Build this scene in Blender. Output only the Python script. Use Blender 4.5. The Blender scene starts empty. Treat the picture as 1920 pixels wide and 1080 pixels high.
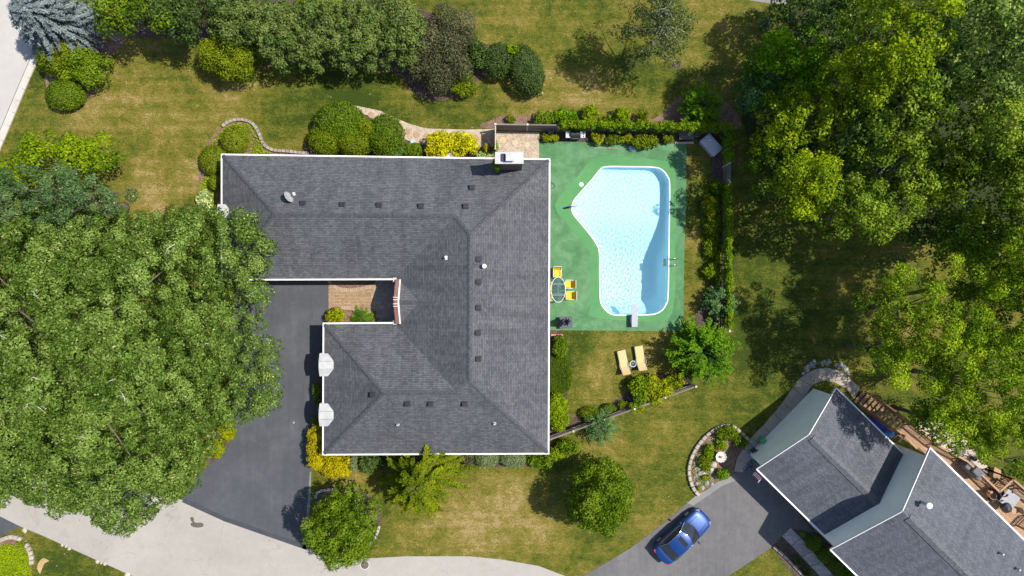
import bpy, bmesh, math, random
import numpy as np
from mathutils import Vector, Matrix
from mathutils.geometry import tessellate_polygon

# ------------------------------------------------------------------ camera, sky, sun, exposure
CAM_H = 51.0            # drone height in metres
MPP = 0.04              # metres on the ground for one photograph pixel (1920 wide)
scene = bpy.context.scene
C = scene.collection
cam_d = bpy.data.cameras.new('camera')
cam = bpy.data.objects.new('camera', cam_d); C.objects.link(cam)
cam.location = (0, 0, CAM_H); cam.rotation_euler = (0, 0, 0)
cam_d.sensor_width = 36.0
cam_d.lens = 36.0 * CAM_H / (1920 * MPP)
cam_d.clip_end = 3000
scene.camera = cam

SHADOW = Vector((-0.62, -0.12, -1.0)).normalized()     # the way the sunlight travels
SUN_EL = math.asin(-SHADOW.z)
world = bpy.data.worlds.new('World'); scene.world = world; world.use_nodes = True
wn = world.node_tree
bg = wn.nodes['Background']
sky = wn.nodes.new('ShaderNodeTexSky'); sky.sky_type = 'NISHITA'; sky.sun_disc = False
sky.sun_elevation = SUN_EL; sky.sun_rotation = math.atan2(-SHADOW.x, -SHADOW.y)
wn.links.new(sky.outputs[0], bg.inputs[0]); bg.inputs[1].default_value = 0.128
sun_d = bpy.data.lights.new('sun', 'SUN'); sun_d.energy = 5.0; sun_d.angle = math.radians(0.55)
sun_d.color = (1.0, 0.945, 0.855)
sun = bpy.data.objects.new('sun', sun_d); C.objects.link(sun)
sun.location = (40, 8, 60)
sun.rotation_euler = SHADOW.to_track_quat('-Z', 'Y').to_euler()
scene.view_settings.view_transform = 'Standard'; scene.view_settings.look = 'None'
scene.view_settings.exposure = 0.45; scene.view_settings.gamma = 1.0
scene.view_settings.use_curve_mapping = False
scene.render.engine = 'CYCLES'
scene.cycles.max_bounces = 6; scene.cycles.diffuse_bounces = 3; scene.cycles.transparent_max_bounces = 8

# ------------------------------------------------------------------ helpers
RNG = np.random.default_rng(7)
random.seed(7)

def W(px, py, z=0.0):
    """world point that stands at height z and shows at photograph pixel (px, py)"""
    f = (CAM_H - z) / CAM_H * MPP
    return Vector(((px - 960) * f, (540 - py) * f, z))
def Wxy(px, py, z=0.0):
    p = W(px, py, z); return (p.x, p.y)

def tag(o, label=None, cat=None, group=None, kind=None):
    if label: o['label'] = label
    if cat: o['category'] = cat
    if group: o['group'] = group
    if kind: o['kind'] = kind
    return o
def empty(name, loc, rz=0.0):
    o = bpy.data.objects.new(name, None); C.objects.link(o)
    o.location = loc; o.rotation_euler = (0, 0, rz); o.empty_display_size = 0.2
    return o
def wloc(o):
    v = Vector((0, 0, 0))
    while o is not None:
        v += o.location; o = o.parent
    return v
def thing(name, label, cat, loc=(0, 0, 0), rz=0.0, group=None):
    return tag(empty(name, loc, rz), label, cat, group)

def link(name, me, mat, parent=None):
    o = bpy.data.objects.new(name, me); C.objects.link(o)
    if mat is not None and not me.materials: me.materials.append(mat)
    o.parent = parent
    return o
def copy_tree(o, parent=None):
    c = o.copy(); C.objects.link(c); c.parent = parent
    for ch in list(o.children): copy_tree(ch, c)
    return c

class MB:
    """collects vertices and faces, links them as one mesh object"""
    def __init__(self): self.v = []; self.f = []; self.uv = None
    def add(self, vs, fs):
        n = len(self.v); self.v += [tuple(p) for p in vs]; self.f += [tuple(i + n for i in f) for f in fs]; return self
    def box(self, c, s, rz=0.0, ry=0.0):
        hx, hy, hz = s[0] / 2, s[1] / 2, s[2] / 2
        m = Matrix.Rotation(rz, 3, 'Z') @ Matrix.Rotation(ry, 3, 'Y')
        vs = [Vector(c) + m @ Vector((x * hx, y * hy, z * hz)) for z in (-1, 1) for y in (-1, 1) for x in (-1, 1)]
        return self.add(vs, [(0, 2, 3, 1), (4, 5, 7, 6), (0, 1, 5, 4), (2, 6, 7, 3), (0, 4, 6, 2), (1, 3, 7, 5)])
    def bar(self, p0, p1, w, h, up=(0, 0, 1)):
        p0 = Vector(p0); p1 = Vector(p1); d = (p1 - p0).normalized(); u = Vector(up)
        s = d.cross(u)
        if s.length < 1e-4: s = d.cross(Vector((1, 0, 0)))
        s.normalize(); u = s.cross(d).normalized()
        vs = []
        for p in (p0, p1):
            for a, b in ((-1, -1), (1, -1), (1, 1), (-1, 1)): vs.append(p + s * a * w / 2 + u * b * h / 2)
        return self.add(vs, [(0, 3, 2, 1), (4, 5, 6, 7), (0, 1, 5, 4), (1, 2, 6, 5), (2, 3, 7, 6), (3, 0, 4, 7)])
    def tube(self, pts, rs, n=8, cap=True):
        pts = [Vector(p) for p in pts]
        if not hasattr(rs, '__len__'): rs = [rs] * len(pts)
        base = len(self.v); vs = []; fs = []
        for i, p in enumerate(pts):
            d = (pts[min(i + 1, len(pts) - 1)] - pts[max(i - 1, 0)]).normalized()
            a = Vector((0, 0, 1)) if abs(d.z) < 0.9 else Vector((1, 0, 0))
            s = d.cross(a).normalized(); u = s.cross(d)
            for k in range(n):
                t = 2 * math.pi * k / n
                vs.append(p + (s * math.cos(t) + u * math.sin(t)) * rs[i])
        for i in range(len(pts) - 1):
            for k in range(n):
                a, b = i * n + k, i * n + (k + 1) % n
                fs.append((a, b, b + n, a + n))
        if cap:
            fs.append(tuple(range(n - 1, -1, -1))); fs.append(tuple((len(pts) - 1) * n + k for k in range(n)))
        return self.add(vs, fs)
    def disc(self, c, r, z0, z1, n=20, rx=None, r1=None):
        rx = rx or r; r1 = 1.0 if r1 is None else r1
        vs = [(c[0] + rx * math.cos(2 * math.pi * k / n), c[1] + r * math.sin(2 * math.pi * k / n), z0) for k in range(n)]
        vs += [(c[0] + rx * r1 * math.cos(2 * math.pi * k / n), c[1] + r * r1 * math.sin(2 * math.pi * k / n), z1) for k in range(n)]
        fs = [tuple(range(n - 1, -1, -1)), tuple(range(n, 2 * n))]
        fs += [(k, (k + 1) % n, n + (k + 1) % n, n + k) for k in range(n)]
        return self.add(vs, fs)
    def lathe(self, c, prof, n=20, sx=1.0, sy=1.0):
        """prof: list of (radius, z)"""
        vs = []; fs = []
        for r, z in prof:
            for k in range(n):
                t = 2 * math.pi * k / n; vs.append((c[0] + sx * r * math.cos(t), c[1] + sy * r * math.sin(t), c[2] + z))
        for i in range(len(prof) - 1):
            for k in range(n):
                a, b = i * n + k, i * n + (k + 1) % n
                fs.append((a, b, b + n, a + n))
        fs.append(tuple(range(n - 1, -1, -1))); fs.append(tuple((len(prof) - 1) * n + k for k in range(n)))
        return self.add(vs, fs)
    def prism(self, poly, z0, z1, holes=()):
        """vertical prism over an xy polygon"""
        loops = [[Vector((p[0], p[1], 0)) for p in l] for l in [poly] + list(holes)]
        flat = [p for l in loops for p in l]; n = len(flat)
        tris = tessellate_polygon(loops)
        vs = [(p.x, p.y, z1) for p in flat] + [(p.x, p.y, z0) for p in flat]
        fs = []
        for t in tris:
            a, b, c = (flat[i] for i in t)
            if (b - a).cross(c - a).z < 0: t = (t[0], t[2], t[1])
            fs.append(tuple(t)); fs.append((t[0] + n, t[2] + n, t[1] + n))
        k = 0
        for li, l in enumerate(loops):
            m = len(l)
            area = sum(l[i].x * l[(i + 1) % m].y - l[(i + 1) % m].x * l[i].y for i in range(m))
            for i in range(m):
                a, b = k + i, k + (i + 1) % m
                f = (a, a + n, b + n, b)
                if (area < 0) != (li > 0): f = f[::-1]
                fs.append(f)
            k += m
        return self.add(vs, fs)
    def sheet(self, poly, z, holes=()):
        loops = [[Vector((p[0], p[1], 0)) for p in l] for l in [poly] + list(holes)]
        flat = [p for l in loops for p in l]
        fs = []
        for t in tessellate_polygon(loops):
            a, b, c = (flat[i] for i in t)
            if (b - a).cross(c - a).z < 0: t = (t[0], t[2], t[1])
            fs.append(tuple(t))
        return self.add([(p.x, p.y, z) for p in flat], fs)
    def mesh(self, name, off=None, smooth=False):
        me = bpy.data.meshes.new(name)
        vs = self.v if off is None else [(p[0] - off[0], p[1] - off[1], p[2] - off[2]) for p in self.v]
        me.from_pydata(vs, [], self.f)
        if smooth: me.polygons.foreach_set('use_smooth', [True] * len(me.polygons))
        me.update()
        return me
    def build(self, name, mat, parent=None, smooth=False, local=False, bevel=0.0, seg=2):
        """world-space vertices go under the parent's location; local=True: they are the parent's own space"""
        off = None if (parent is None or local) else wloc(parent)
        me = self.mesh(name, off, smooth)
        if bevel > 0:
            bm = bmesh.new(); bm.from_mesh(me)
            bmesh.ops.bevel(bm, geom=[e for e in bm.edges], offset=bevel, segments=seg, affect='EDGES', profile=0.5)
            bm.to_mesh(me); bm.free()
        return link(name, me, mat, parent)

def smooth_path(pts, n=6, closed=False):
    """Catmull-Rom through the points"""
    P = [np.array(p, float) for p in pts]; out = []; m = len(P)
    rngi = range(m) if closed else range(m - 1)
    for i in rngi:
        if closed: p0, p1, p2, p3 = P[(i - 1) % m], P[i], P[(i + 1) % m], P[(i + 2) % m]
        else: p0, p1, p2, p3 = P[max(i - 1, 0)], P[i], P[i + 1], P[min(i + 2, m - 1)]
        for k in range(n):
            t = k / n
            out.append(tuple(0.5 * ((2 * p1) + (-p0 + p2) * t + (2 * p0 - 5 * p1 + 4 * p2 - p3) * t * t + (-p0 + 3 * p1 - 3 * p2 + p3) * t ** 3)))
    if not closed: out.append(tuple(P[-1]))
    return out
def px_poly(pts, z=0.0, smooth=False, n=5):
    if smooth: pts = smooth_path(pts, n, True)
    return [Wxy(p[0], p[1], z) for p in pts]

def inside(poly, X, Y):
    poly = np.asarray(poly); x0, y0 = poly[:, 0], poly[:, 1]; x1, y1 = np.roll(x0, -1), np.roll(y0, -1)
    r = np.zeros(np.shape(X), bool)
    for a, b, c, d in zip(x0, y0, x1, y1):
        if b == d: continue
        r ^= ((b > Y) != (d > Y)) & (X < (c - a) * (Y - b) / (d - b) + a)
    return r
def edge_dist(poly, X, Y):
    poly = np.asarray(poly); D = np.full(np.shape(X), 1e9)
    for a, b in zip(poly, np.roll(poly, -1, 0)):
        d = b - a; L = max(d @ d, 1e-9)
        t = np.clip(((X - a[0]) * d[0] + (Y - a[1]) * d[1]) / L, 0, 1)
        D = np.minimum(D, np.hypot(X - a[0] - t * d[0], Y - a[1] - t * d[1]))
    return D

# ------------------------------------------------------------------ materials
def nt(name):
    m = bpy.data.materials.new(name); m.use_nodes = True
    t = m.node_tree; b = t.nodes['Principled BSDF']
    return m, t, b
def setcol(b, col, rough=0.7, metal=0.0, spec=0.5):
    b.inputs['Base Color'].default_value = (*col, 1); b.inputs['Roughness'].default_value = rough
    b.inputs['Metallic'].default_value = metal; b.inputs['Specular IOR Level'].default_value = spec
def noise(t, scale, detail=4.0, rough=0.55, coord=None, dist=0.0):
    n = t.nodes.new('ShaderNodeTexNoise'); n.inputs['Scale'].default_value = scale
    n.inputs['Detail'].default_value = detail; n.inputs['Roughness'].default_value = rough; n.inputs['Distortion'].default_value = dist
    if coord is not None: t.links.new(coord, n.inputs['Vector'])
    return n.outputs['Fac']
def geo_pos(t):
    return t.nodes.new('ShaderNodeNewGeometry').outputs['Position']
def obj_co(t):
    return t.nodes.new('ShaderNodeTexCoord').outputs['Object']
def ramp(t, fac, stops, interp='LINEAR'):
    r = t.nodes.new('ShaderNodeValToRGB'); r.color_ramp.interpolation = interp
    e = r.color_ramp.elements
    while len(e) > 1: e.remove(e[-1])
    e[0].position = stops[0][0]; e[0].color = (*stops[0][1], 1)
    for p, c in stops[1:]:
        k = e.new(p); k.color = (*c, 1)
    t.links.new(fac, r.inputs[0]); return r.outputs[0]
def mixc(t, fac, a, b, mode='MIX'):
    m = t.nodes.new('ShaderNodeMix'); m.data_type = 'RGBA'; m.blend_type = mode
    for s, v in ((m.inputs[0], fac), (m.inputs[6], a), (m.inputs[7], b)):
        if hasattr(v, 'node'): t.links.new(v, s)
        elif isinstance(v, (int, float)): s.default_value = v
        else: s.default_value = (*v, 1)
    return m.outputs[2]
def mth(t, op, a, b=0.0, clamp=False):
    m = t.nodes.new('ShaderNodeMath'); m.operation = op; m.use_clamp = clamp
    for s, v in ((m.inputs[0], a), (m.inputs[1], b)):
        if hasattr(v, 'node'): t.links.new(v, s)
        else: s.default_value = v
    return m.outputs[0]
def bump(t, b, h, strength=0.4, dist=0.05):
    n = t.nodes.new('ShaderNodeBump'); n.inputs['Strength'].default_value = strength; n.inputs['Distance'].default_value = dist
    t.links.new(h, n.inputs['Height']); t.links.new(n.outputs[0], b.inputs['Normal'])
def attr(t, name):
    a = t.nodes.new('ShaderNodeAttribute'); a.attribute_name = name; return a.outputs['Fac']
def objrand(t):
    return t.nodes.new('ShaderNodeObjectInfo').outputs['Random']

def m_plain(name, col, rough=0.6, metal=0.0, var=0.15, scale=6.0, spec=0.5, bmp=0.0, rnd=0.0):
    """a plain surface with slight mottling, wear and grain"""
    m, t, b = nt(name); setcol(b, col, rough, metal, spec)
    co = obj_co(t)
    f = noise(t, scale, 5, 0.6, co)
    d = tuple(c * (1 - var) for c in col); l = tuple(min(1, c * (1 + var)) for c in col)
    c = ramp(t, f, [(0.3, d), (0.7, l)])
    if rnd > 0:
        r = objrand(t)
        c = mixc(t, mth(t, 'MULTIPLY', r, rnd), c, tuple(x * 0.55 for x in col))
    t.links.new(c, b.inputs['Base Color'])
    if bmp > 0: bump(t, b, noise(t, scale * 6, 4, 0.6, co), bmp, 0.02)
    return m

def m_leaf(name, dark, mid, light, trans=0.25, tip=None, gloss=0.10, inner=0.0):
    m = bpy.data.materials.new(name); m.use_nodes = True; t = m.node_tree
    for n in list(t.nodes): t.nodes.remove(n)
    out = t.nodes.new('ShaderNodeOutputMaterial')
    def vivid(c, s=1.18, k_=1.24):
        l = 0.3 * c[0] + 0.6 * c[1] + 0.1 * c[2]
        return tuple(max(0.002, l + (x - l) * s) * k_ * w for x, w in zip(c, (1.07, 1.0, 0.9)))
    if name == 'oak_leaf': dark, mid, light = (vivid((c[0] * .96, c[1], c[2] * .95), 1.18, k) for c, k in ((dark, 1.0), (mid, 1.2), (light, 1.45)))
    elif 'wood' in name or 'locust' in name: dark, mid, light = vivid(dark, 1.2, 1.25), vivid(mid, 1.2, 1.42), vivid(light, 1.2, 1.5)
    elif 'spruce' not in name and 'bronze' not in name: dark, mid, light = (vivid(c) for c in (dark, mid, light))
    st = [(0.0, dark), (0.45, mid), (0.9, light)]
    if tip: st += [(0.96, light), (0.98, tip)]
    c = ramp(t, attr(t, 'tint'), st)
    p = t.nodes.new('ShaderNodeBsdfPrincipled'); p.inputs['Roughness'].default_value = 0.6
    p.inputs['Specular IOR Level'].default_value = gloss
    t.links.new(c, p.inputs['Base Color'])
    tr = t.nodes.new('ShaderNodeBsdfTranslucent')
    t.links.new(mixc(t, 1.0, c, (1.15, 1.25, 0.55), 'MULTIPLY'), tr.inputs[0])
    mx = t.nodes.new('ShaderNodeMixShader'); mx.inputs[0].default_value = trans
    t.links.new(p.outputs[0], mx.inputs[1]); t.links.new(tr.outputs[0], mx.inputs[2]); t.links.new(mx.outputs[0], out.inputs[0])
    return m

M = {}
# ---- ground materials
def make_lawn():
    m, t, b = nt('lawn_grass'); setcol(b, (0.1, 0.1, 0.03), 0.85, 0, 0.15)
    co = geo_pos(t)
    dry = attr(t, 'dry')
    big = noise(t, 0.22, 5, 0.62, co, 0.6); med = noise(t, 1.3, 5, 0.65, co, 0.4); fine = noise(t, 9.0, 4, 0.7, co, 0.3); grain = noise(t, 30.0, 2, 0.6, co)
    # blotches elongated like mown tufts
    mp = t.nodes.new('ShaderNodeMapping'); mp.inputs['Scale'].default_value = (3.0, 7.0, 1); mp.inputs['Rotation'].default_value = (0, 0, 0.7)
    t.links.new(co, mp.inputs[0]); tuft = noise(t, 1.0, 4, 0.7, mp.outputs[0], 0.5)
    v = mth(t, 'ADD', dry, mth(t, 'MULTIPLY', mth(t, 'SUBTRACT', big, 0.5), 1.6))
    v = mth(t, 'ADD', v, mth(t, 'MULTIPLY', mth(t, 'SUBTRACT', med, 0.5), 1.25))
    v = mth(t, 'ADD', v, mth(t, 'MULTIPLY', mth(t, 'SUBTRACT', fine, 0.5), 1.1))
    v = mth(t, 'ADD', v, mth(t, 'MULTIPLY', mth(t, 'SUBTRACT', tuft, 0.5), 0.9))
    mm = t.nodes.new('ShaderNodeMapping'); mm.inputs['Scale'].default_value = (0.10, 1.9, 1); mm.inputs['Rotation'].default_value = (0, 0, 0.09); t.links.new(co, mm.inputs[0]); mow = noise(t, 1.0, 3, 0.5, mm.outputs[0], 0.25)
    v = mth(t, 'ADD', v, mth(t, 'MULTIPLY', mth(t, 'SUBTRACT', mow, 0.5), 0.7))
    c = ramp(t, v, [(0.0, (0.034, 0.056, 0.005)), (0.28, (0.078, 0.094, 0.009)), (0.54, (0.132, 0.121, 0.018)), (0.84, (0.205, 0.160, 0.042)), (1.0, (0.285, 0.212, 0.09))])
    g = ramp(t, mth(t, 'ADD', mth(t, 'MULTIPLY', grain, 0.5), mth(t, 'MULTIPLY', fine, 0.5)), [(0.3, (0.62, 0.62, 0.62)), (0.5, (1, 1, 1)), (0.72, (1.35, 1.3, 1.2))])
    c = mixc(t, 1.0, c, g, 'MULTIPLY')
    sp = t.nodes.new('ShaderNodeTexVoronoi'); sp.inputs['Scale'].default_value = 1.7; sp.inputs['Randomness'].default_value = 1.0; t.links.new(co, sp.inputs['Vector'])
    sc_ = t.nodes.new('ShaderNodeSeparateColor'); t.links.new(sp.outputs['Color'], sc_.inputs[0])
    dot = mth(t, 'MULTIPLY', mth(t, 'LESS_THAN', sp.outputs['Distance'], 0.075), mth(t, 'GREATER_THAN', sc_.outputs[0], 0.86))
    c = mixc(t, mth(t, 'MULTIPLY', dot, .75), c, (0.36, 0.33, 0.22))
    t.links.new(c, b.inputs['Base Color'])
    h = mth(t, 'ADD', mth(t, 'MULTIPLY', fine, 0.6), mth(t, 'ADD', mth(t, 'MULTIPLY', grain, 0.4), tuft))
    bump(t, b, h, 0.9, 0.10)
    return m
M['lawn'] = make_lawn()

def make_speckle(name, stops, s1, s2, bstr, bdist, rough=0.9, mixf=0.5):
    m, t, b = nt(name); setcol(b, stops[0][1], rough, 0, 0.2); co = geo_pos(t)
    a = noise(t, s1, 5, 0.65, co, 0.3); v = t.nodes.new('ShaderNodeTexVoronoi'); v.inputs['Scale'].default_value = s2; t.links.new(co, v.inputs['Vector'])
    sep = t.nodes.new('ShaderNodeSeparateColor'); t.links.new(v.outputs['Color'], sep.inputs[0])
    f = mth(t, 'ADD', mth(t, 'MULTIPLY', a, 1 - mixf), mth(t, 'MULTIPLY', sep.outputs[0], mixf))
    t.links.new(ramp(t, f, stops), b.inputs['Base Color'])
    bump(t, b, mth(t, 'SUBTRACT', 1.0, v.outputs['Distance']), bstr, bdist)
    return m
M['mulch'] = make_speckle('bark_mulch', [(0.2, (0.035, 0.024, 0.02)), (0.5, (0.085, 0.06, 0.048)), (0.8, (0.16, 0.115, 0.09))], 1.2, 22, 0.8, 0.05)
M['mulch_red'] = make_speckle('reddish_mulch', [(0.2, (0.09, 0.055, 0.04)), (0.5, (0.19, 0.115, 0.08)), (0.8, (0.3, 0.2, 0.15))], 1.2, 22, 0.8, 0.05)
M['gravel'] = make_speckle('pea_gravel', [(0.15, (0.19, 0.145, 0.10)), (0.45, (0.36, 0.29, 0.215)), (0.75, (0.49, 0.41, 0.32)), (1.0, (0.62, 0.55, 0.46))], 1.5, 20, 0.5, 0.03)
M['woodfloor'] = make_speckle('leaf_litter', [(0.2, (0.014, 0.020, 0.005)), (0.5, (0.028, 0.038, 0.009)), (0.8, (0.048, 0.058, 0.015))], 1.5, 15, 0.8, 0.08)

def make_paved(name, lo, mid, hi, big=0.25, cracks=True, rough=0.9, speck=0.12, stain=(0.8, 0.8, 0.8), streak=0.0):
    m, t, b = nt(name); setcol(b, mid, rough, 0, 0.25); co = geo_pos(t)
    a = noise(t, big, 6, 0.62, co, 0.5); f2 = noise(t, 2.2, 5, 0.7, co); f3 = noise(t, 28, 3, 0.7, co)
    f = mth(t, 'ADD', mth(t, 'MULTIPLY', a, 0.55), mth(t, 'ADD', mth(t, 'MULTIPLY', f2, 0.28), mth(t, 'MULTIPLY', f3, 0.17)))
    c = ramp(t, f, [(0.33, lo), (0.5, mid), (0.67, hi)])
    s = ramp(t, f3, [(0.3, (1 - speck,) * 3), (0.55, (1, 1, 1)), (0.75, (1 + speck,) * 3)])
    c = mixc(t, 1.0, c, s, 'MULTIPLY')
    st = noise(t, 0.55, 3, 0.5, co, 1.2)
    c = mixc(t, mth(t, 'MULTIPLY', ramp(t, st, [(0.58, (0, 0, 0)), (0.7, (1, 1, 1))]), 0.5), c, mixc(t, 1.0, c, stain, 'MULTIPLY'))
    if streak:
        mp = t.nodes.new('ShaderNodeMapping'); mp.inputs['Scale'].default_value = (2.2, 0.16, 1); mp.inputs['Rotation'].default_value = (0, 0, streak); t.links.new(co, mp.inputs[0])
        k = noise(t, 1.0, 5, 0.7, mp.outputs[0], 0.3)
        c = mixc(t, 1.0, c, ramp(t, k, [(0.35, (0.92, 0.92, 0.92)), (0.5, (1, 1, 1)), (0.7, (1.09, 1.09, 1.09))]), 'MULTIPLY')
    if cracks:
        v = t.nodes.new('ShaderNodeTexVoronoi'); v.feature = 'DISTANCE_TO_EDGE'; v.inputs['Scale'].default_value = 0.14
        w = t.nodes.new('ShaderNodeMapping'); t.links.new(co, w.inputs[0])
        dn = t.nodes.new('ShaderNodeTexNoise'); dn.inputs['Scale'].default_value = 0.9; dn.inputs['Detail'].default_value = 5; t.links.new(co, dn.inputs['Vector'])
        vm = t.nodes.new('ShaderNodeVectorMath'); vm.operation = 'ADD'; t.links.new(co, vm.inputs[0])
        sc = t.nodes.new('ShaderNodeVectorMath'); sc.operation = 'SCALE'; sc.inputs['Scale'].default_value = 2.0; t.links.new(dn.outputs['Color'], sc.inputs[0])
        t.links.new(sc.outputs[0], vm.inputs[1]); t.links.new(vm.outputs[0], v.inputs['Vector'])
        cr = ramp(t, v.outputs['Distance'], [(0.0, (0.62, 0.62, 0.62)), (0.0035, (1, 1, 1))])
        c = mixc(t, 0.6, c, cr, 'MULTIPLY')
    t.links.new(c, b.inputs['Base Color']); bump(t, b, f3, 0.25, 0.01)
    return m
M['road'] = make_paved('pale_concrete_road', (0.27, 0.252, 0.226), (0.315, 0.296, 0.268), (0.355, 0.335, 0.306), 0.18, True, 0.9, 0.05, (0.86, 0.86, 0.86))
M['street'] = make_paved('street_asphalt', (0.355, 0.335, 0.315), (0.39, 0.37, 0.35), (0.42, 0.40, 0.38), 0.3, False, 0.9, 0.06, (0.92, 0.92, 0.92))
M['kerb'] = make_paved('kerb_concrete', (0.40, 0.37, 0.33), (0.46, 0.43, 0.39), (0.5, 0.47, 0.43), 1.0, False)
M['asphalt'] = make_paved('sealed_asphalt', (0.050, 0.054, 0.062), (0.066, 0.070, 0.080), (0.088, 0.092, 0.102), 0.3, False, 0.75, 0.10, (1.25, 1.22, 1.2), 0.25)
M['asphalt_fresh'] = make_paved('fresh_sealer', (0.035, 0.038, 0.046), (0.046, 0.05, 0.06), (0.06, 0.064, 0.076), 0.5, False, 0.7, 0.1, (1.1, 1.1, 1.1))
M['asphalt_old'] = make_paved('old_asphalt', (0.085, 0.084, 0.086), (0.115, 0.112, 0.114), (0.15, 0.147, 0.148), 0.3, True, 0.85, 0.14, (1.2, 1.18, 1.16), -0.75)
M['asphalt_pale'] = make_paved('worn_asphalt_edge', (0.15, 0.15, 0.145), (0.19, 0.19, 0.183), (0.24, 0.235, 0.225), 0.6, True, 0.9, 0.15, (0.8, 0.8, 0.8))
M['deck'] = make_paved('faded_green_coating', (0.034, 0.122, 0.042), (0.074, 0.188, 0.080), (0.15, 0.27, 0.15), 0.6, False, 0.75, 0.14, (0.55, 0.66, 0.56))
M['apron'] = make_paved('fresh_green_coating', (0.052, 0.185, 0.058), (0.070, 0.222, 0.076), (0.095, 0.26, 0.10), 0.35, False, 0.7, 0.05, (0.9, 0.95, 0.9))
M['slab'] = make_paved('walk_concrete', (0.25, 0.205, 0.17), (0.33, 0.275, 0.23), (0.40, 0.34, 0.285), 0.6, False, 0.9, 0.1, (0.75, 0.75, 0.75))
M['patio'] = make_paved('pale_patio_concrete', (0.38, 0.31, 0.25), (0.46, 0.385, 0.315), (0.53, 0.45, 0.38), 0.6, False, 0.9, 0.06, (0.85, 0.85, 0.85))
M['block'] = m_plain('edging_block', (0.32, 0.275, 0.225), 0.9, 0, 0.3, 8, 0.3, 0.3, 0.7)
M['block_pale'] = m_plain('pale_edging_stone', (0.38, 0.335, 0.28), 0.9, 0, 0.25, 8, 0.3, 0.3, 0.5)
M['boulder'] = m_plain('pale_boulder', (0.42, 0.385, 0.33), 0.85, 0, 0.3, 5, 0.3, 0.4, 0.4)
M['boulder_grey'] = m_plain('grey_boulder', (0.27, 0.265, 0.26), 0.85, 0, 0.35, 5, 0.3, 0.4, 0.6)
M['stepping'] = m_plain('stepping_stone', (0.36, 0.235, 0.145), 0.9, 0, 0.2, 6, 0.3, 0.3, 0.3)
M['stepping_pale'] = m_plain('pale_stepping_stone', (0.5, 0.4, 0.27), 0.9, 0, 0.15, 6, 0.3, 0.3, 0.4)

def make_brickish(name, c1, c2, mortar, bw, bh, offset=0.5, msize=0.012, uv=False, rough=0.85, bstr=0.4, squash=1.0):
    m, t, b = nt(name); setcol(b, c1, rough, 0, 0.25)
    if uv:
        u = t.nodes.new('ShaderNodeUVMap'); co = u.outputs[0]
    else: co = geo_pos(t)
    br = t.nodes.new('ShaderNodeTexBrick'); t.links.new(co, br.inputs['Vector'])
    br.inputs['Scale'].default_value = 1.0; br.inputs['Brick Width'].default_value = bw; br.inputs['Row Height'].default_value = bh
    br.inputs['Mortar Size'].default_value = msize; br.inputs['Mortar Smooth'].default_value = 0.3; br.inputs['Bias'].default_value = 0.0
    br.offset = offset
    br.inputs['Color1'].default_value = (*c1, 1); br.inputs['Color2'].default_value = (*c2, 1); br.inputs['Mortar'].default_value = (*mortar, 1)
    n = noise(t, 3.0, 5, 0.7, co)
    c = mixc(t, 1.0, br.outputs['Color'], ramp(t, n, [(0.3, (0.78, 0.78, 0.78)), (0.7, (1.2, 1.2, 1.2))]), 'MULTIPLY')
    t.links.new(c, b.inputs['Base Color'])
    bump(t, b, mth(t, 'SUBTRACT', 1.0, br.outputs['Fac']), bstr, 0.02)
    return m
M['paver'] = make_brickish('tan_paver', (0.37, 0.26, 0.16), (0.28, 0.185, 0.115), (0.15, 0.10, 0.065), 0.21, 0.11, 0.5, 0.014)
M['paver_border'] = m_plain('tan_border_paver', (0.36, 0.275, 0.185), 0.9, 0, 0.15, 6, 0.3, 0.2, 0.5)
M['paver_grey'] = make_brickish('grey_paver', (0.40, 0.36, 0.34), (0.31, 0.28, 0.27), (0.25, 0.22, 0.21), 0.5, 0.32, 0.5, 0.015)
M['brick'] = make_brickish('red_brick', (0.22, 0.062, 0.04), (0.15, 0.045, 0.032), (0.3, 0.26, 0.22), 0.22, 0.075, 0.5, 0.01, True)
M['brick_dark'] = make_brickish('brown_brick', (0.125, 0.075, 0.055), (0.075, 0.05, 0.04), (0.2, 0.17, 0.14), 0.22, 0.075, 0.5, 0.01, True)
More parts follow.
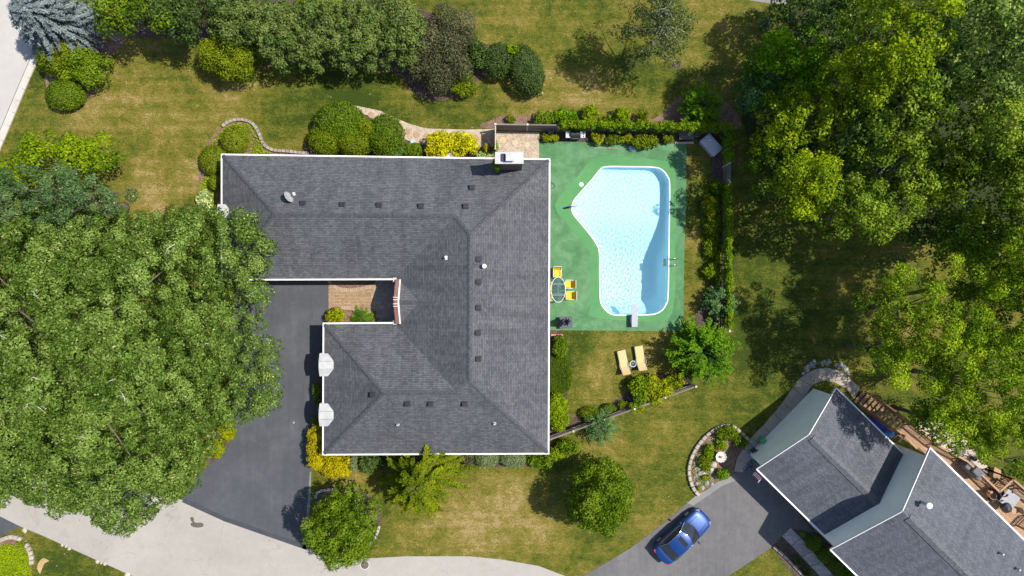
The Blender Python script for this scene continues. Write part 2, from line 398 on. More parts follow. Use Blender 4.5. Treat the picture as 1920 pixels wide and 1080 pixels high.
def make_shingle(name, dk, md, lt, warm=0.0):
    """laminated shingles: courses of uneven tabs, each course with a shadow line"""
    m, t, b = nt(name); setcol(b, md, 0.9, 0, 0.2)
    u = t.nodes.new('ShaderNodeUVMap').outputs[0]
    def brick(bw, off, bias, c1, c2, freq=2):
        br = t.nodes.new('ShaderNodeTexBrick'); t.links.new(u, br.inputs['Vector']); br.inputs['Scale'].default_value = 1
        br.inputs['Brick Width'].default_value = bw; br.inputs['Row Height'].default_value = 0.128; br.inputs['Mortar Size'].default_value = 0.012
        br.inputs['Mortar Smooth'].default_value = 0.6; br.inputs['Bias'].default_value = bias; br.offset = off; br.offset_frequency = freq
        br.inputs['Color1'].default_value = (*c1, 1); br.inputs['Color2'].default_value = (*c2, 1); br.inputs['Mortar'].default_value = tuple(x * 0.42 for x in dk) + (1,)
        return br
    b1 = brick(0.25, 0.37, 0.0, dk, lt); b2 = brick(0.36, 0.61, -0.1, md, tuple(x * 0.8 for x in md), 3)
    c = mixc(t, 0.45, b1.outputs[0], b2.outputs[0])
    co = geo_pos(t)
    big = noise(t, 0.5, 5, 0.65, co, 0.4); fine = noise(t, 16, 3, 0.7, co)
    c = mixc(t, 1.0, c, ramp(t, big, [(0.3, (0.84, 0.84, 0.85)), (0.5, (1, 1, 1)), (0.72, (1.14, 1.13, 1.12))]), 'MULTIPLY')
    mp = t.nodes.new('ShaderNodeMapping'); mp.inputs['Scale'].default_value = (1.6, .12, 1); t.links.new(u, mp.inputs[0]); wash = noise(t, 1.0, 5, 0.7, mp.outputs[0], 0.3)
    c = mixc(t, 1.0, c, ramp(t, wash, [(0.32, (0.80, 0.80, 0.79)), (0.5, (1, 1, 1)), (0.68, (1.13, 1.13, 1.12))]), 'MULTIPLY')
    c = mixc(t, 1.0, c, ramp(t, fine, [(0.25, (0.78, 0.78, 0.78)), (0.75, (1.22, 1.22, 1.22))]), 'MULTIPLY')
    t.links.new(c, b.inputs['Base Color'])
    bump(t, b, mth(t, 'ADD', mth(t, 'SUBTRACT', 1.0, b1.outputs['Fac']), mth(t, 'MULTIPLY', fine, 0.4)), 0.6, 0.02)
    return m
M['shingle'] = make_shingle('charcoal_shingle', (0.060, 0.064, 0.072), (0.088, 0.092, 0.102), (0.128, 0.133, 0.143))
M['shingle_n'] = make_shingle('slate_grey_shingle', (0.076, 0.082, 0.100), (0.104, 0.112, 0.134), (0.140, 0.149, 0.175))
M['ridge'] = m_plain('ridge_cap_shingle', (0.064, 0.067, 0.075), 0.9, 0, 0.4, 7, 0.2, 0.3)
M['ridge_n'] = m_plain('grey_ridge_cap', (0.10, 0.105, 0.12), 0.9, 0, 0.35, 7, 0.2, 0.3)
M['white'] = m_plain('white_trim_paint', (0.72, 0.71, 0.69), 0.5, 0, 0.06, 3)
M['whitemetal'] = m_plain('white_weathered_metal', (0.40, 0.40, 0.395), 0.5, 0, 0.14, 2.5, 0.5)
M['black'] = m_plain('black_plastic', (0.018, 0.019, 0.022), 0.5, 0, 0.3, 8)
M['darkmetal'] = m_plain('dark_metal', (0.045, 0.046, 0.05), 0.4, 0.6, 0.3, 8)
M['steel'] = m_plain('stainless_steel', (0.5, 0.56, 0.58), 0.3, 0.9, 0.12, 5)
M['greymetal'] = m_plain('grey_enamel', (0.38, 0.39, 0.41), 0.45, 0.2, 0.12, 5)
M['silver'] = m_plain('silver_paint', (0.42, 0.45, 0.51), 0.4, 0.3, 0.1, 5)
M['glassdark'] = m_plain('dark_window_glass', (0.02, 0.025, 0.03), 0.06, 0, 0.2, 3, 0.6)
M['copper'] = m_plain('dark_flue', (0.03, 0.03, 0.045), 0.7, 0, 0.2, 3)
M['wood'] = m_plain('weathered_fence_wood', (0.215, 0.19, 0.165), 0.85, 0, 0.35, 9, 0.2, 0.4, 0.7)
M['wood_pale'] = m_plain('pale_post_wood', (0.47, 0.41, 0.33), 0.85, 0, 0.25, 9, 0.2, 0.3, 0.4)
M['deckwood'] = m_plain('deck_wood', (0.35, 0.215, 0.125), 0.75, 0, 0.25, 7, 0.3, 0.3, 0.5)
M['railwood'] = m_plain('stained_rail_wood', (0.24, 0.125, 0.075), 0.75, 0, 0.3, 7, 0.3, 0.3, 0.5)
M['bark'] = m_plain('tree_bark', (0.13, 0.105, 0.085), 0.9, 0, 0.5, 9, 0.2, 0.6)
M['bark_pale'] = m_plain('pale_dead_wood', (0.36, 0.33, 0.29), 0.9, 0, 0.35, 9, 0.2, 0.6)
M['yellow'] = m_plain('yellow_sling_fabric', (0.75, 0.42, 0.012), 0.7, 0, 0.12, 9)
M['navy'] = m_plain('navy_canvas', (0.016, 0.028, 0.095), 0.75, 0, 0.4, 6)
M['boardgrey'] = m_plain('pale_grey_board', (0.31, 0.33, 0.38), 0.6, 0, 0.12, 5)
M['tablegrey'] = m_plain('pale_grey_table', (0.22, 0.23, 0.25), 0.5, 0, 0.2, 4)
M['slatebox'] = m_plain('slate_grey_top', (0.062, 0.062, 0.08), 0.6, 0, 0.25, 5)
M['grid'] = m_plain('cover_cloth', (0.11, 0.112, 0.118), 0.8, 0, 0.25, 4)
M['bluetarp'] = m_plain('blue_tarp', (0.012, 0.045, 0.35), 0.45, 0, 0.25, 4)
M['bluebright'] = m_plain('bright_blue_vinyl', (0.02, 0.20, 0.62), 0.35, 0, 0.2, 4)
M['greenplastic'] = m_plain('green_plastic', (0.07, 0.33, 0.11), 0.5, 0, 0.15, 4)
M['sunyellow'] = m_plain('yellow_rubber', (0.7, 0.5, 0.02), 0.6, 0, 0.15, 6)
M['wicker'] = m_plain('tan_wicker', (0.40, 0.245, 0.15), 0.8, 0, 0.35, 25, 0.3, 0.4)
M['netblue'] = m_plain('pale_blue_net', (0.32, 0.46, 0.66), 0.6, 0, 0.12, 10)
M['stone_white'] = m_plain('white_cast_stone', (0.66, 0.62, 0.56), 0.8, 0, 0.12, 6, 0.3, 0.2)
M['terracotta'] = m_plain('terracotta', (0.42, 0.2, 0.12), 0.85, 0, 0.2, 6)
M['manhole'] = m_plain('cast_iron_cover', (0.16, 0.135, 0.12), 0.7, 0.3, 0.3, 12)
M['damp'] = m_plain('dark_oil_stain', (0.095, 0.075, 0.062), 0.6, 0, 0.2, 5)
M['sand'] = make_paved('bare_dry_soil', (0.28, 0.19, 0.09), (0.38, 0.26, 0.13), (0.46, 0.33, 0.18), 1.0, False)
M['siding'] = None
def make_siding():
    m, t, b = nt('pale_lap_siding'); setcol(b, (0.48, 0.52, 0.50), 0.6, 0, 0.3)
    sx = t.nodes.new('ShaderNodeSeparateXYZ'); t.links.new(geo_pos(t), sx.inputs[0])
    z = mth(t, 'FRACT', mth(t, 'MULTIPLY', sx.outputs[2], 5.5))
    c = ramp(t, z, [(0.0, (0.74, 0.74, 0.69)), (0.1, (0.90, 0.89, 0.82)), (0.95, (0.90, 0.89, 0.82)), (1.0, (0.74, 0.74, 0.69))])
    c = mixc(t, 1.0, c, ramp(t, noise(t, 0.9, 4, 0.6, geo_pos(t)), [(0.3, (0.93, 0.93, 0.93)), (0.7, (1.05, 1.05, 1.05))]), 'MULTIPLY')
    t.links.new(c, b.inputs['Base Color']); bump(t, b, z, 0.4, 0.02); return m
M['siding'] = make_siding()

def make_glass(name, tint, alpha=0.75, rough=0.03):
    """thin clear pane: tinted see-through with a glossy face"""
    m = bpy.data.materials.new(name); m.use_nodes = True; t = m.node_tree
    for n in list(t.nodes): t.nodes.remove(n)
    o = t.nodes.new('ShaderNodeOutputMaterial'); tr = t.nodes.new('ShaderNodeBsdfTransparent'); tr.inputs[0].default_value = (*tint, 1)
    g = t.nodes.new('ShaderNodeBsdfGlossy'); g.inputs['Roughness'].default_value = rough
    d = t.nodes.new('ShaderNodeBsdfDiffuse'); d.inputs[0].default_value = (0.25, 0.33, 0.35, 1)
    fr = t.nodes.new('ShaderNodeFresnel'); fr.inputs[0].default_value = 1.5
    m1 = t.nodes.new('ShaderNodeMixShader'); m1.inputs[0].default_value = 1 - alpha; t.links.new(tr.outputs[0], m1.inputs[1]); t.links.new(d.outputs[0], m1.inputs[2])
    m2 = t.nodes.new('ShaderNodeMixShader'); t.links.new(fr.outputs[0], m2.inputs[0]); t.links.new(m1.outputs[0], m2.inputs[1]); t.links.new(g.outputs[0], m2.inputs[2])
    t.links.new(m2.outputs[0], o.inputs[0]); return m
M['glass'] = make_glass('clear_table_glass', (0.72, 0.80, 0.80), 0.9)
def make_stripes():
    m, t, b = nt('yellow_white_striped_cloth'); setcol(b, (0.7, 0.5, 0.1), 0.75, 0, 0.2)
    sx = t.nodes.new('ShaderNodeSeparateXYZ'); t.links.new(obj_co(t), sx.inputs[0])
    f = mth(t, 'FRACT', mth(t, 'MULTIPLY', mth(t, 'ADD', sx.outputs[0], 5.0), 9.0))
    c = ramp(t, f, [(0.0, (0.52, 0.49, 0.40)), (0.34, (0.52, 0.49, 0.40)), (0.4, (0.56, 0.33, 0.03)), (0.94, (0.56, 0.33, 0.03)), (1.0, (0.52, 0.49, 0.40))])
    t.links.new(mixc(t, mth(t, 'MULTIPLY', objrand(t), 0.3), c, (0.55, 0.47, 0.28)), b.inputs['Base Color'])
    return m
M['stripes'] = make_stripes()
def make_paint():
    m, t, b = nt('blue_car_paint'); setcol(b, (0.02, 0.075, 0.36), 0.38, 0.25, 0.5)
    b.inputs['Coat Weight'].default_value = 0.45; b.inputs['Coat Roughness'].default_value = 0.06; b.inputs['Specular IOR Level'].default_value = 0.3
    n = noise(t, 350, 2, 0.5, obj_co(t))
    t.links.new(ramp(t, n, [(0.3, (0.004, 0.034, 0.15)), (0.7, (0.006, 0.046, 0.20))]), b.inputs['Base Color'])
    return m
M['carblue'] = make_paint()
M['tyre'] = m_plain('tyre_rubber', (0.015, 0.015, 0.015), 0.85, 0, 0.2, 10)
M['redlens'] = m_plain('red_lamp_lens', (0.55, 0.012, 0.02), 0.15, 0, 0.1, 10)
M['clearlens'] = m_plain('clear_lamp_lens', (0.26, 0.28, 0.31), 0.12, 0.3, 0.1, 10)
M['chrome'] = m_plain('chrome', (0.75, 0.76, 0.78), 0.1, 1.0, 0.05, 10)
def make_liner():
    m, t, b = nt('pale_blue_pool_liner'); setcol(b, (0.50, 0.78, 0.86), 0.6, 0, 0.2)
    n = noise(t, 6, 4, 0.6, geo_pos(t))
    t.links.new(ramp(t, n, [(0.3, (0.52, 0.83, 0.95)), (0.7, (0.58, 0.87, 0.97))]), b.inputs['Base Color']); return m
M['liner'] = make_liner()

# ---- leaves: (dark, mid, light)
L = lambda *a, **k: m_leaf(*a, **k)
M['oak'] = L('oak_leaf', (0.024, 0.050, 0.010), (0.070, 0.114, 0.028), (0.150, 0.205, 0.072), 0.22, (0.42, 0.36, 0.20))
M['oak_dark'] = L('dark_oak_leaf', (0.022, 0.046, 0.020), (0.048, 0.088, 0.036), (0.105, 0.155, 0.075), 0.22, (0.33, 0.30, 0.19))
M['lime'] = L('lime_leaf', (0.045, 0.085, 0.005), (0.115, 0.180, 0.010), (0.22, 0.29, 0.025), 0.3)
M['green'] = L('mid_green_leaf', (0.022, 0.048, 0.006), (0.062, 0.108, 0.014), (0.135, 0.195, 0.034), 0.25)
M['deep'] = L('deep_green_leaf', (0.014, 0.030, 0.010), (0.036, 0.064, 0.018), (0.082, 0.122, 0.042), 0.2)
M['hedge'] = L('hedge_leaf', (0.020, 0.040, 0.012), (0.054, 0.088, 0.026), (0.128, 0.170, 0.060), 0.2)
M['olive'] = L('olive_leaf', (0.035, 0.060, 0.008), (0.085, 0.122, 0.017), (0.155, 0.195, 0.032), 0.25)
M['gold'] = L('golden_leaf', (0.13, 0.14, 0.012), (0.32, 0.325, 0.022), (0.50, 0.50, 0.05), 0.3)
M['orange'] = L('amber_leaf', (0.10, 0.095, 0.012), (0.23, 0.215, 0.020), (0.36, 0.335, 0.04), 0.3)
M['yellowgreen'] = L('yellow_green_leaf', (0.060, 0.085, 0.006), (0.145, 0.178, 0.014), (0.26, 0.295, 0.03), 0.3)
M['spruce'] = L('blue_spruce_needle', (0.045, 0.066, 0.070), (0.115, 0.150, 0.155), (0.24, 0.285, 0.29), 0.12)
M['bronze'] = L('bronze_leaf', (0.028, 0.032, 0.014), (0.070, 0.076, 0.030), (0.145, 0.145, 0.068), 0.2)
M['sage'] = L('sage_leaf', (0.055, 0.085, 0.040), (0.12, 0.165, 0.085), (0.20, 0.25, 0.14), 0.2)
M['bluegreen'] = L('blue_green_leaf', (0.022, 0.055, 0.022), (0.058, 0.118, 0.044), (0.135, 0.21, 0.09), 0.22)
M['fern'] = L('bright_frond', (0.022, 0.062, 0.006), (0.066, 0.145, 0.014), (0.15, 0.255, 0.03), 0.28)
M['cedar'] = L('cedar_spray', (0.030, 0.048, 0.004), (0.090, 0.125, 0.007), (0.21, 0.25, 0.016), 0.25)
M['wood_green'] = L('woodland_leaf', (0.020, 0.046, 0.008), (0.066, 0.110, 0.018), (0.155, 0.21, 0.045), 0.25)
M['wood_dark'] = L('dark_woodland_leaf', (0.014, 0.036, 0.010), (0.044, 0.085, 0.022), (0.11, 0.165, 0.055), 0.22)
M['wood_yellow'] = L('yellowish_woodland_leaf', (0.034, 0.064, 0.005), (0.100, 0.150, 0.012), (0.215, 0.270, 0.030), 0.3)
M['wood_grey'] = L('greyish_woodland_leaf', (0.026, 0.052, 0.014), (0.078, 0.128, 0.034), (0.19, 0.25, 0.085), 0.25)
M['locust'] = L('locust_leaflet', (0.030, 0.062, 0.008), (0.085, 0.145, 0.018), (0.20, 0.265, 0.045), 0.3)
M['ivy'] = L('ivy_leaf', (0.024, 0.060, 0.005), (0.076, 0.138, 0.012), (0.175, 0.24, 0.03), 0.22)
M['pine'] = L('pine_needle', (0.024, 0.042, 0.012), (0.065, 0.090, 0.03), (0.15, 0.175, 0.075), 0.2)
M['hosta'] = L('pale_hosta_leaf', (0.09, 0.13, 0.05), (0.22, 0.29, 0.12), (0.42, 0.48, 0.27), 0.25)
M['moss'] = L('ground_cover_leaf', (0.075, 0.125, 0.006), (0.155, 0.225, 0.014), (0.25, 0.33, 0.03), 0.2)
M['grassbed'] = L('long_grass_blade', (0.022, 0.05, 0.004), (0.052, 0.092, 0.007), (0.10, 0.15, 0.015), 0.2)
# ------------------------------------------------------------------ ground
DECK = [(1005, 318), (1011, 318), (1011, 265), (1287, 270), (1286, 402), (1283, 464), (1281, 621), (1030, 619), (1005, 619)]
deck_w = px_poly(DECK)
def ground():
    def axis(lo, hi, step, far):
        a = list(np.arange(lo, hi + 1e-6, step))
        out = [-far, -far * .5, -far * .25, lo - 30, lo - 8]; return np.array(out + a + [hi + 8, hi + 30, far * .25, far * .5, far])
    xs = axis(-46, 46, 0.5, 900.0); ys = axis(-28, 28, 0.5, 900.0)
    X, Y = np.meshgrid(xs, ys); nx, ny = len(xs), len(ys)
    PX, PY = X / MPP + 960, 540 - Y / MPP
    dry = np.full(X.shape, 0.365)
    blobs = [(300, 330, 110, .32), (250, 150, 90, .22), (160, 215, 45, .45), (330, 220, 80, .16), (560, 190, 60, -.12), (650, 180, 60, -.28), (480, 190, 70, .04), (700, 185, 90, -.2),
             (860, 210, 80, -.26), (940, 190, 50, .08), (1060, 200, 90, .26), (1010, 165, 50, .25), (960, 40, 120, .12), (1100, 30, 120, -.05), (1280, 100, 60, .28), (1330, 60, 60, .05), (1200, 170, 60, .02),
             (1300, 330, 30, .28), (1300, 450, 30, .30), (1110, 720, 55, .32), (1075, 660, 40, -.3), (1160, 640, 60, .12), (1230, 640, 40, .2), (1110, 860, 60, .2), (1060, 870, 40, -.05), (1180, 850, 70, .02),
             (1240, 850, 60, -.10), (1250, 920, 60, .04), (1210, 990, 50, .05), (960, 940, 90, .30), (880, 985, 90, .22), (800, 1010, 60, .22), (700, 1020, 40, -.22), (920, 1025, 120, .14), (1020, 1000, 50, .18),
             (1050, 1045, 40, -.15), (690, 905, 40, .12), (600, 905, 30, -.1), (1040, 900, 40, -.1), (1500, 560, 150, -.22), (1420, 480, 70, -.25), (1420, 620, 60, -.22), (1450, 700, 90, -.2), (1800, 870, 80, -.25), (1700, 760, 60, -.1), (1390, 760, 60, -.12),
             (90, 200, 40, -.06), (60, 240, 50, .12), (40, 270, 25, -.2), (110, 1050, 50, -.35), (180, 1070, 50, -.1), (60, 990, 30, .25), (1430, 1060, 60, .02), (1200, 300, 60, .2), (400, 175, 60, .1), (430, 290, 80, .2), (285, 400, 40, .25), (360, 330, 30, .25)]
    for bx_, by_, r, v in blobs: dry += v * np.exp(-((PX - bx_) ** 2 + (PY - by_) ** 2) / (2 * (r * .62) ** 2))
    mid = lambda A: (A[:-1, :-1] + A[1:, 1:]) / 2
    cx, cy = mid(X), mid(Y); keep = ~(inside(deck_w, cx, cy) & (edge_dist(deck_w, cx, cy) > 0.6))
    idx = np.arange(nx * ny).reshape(ny, nx)
    q = np.stack([idx[:-1, :-1], idx[:-1, 1:], idx[1:, 1:], idx[1:, :-1]], -1)[keep]
    me = bpy.data.meshes.new('lawn')
    me.from_pydata(np.stack([X.ravel(), Y.ravel(), np.zeros(X.size)], -1).tolist(), [], q.tolist())
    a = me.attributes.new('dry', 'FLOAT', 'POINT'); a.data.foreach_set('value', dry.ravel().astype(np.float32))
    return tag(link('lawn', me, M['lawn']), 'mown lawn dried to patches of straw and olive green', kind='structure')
ground()

def flat(name, label, pts, z, mat, smooth=False, n=5, holes=(), kind='structure', thick=0.0, parent=None):
    mb = MB(); P = px_poly(pts, 0, smooth, n)
    if thick: mb.prism(P, z - thick, z, [px_poly(h) for h in holes])
    else: mb.sheet(P, z, [px_poly(h) for h in holes])
    return tag(mb.build(name, M[mat], parent), label, kind=kind if parent is None else None)

# roads, drives and walks (sheets a few millimetres apart; kerbs are real steps)
flat('street', 'pale street with a kerb in the corner of the picture', [(-900, -400), (160, -110), (117, 0), (96, 45), (74, 92), (40, 168), (0, 262), (-60, 400), (-160, 640), (-900, 700)], 0.012, 'street')
kp = smooth_path([(166, -110), (123, 0), (102, 45), (80, 90), (46, 168), (6, 264), (-54, 402)], 4)
kerb = thing('kerb', 'pale concrete kerb and gutter along the corner street', None, W(80, 90)); kerb['kind'] = 'structure'
for i in range(len(kp) - 1):
    a, b = W(*kp[i]), W(*kp[i + 1]); d = (b - a).normalized() * 0.008; s = Vector((-d.y, d.x, 0)).normalized()
    MB().bar(a + d + Vector((0, 0, .05)), b - d + Vector((0, 0, .05)), 0.17, 0.14).build('kerb_stone', M['kerb'], kerb, bevel=0.015)
    g = -s if (s.x > 0) else s
    MB().bar(a + g * .52 + Vector((0, 0, .012)), b + g * .52 + Vector((0, 0, .012)), 0.05, 0.012).build('gutter_joint', M['asphalt_old'], kerb)
    MB().bar(a + d + g * .31 + Vector((0, 0, -.022)), b - d + g * .31 + Vector((0, 0, -.022)), 0.36, 0.1).build('gutter_slab', M['kerb'], kerb)
flat('concrete_road', 'pale worn concrete lane across the front of the lots',
     [(-900, 700), (-200, 850), (120, 890), (345, 938), (420, 975), (520, 1010), (580, 1030), (610, 1043), (690, 1047), (760, 1043), (880, 1043), (940, 1049), (1010, 1061), (1075, 1086), (1140, 1130), (1250, 1250), (300, 1250), (262, 1086), (150, 1036), (75, 1002), (38, 987), (0, 968), (-200, 900), (-900, 760)], 0.012, 'road')
flat('driveway', 'dark sealed asphalt driveway between oak and garage', [(440, 523), (616, 523), (616, 607), (640, 607), (640, 850), (600, 860), (584, 882), (582, 940), (578, 1000), (575, 1031), (520, 1011), (420, 976), (342, 940), (356, 912), (374, 888), (404, 862), (428, 836), (440, 800), (436, 740), (436, 640)], 0.02, 'asphalt')
flat('driveway_joint', 'darker strip of fresh sealer where the driveway meets the lane', [(341, 941), (347, 934), (420, 968), (520, 1003), (574, 1021), (575, 1031), (520, 1012), (420, 977)], 0.024, 'asphalt_fresh')
flat('driveway_edge', 'pale worn strip along the driveway edge', [(575, 1031), (578, 1000), (582, 940), (584, 884), (581, 884), (577, 940), (572, 1000), (567, 1029)], 0.024, 'asphalt_pale')
flat('corner_driveway', 'tip of a dark driveway in the lower left corner', [(-200, 880), (0, 969), (38, 987), (0, 1006), (-200, 1100)], 0.02, 'asphalt')
flat('neighbour_driveway', 'grey asphalt driveway with the blue car', [(1075, 1087), (1100, 1076), (1180, 1029), (1240, 984), (1288, 943), (1307, 927), (1326, 918), (1345, 903), (1363, 898), (1377, 888), (1409, 860), (1450, 900), (1526, 1000), (1480, 990), (1444, 1028), (1366, 1080), (1250, 1160), (1150, 1140)], 0.02, 'asphalt_old')
flat('driveway_patch', 'paler worn asphalt strip beside the garden bed', [(1288, 943), (1307, 927), (1326, 918), (1345, 903), (1363, 898), (1377, 888), (1382, 900), (1352, 912), (1332, 926), (1300, 948)], 0.024, 'asphalt_pale')
flat('road_stain', 'dark duck shaped oil stain on the pale lane', [(358, 976), (357, 971), (361, 969), (364, 973), (364, 977), (368, 980), (378, 980), (382, 984), (379, 988), (368, 989), (359, 986), (358, 981), (361, 979)], 0.017, 'damp', True, 4)
# pool deck
POOL = [(1137, 313), (1180, 313), (1225, 314), (1241, 319), (1251, 331), (1255, 346), (1254.5, 410), (1253.5, 483), (1252, 555), (1248, 571), (1240, 582), (1224, 589), (1190, 590), (1152, 590), (1138, 583), (1129, 572), (1125.5, 558), (1124.5, 510), (1124, 473), (1116, 453), (1097, 428), (1077, 404), (1072.5, 391), (1076, 377), (1088, 362), (1112, 335), (1125, 319)]
pool_s = smooth_path(POOL, 4, True); pool_w = [Wxy(*p) for p in pool_s]
def offset_poly(poly, d):
    P = np.array(poly); n = np.roll(P, -1, 0) - np.roll(P, 1, 0); n = np.stack([n[:, 1], -n[:, 0]], -1); n /= np.linalg.norm(n, axis=1)[:, None]
    a = np.sum(P[:, 0] * np.roll(P[:, 1], -1) - np.roll(P[:, 0], -1) * P[:, 1])
    return (P + (n if a > 0 else -n) * d).tolist()
cop_in = offset_poly(pool_w, -0.02); cop_out = offset_poly(pool_w, 0.055)
mb = MB(); mb.prism(deck_w, -0.05, 0.030, [cop_out]); deck = tag(mb.build('pool_deck', M['deck']), 'faded green coated concrete deck round the pool', kind='structure')
APRON = [(1112, 298), (1150, 293), (1190, 296), (1252, 302), (1265, 306), (1267, 400), (1265, 470), (1264, 560), (1250, 600), (1200, 602), (1112, 595), (1106, 572), (1106, 475), (1098, 466), (1072, 430), (1040, 386), (1075, 340)]
mb = MB(); mb.sheet([Wxy(*p) for p in smooth_path(APRON, 3, True)], 0.034, [cop_out]); tag(mb.build('pool_apron', M['apron']), 'brighter green band of deck coating round the pool', kind='structure')
mb = MB()
for a, b in (((1113, 595), (1113, 620)), ((1162, 603), (1162, 620)), ((1230, 604), (1281, 604)), ((1070, 555), (1070, 604)), ((1266, 310), (1285, 306)), ((1032, 604), (1105, 600)), ((1265, 305), (1265, 272))):
    mb.bar(W(*a, .0355), W(*b, .0355), 0.03, 0.002)
tag(mb.build('deck_joint', M['deck']), 'fine joints in the deck slabs', kind='structure')
flat('gravel_yard', 'tan pea gravel yard by the chimney', [(929, 246), (1011, 248), (1012, 330), (931, 330), (931, 262)], 0.016, 'gravel')
flat('gravel_path', 'curving pea gravel path with stepping stones', [(586, 250), (590, 232), (600, 213), (614, 202), (640, 196), (672, 199), (714, 208), (741, 221), (770, 233), (800, 241), (874, 243), (929, 242), (929, 275), (880, 277), (820, 276), (773, 266), (750, 258), (720, 238), (690, 216), (660, 210), (630, 212), (606, 224), (597, 250)], 0.016, 'gravel')
# planting beds
BEDS = [('mulch_bed', 'mulch bed under the row of tall hedge shrubs', [(150, -40), (215, 60), (260, 70), (330, 72), (400, 80), (480, 120), (560, 120), (690, 130), (745, 138), (768, 165), (792, 186), (820, 189), (845, 186), (870, 180), (900, 148), (950, 145), (980, 178), (1005, 178), (1015, 150), (990, 90), (900, 80), (800, 20), (700, -10), (500, -60)], 'mulch'),
        ('mulch_bed', 'bare reddish soil beside the blue spruce', [(150, 60), (205, 50), (240, 60), (232, 85), (212, 100), (206, 130), (190, 165), (160, 190), (140, 205), (100, 205), (85, 150), (90, 90)], 'mulch_red'),
        ('mulch_bed', 'mulch bed round the west corner of the house', [(417, 238), (453, 226), (474, 233), (486, 249), (495, 270), (512, 281), (563, 287), (590, 292), (590, 320), (430, 320), (430, 410), (372, 410), (372, 360), (376, 310), (392, 265)], 'mulch_red'),
        ('mulch_bed', 'mulch bed behind the house under the rounded shrubs', [(586, 250), (606, 222), (640, 211), (690, 216), (740, 252), (773, 267), (820, 277), (929, 278), (929, 320), (586, 320)], 'mulch'),
        ('mulch_bed', 'long mulch bed outside the ivy fence', [(930, 222), (945, 217), (1000, 217), (1100, 217), (1200, 226), (1240, 215), (1262, 190), (1300, 170), (1350, 180), (1362, 250), (930, 243)], 'mulch_red'),
        ('mulch_bed', 'mulch bed inside the ivy fence by the grill', [(1011, 250), (1358, 252), (1356, 340), (1335, 310), (1322, 270), (1290, 262), (1287, 270), (1011, 265)], 'mulch'),
        ('mulch_bed', 'narrow mulch bed along the east fence', [(1332, 300), (1356, 300), (1358, 618), (1290, 618), (1320, 560), (1328, 520), (1316, 480), (1314, 420), (1312, 390), (1322, 360), (1334, 330)], 'mulch'),
        ('mulch_bed', 'mulch bed along the slanting rail fence', [(1068, 800), (1078, 780), (1095, 768), (1112, 764), (1128, 766), (1150, 752), (1180, 730), (1192, 708), (1240, 700), (1278, 704), (1296, 724), (1180, 768), (1074, 806)], 'mulch'),
        ('mulch_bed', 'mulch bed at the house wall south of the deck', [(1010, 622), (1054, 623), (1056, 660), (1066, 700), (1064, 740), (1062, 760), (1074, 800), (1040, 822), (1010, 822)], 'mulch'),
        ('mulch_bed', 'mulch bed along the front wall of the house', [(600, 840), (1040, 840), (1060, 850), (1030, 868), (1000, 874), (960, 876), (900, 874), (868, 868), (780, 872), (700, 875), (600, 870)], 'mulch'),
        ('mulch_bed', 'round mulch bed under the tree by the lane', [(590, 935), (600, 921), (640, 915), (680, 922), (704, 940), (716, 965), (712, 1000), (695, 1022), (660, 1030), (610, 1030), (588, 1000)], 'mulch'),
        ('mulch_bed', 'mulch under the lime shrubs beside the driveway', [(388, 866), (398, 872), (420, 850), (440, 815), (446, 790), (420, 790), (400, 810), (392, 840)], 'mulch'),
        ('mulch_bed', 'mulch bed in the entry court', [(616, 525), (745, 525), (745, 530), (720, 531), (690, 537), (660, 541), (636, 538), (620, 532)], 'mulch_red'),
        ('mulch_bed', 'mulch under the shrubs in the entry court', [(612, 582), (640, 577), (690, 586), (712, 592), (716, 620), (612, 620)], 'mulch_red'),
        ('mulch_bed', 'garden bed with boulders beside the neighbour driveway', [(1308, 926), (1298, 905), (1294, 880), (1299, 856), (1320, 826), (1348, 805), (1366, 800), (1388, 813), (1403, 826), (1392, 842), (1378, 864), (1376, 888), (1362, 897), (1344, 902)], 'mulch_red'),
        ('mulch_bed', 'planting strip beside the neighbour front walk', [(1448, 1026), (1482, 989), (1500, 975), (1530, 985), (1640, 1090), (1640, 1180), (1550, 1140)], 'mulch'),
        ('mulch_bed', 'bed inside the round stone ring', [(0, 1016), (12, 1010), (28, 1008), (44, 1014), (56, 1030), (60, 1050), (58, 1080), (40, 1110), (-20, 1110), (-40, 1060), (-20, 1030)], 'mulch_red'),
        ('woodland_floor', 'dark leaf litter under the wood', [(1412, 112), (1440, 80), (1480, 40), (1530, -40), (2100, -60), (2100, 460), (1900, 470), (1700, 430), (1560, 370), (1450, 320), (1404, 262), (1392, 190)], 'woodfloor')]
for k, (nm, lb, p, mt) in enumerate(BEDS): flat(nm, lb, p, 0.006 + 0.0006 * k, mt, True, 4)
# bare worn patches in the lawn
flat('bare_patch', 'sandy bare patch in the lower left lawn', [(70, 1066), (72, 1056), (79, 1047), (86, 1048), (92, 1052), (84, 1056), (79, 1066), (75, 1076)], 0.003, 'sand', True, 3)
flat('bare_patch', 'small dark bare patch under the old pine', [(1259, 119), (1268, 117), (1276, 116), (1278, 124), (1270, 129), (1261, 128)], 0.003, 'mulch', True, 3)
flat('far_drive', 'grey paving at the top edge beyond the lawn', [(1400, -60), (1405, 1), (1440, 6), (1475, 8), (1500, 3), (1500, -60)], 0.01, 'asphalt_pale')
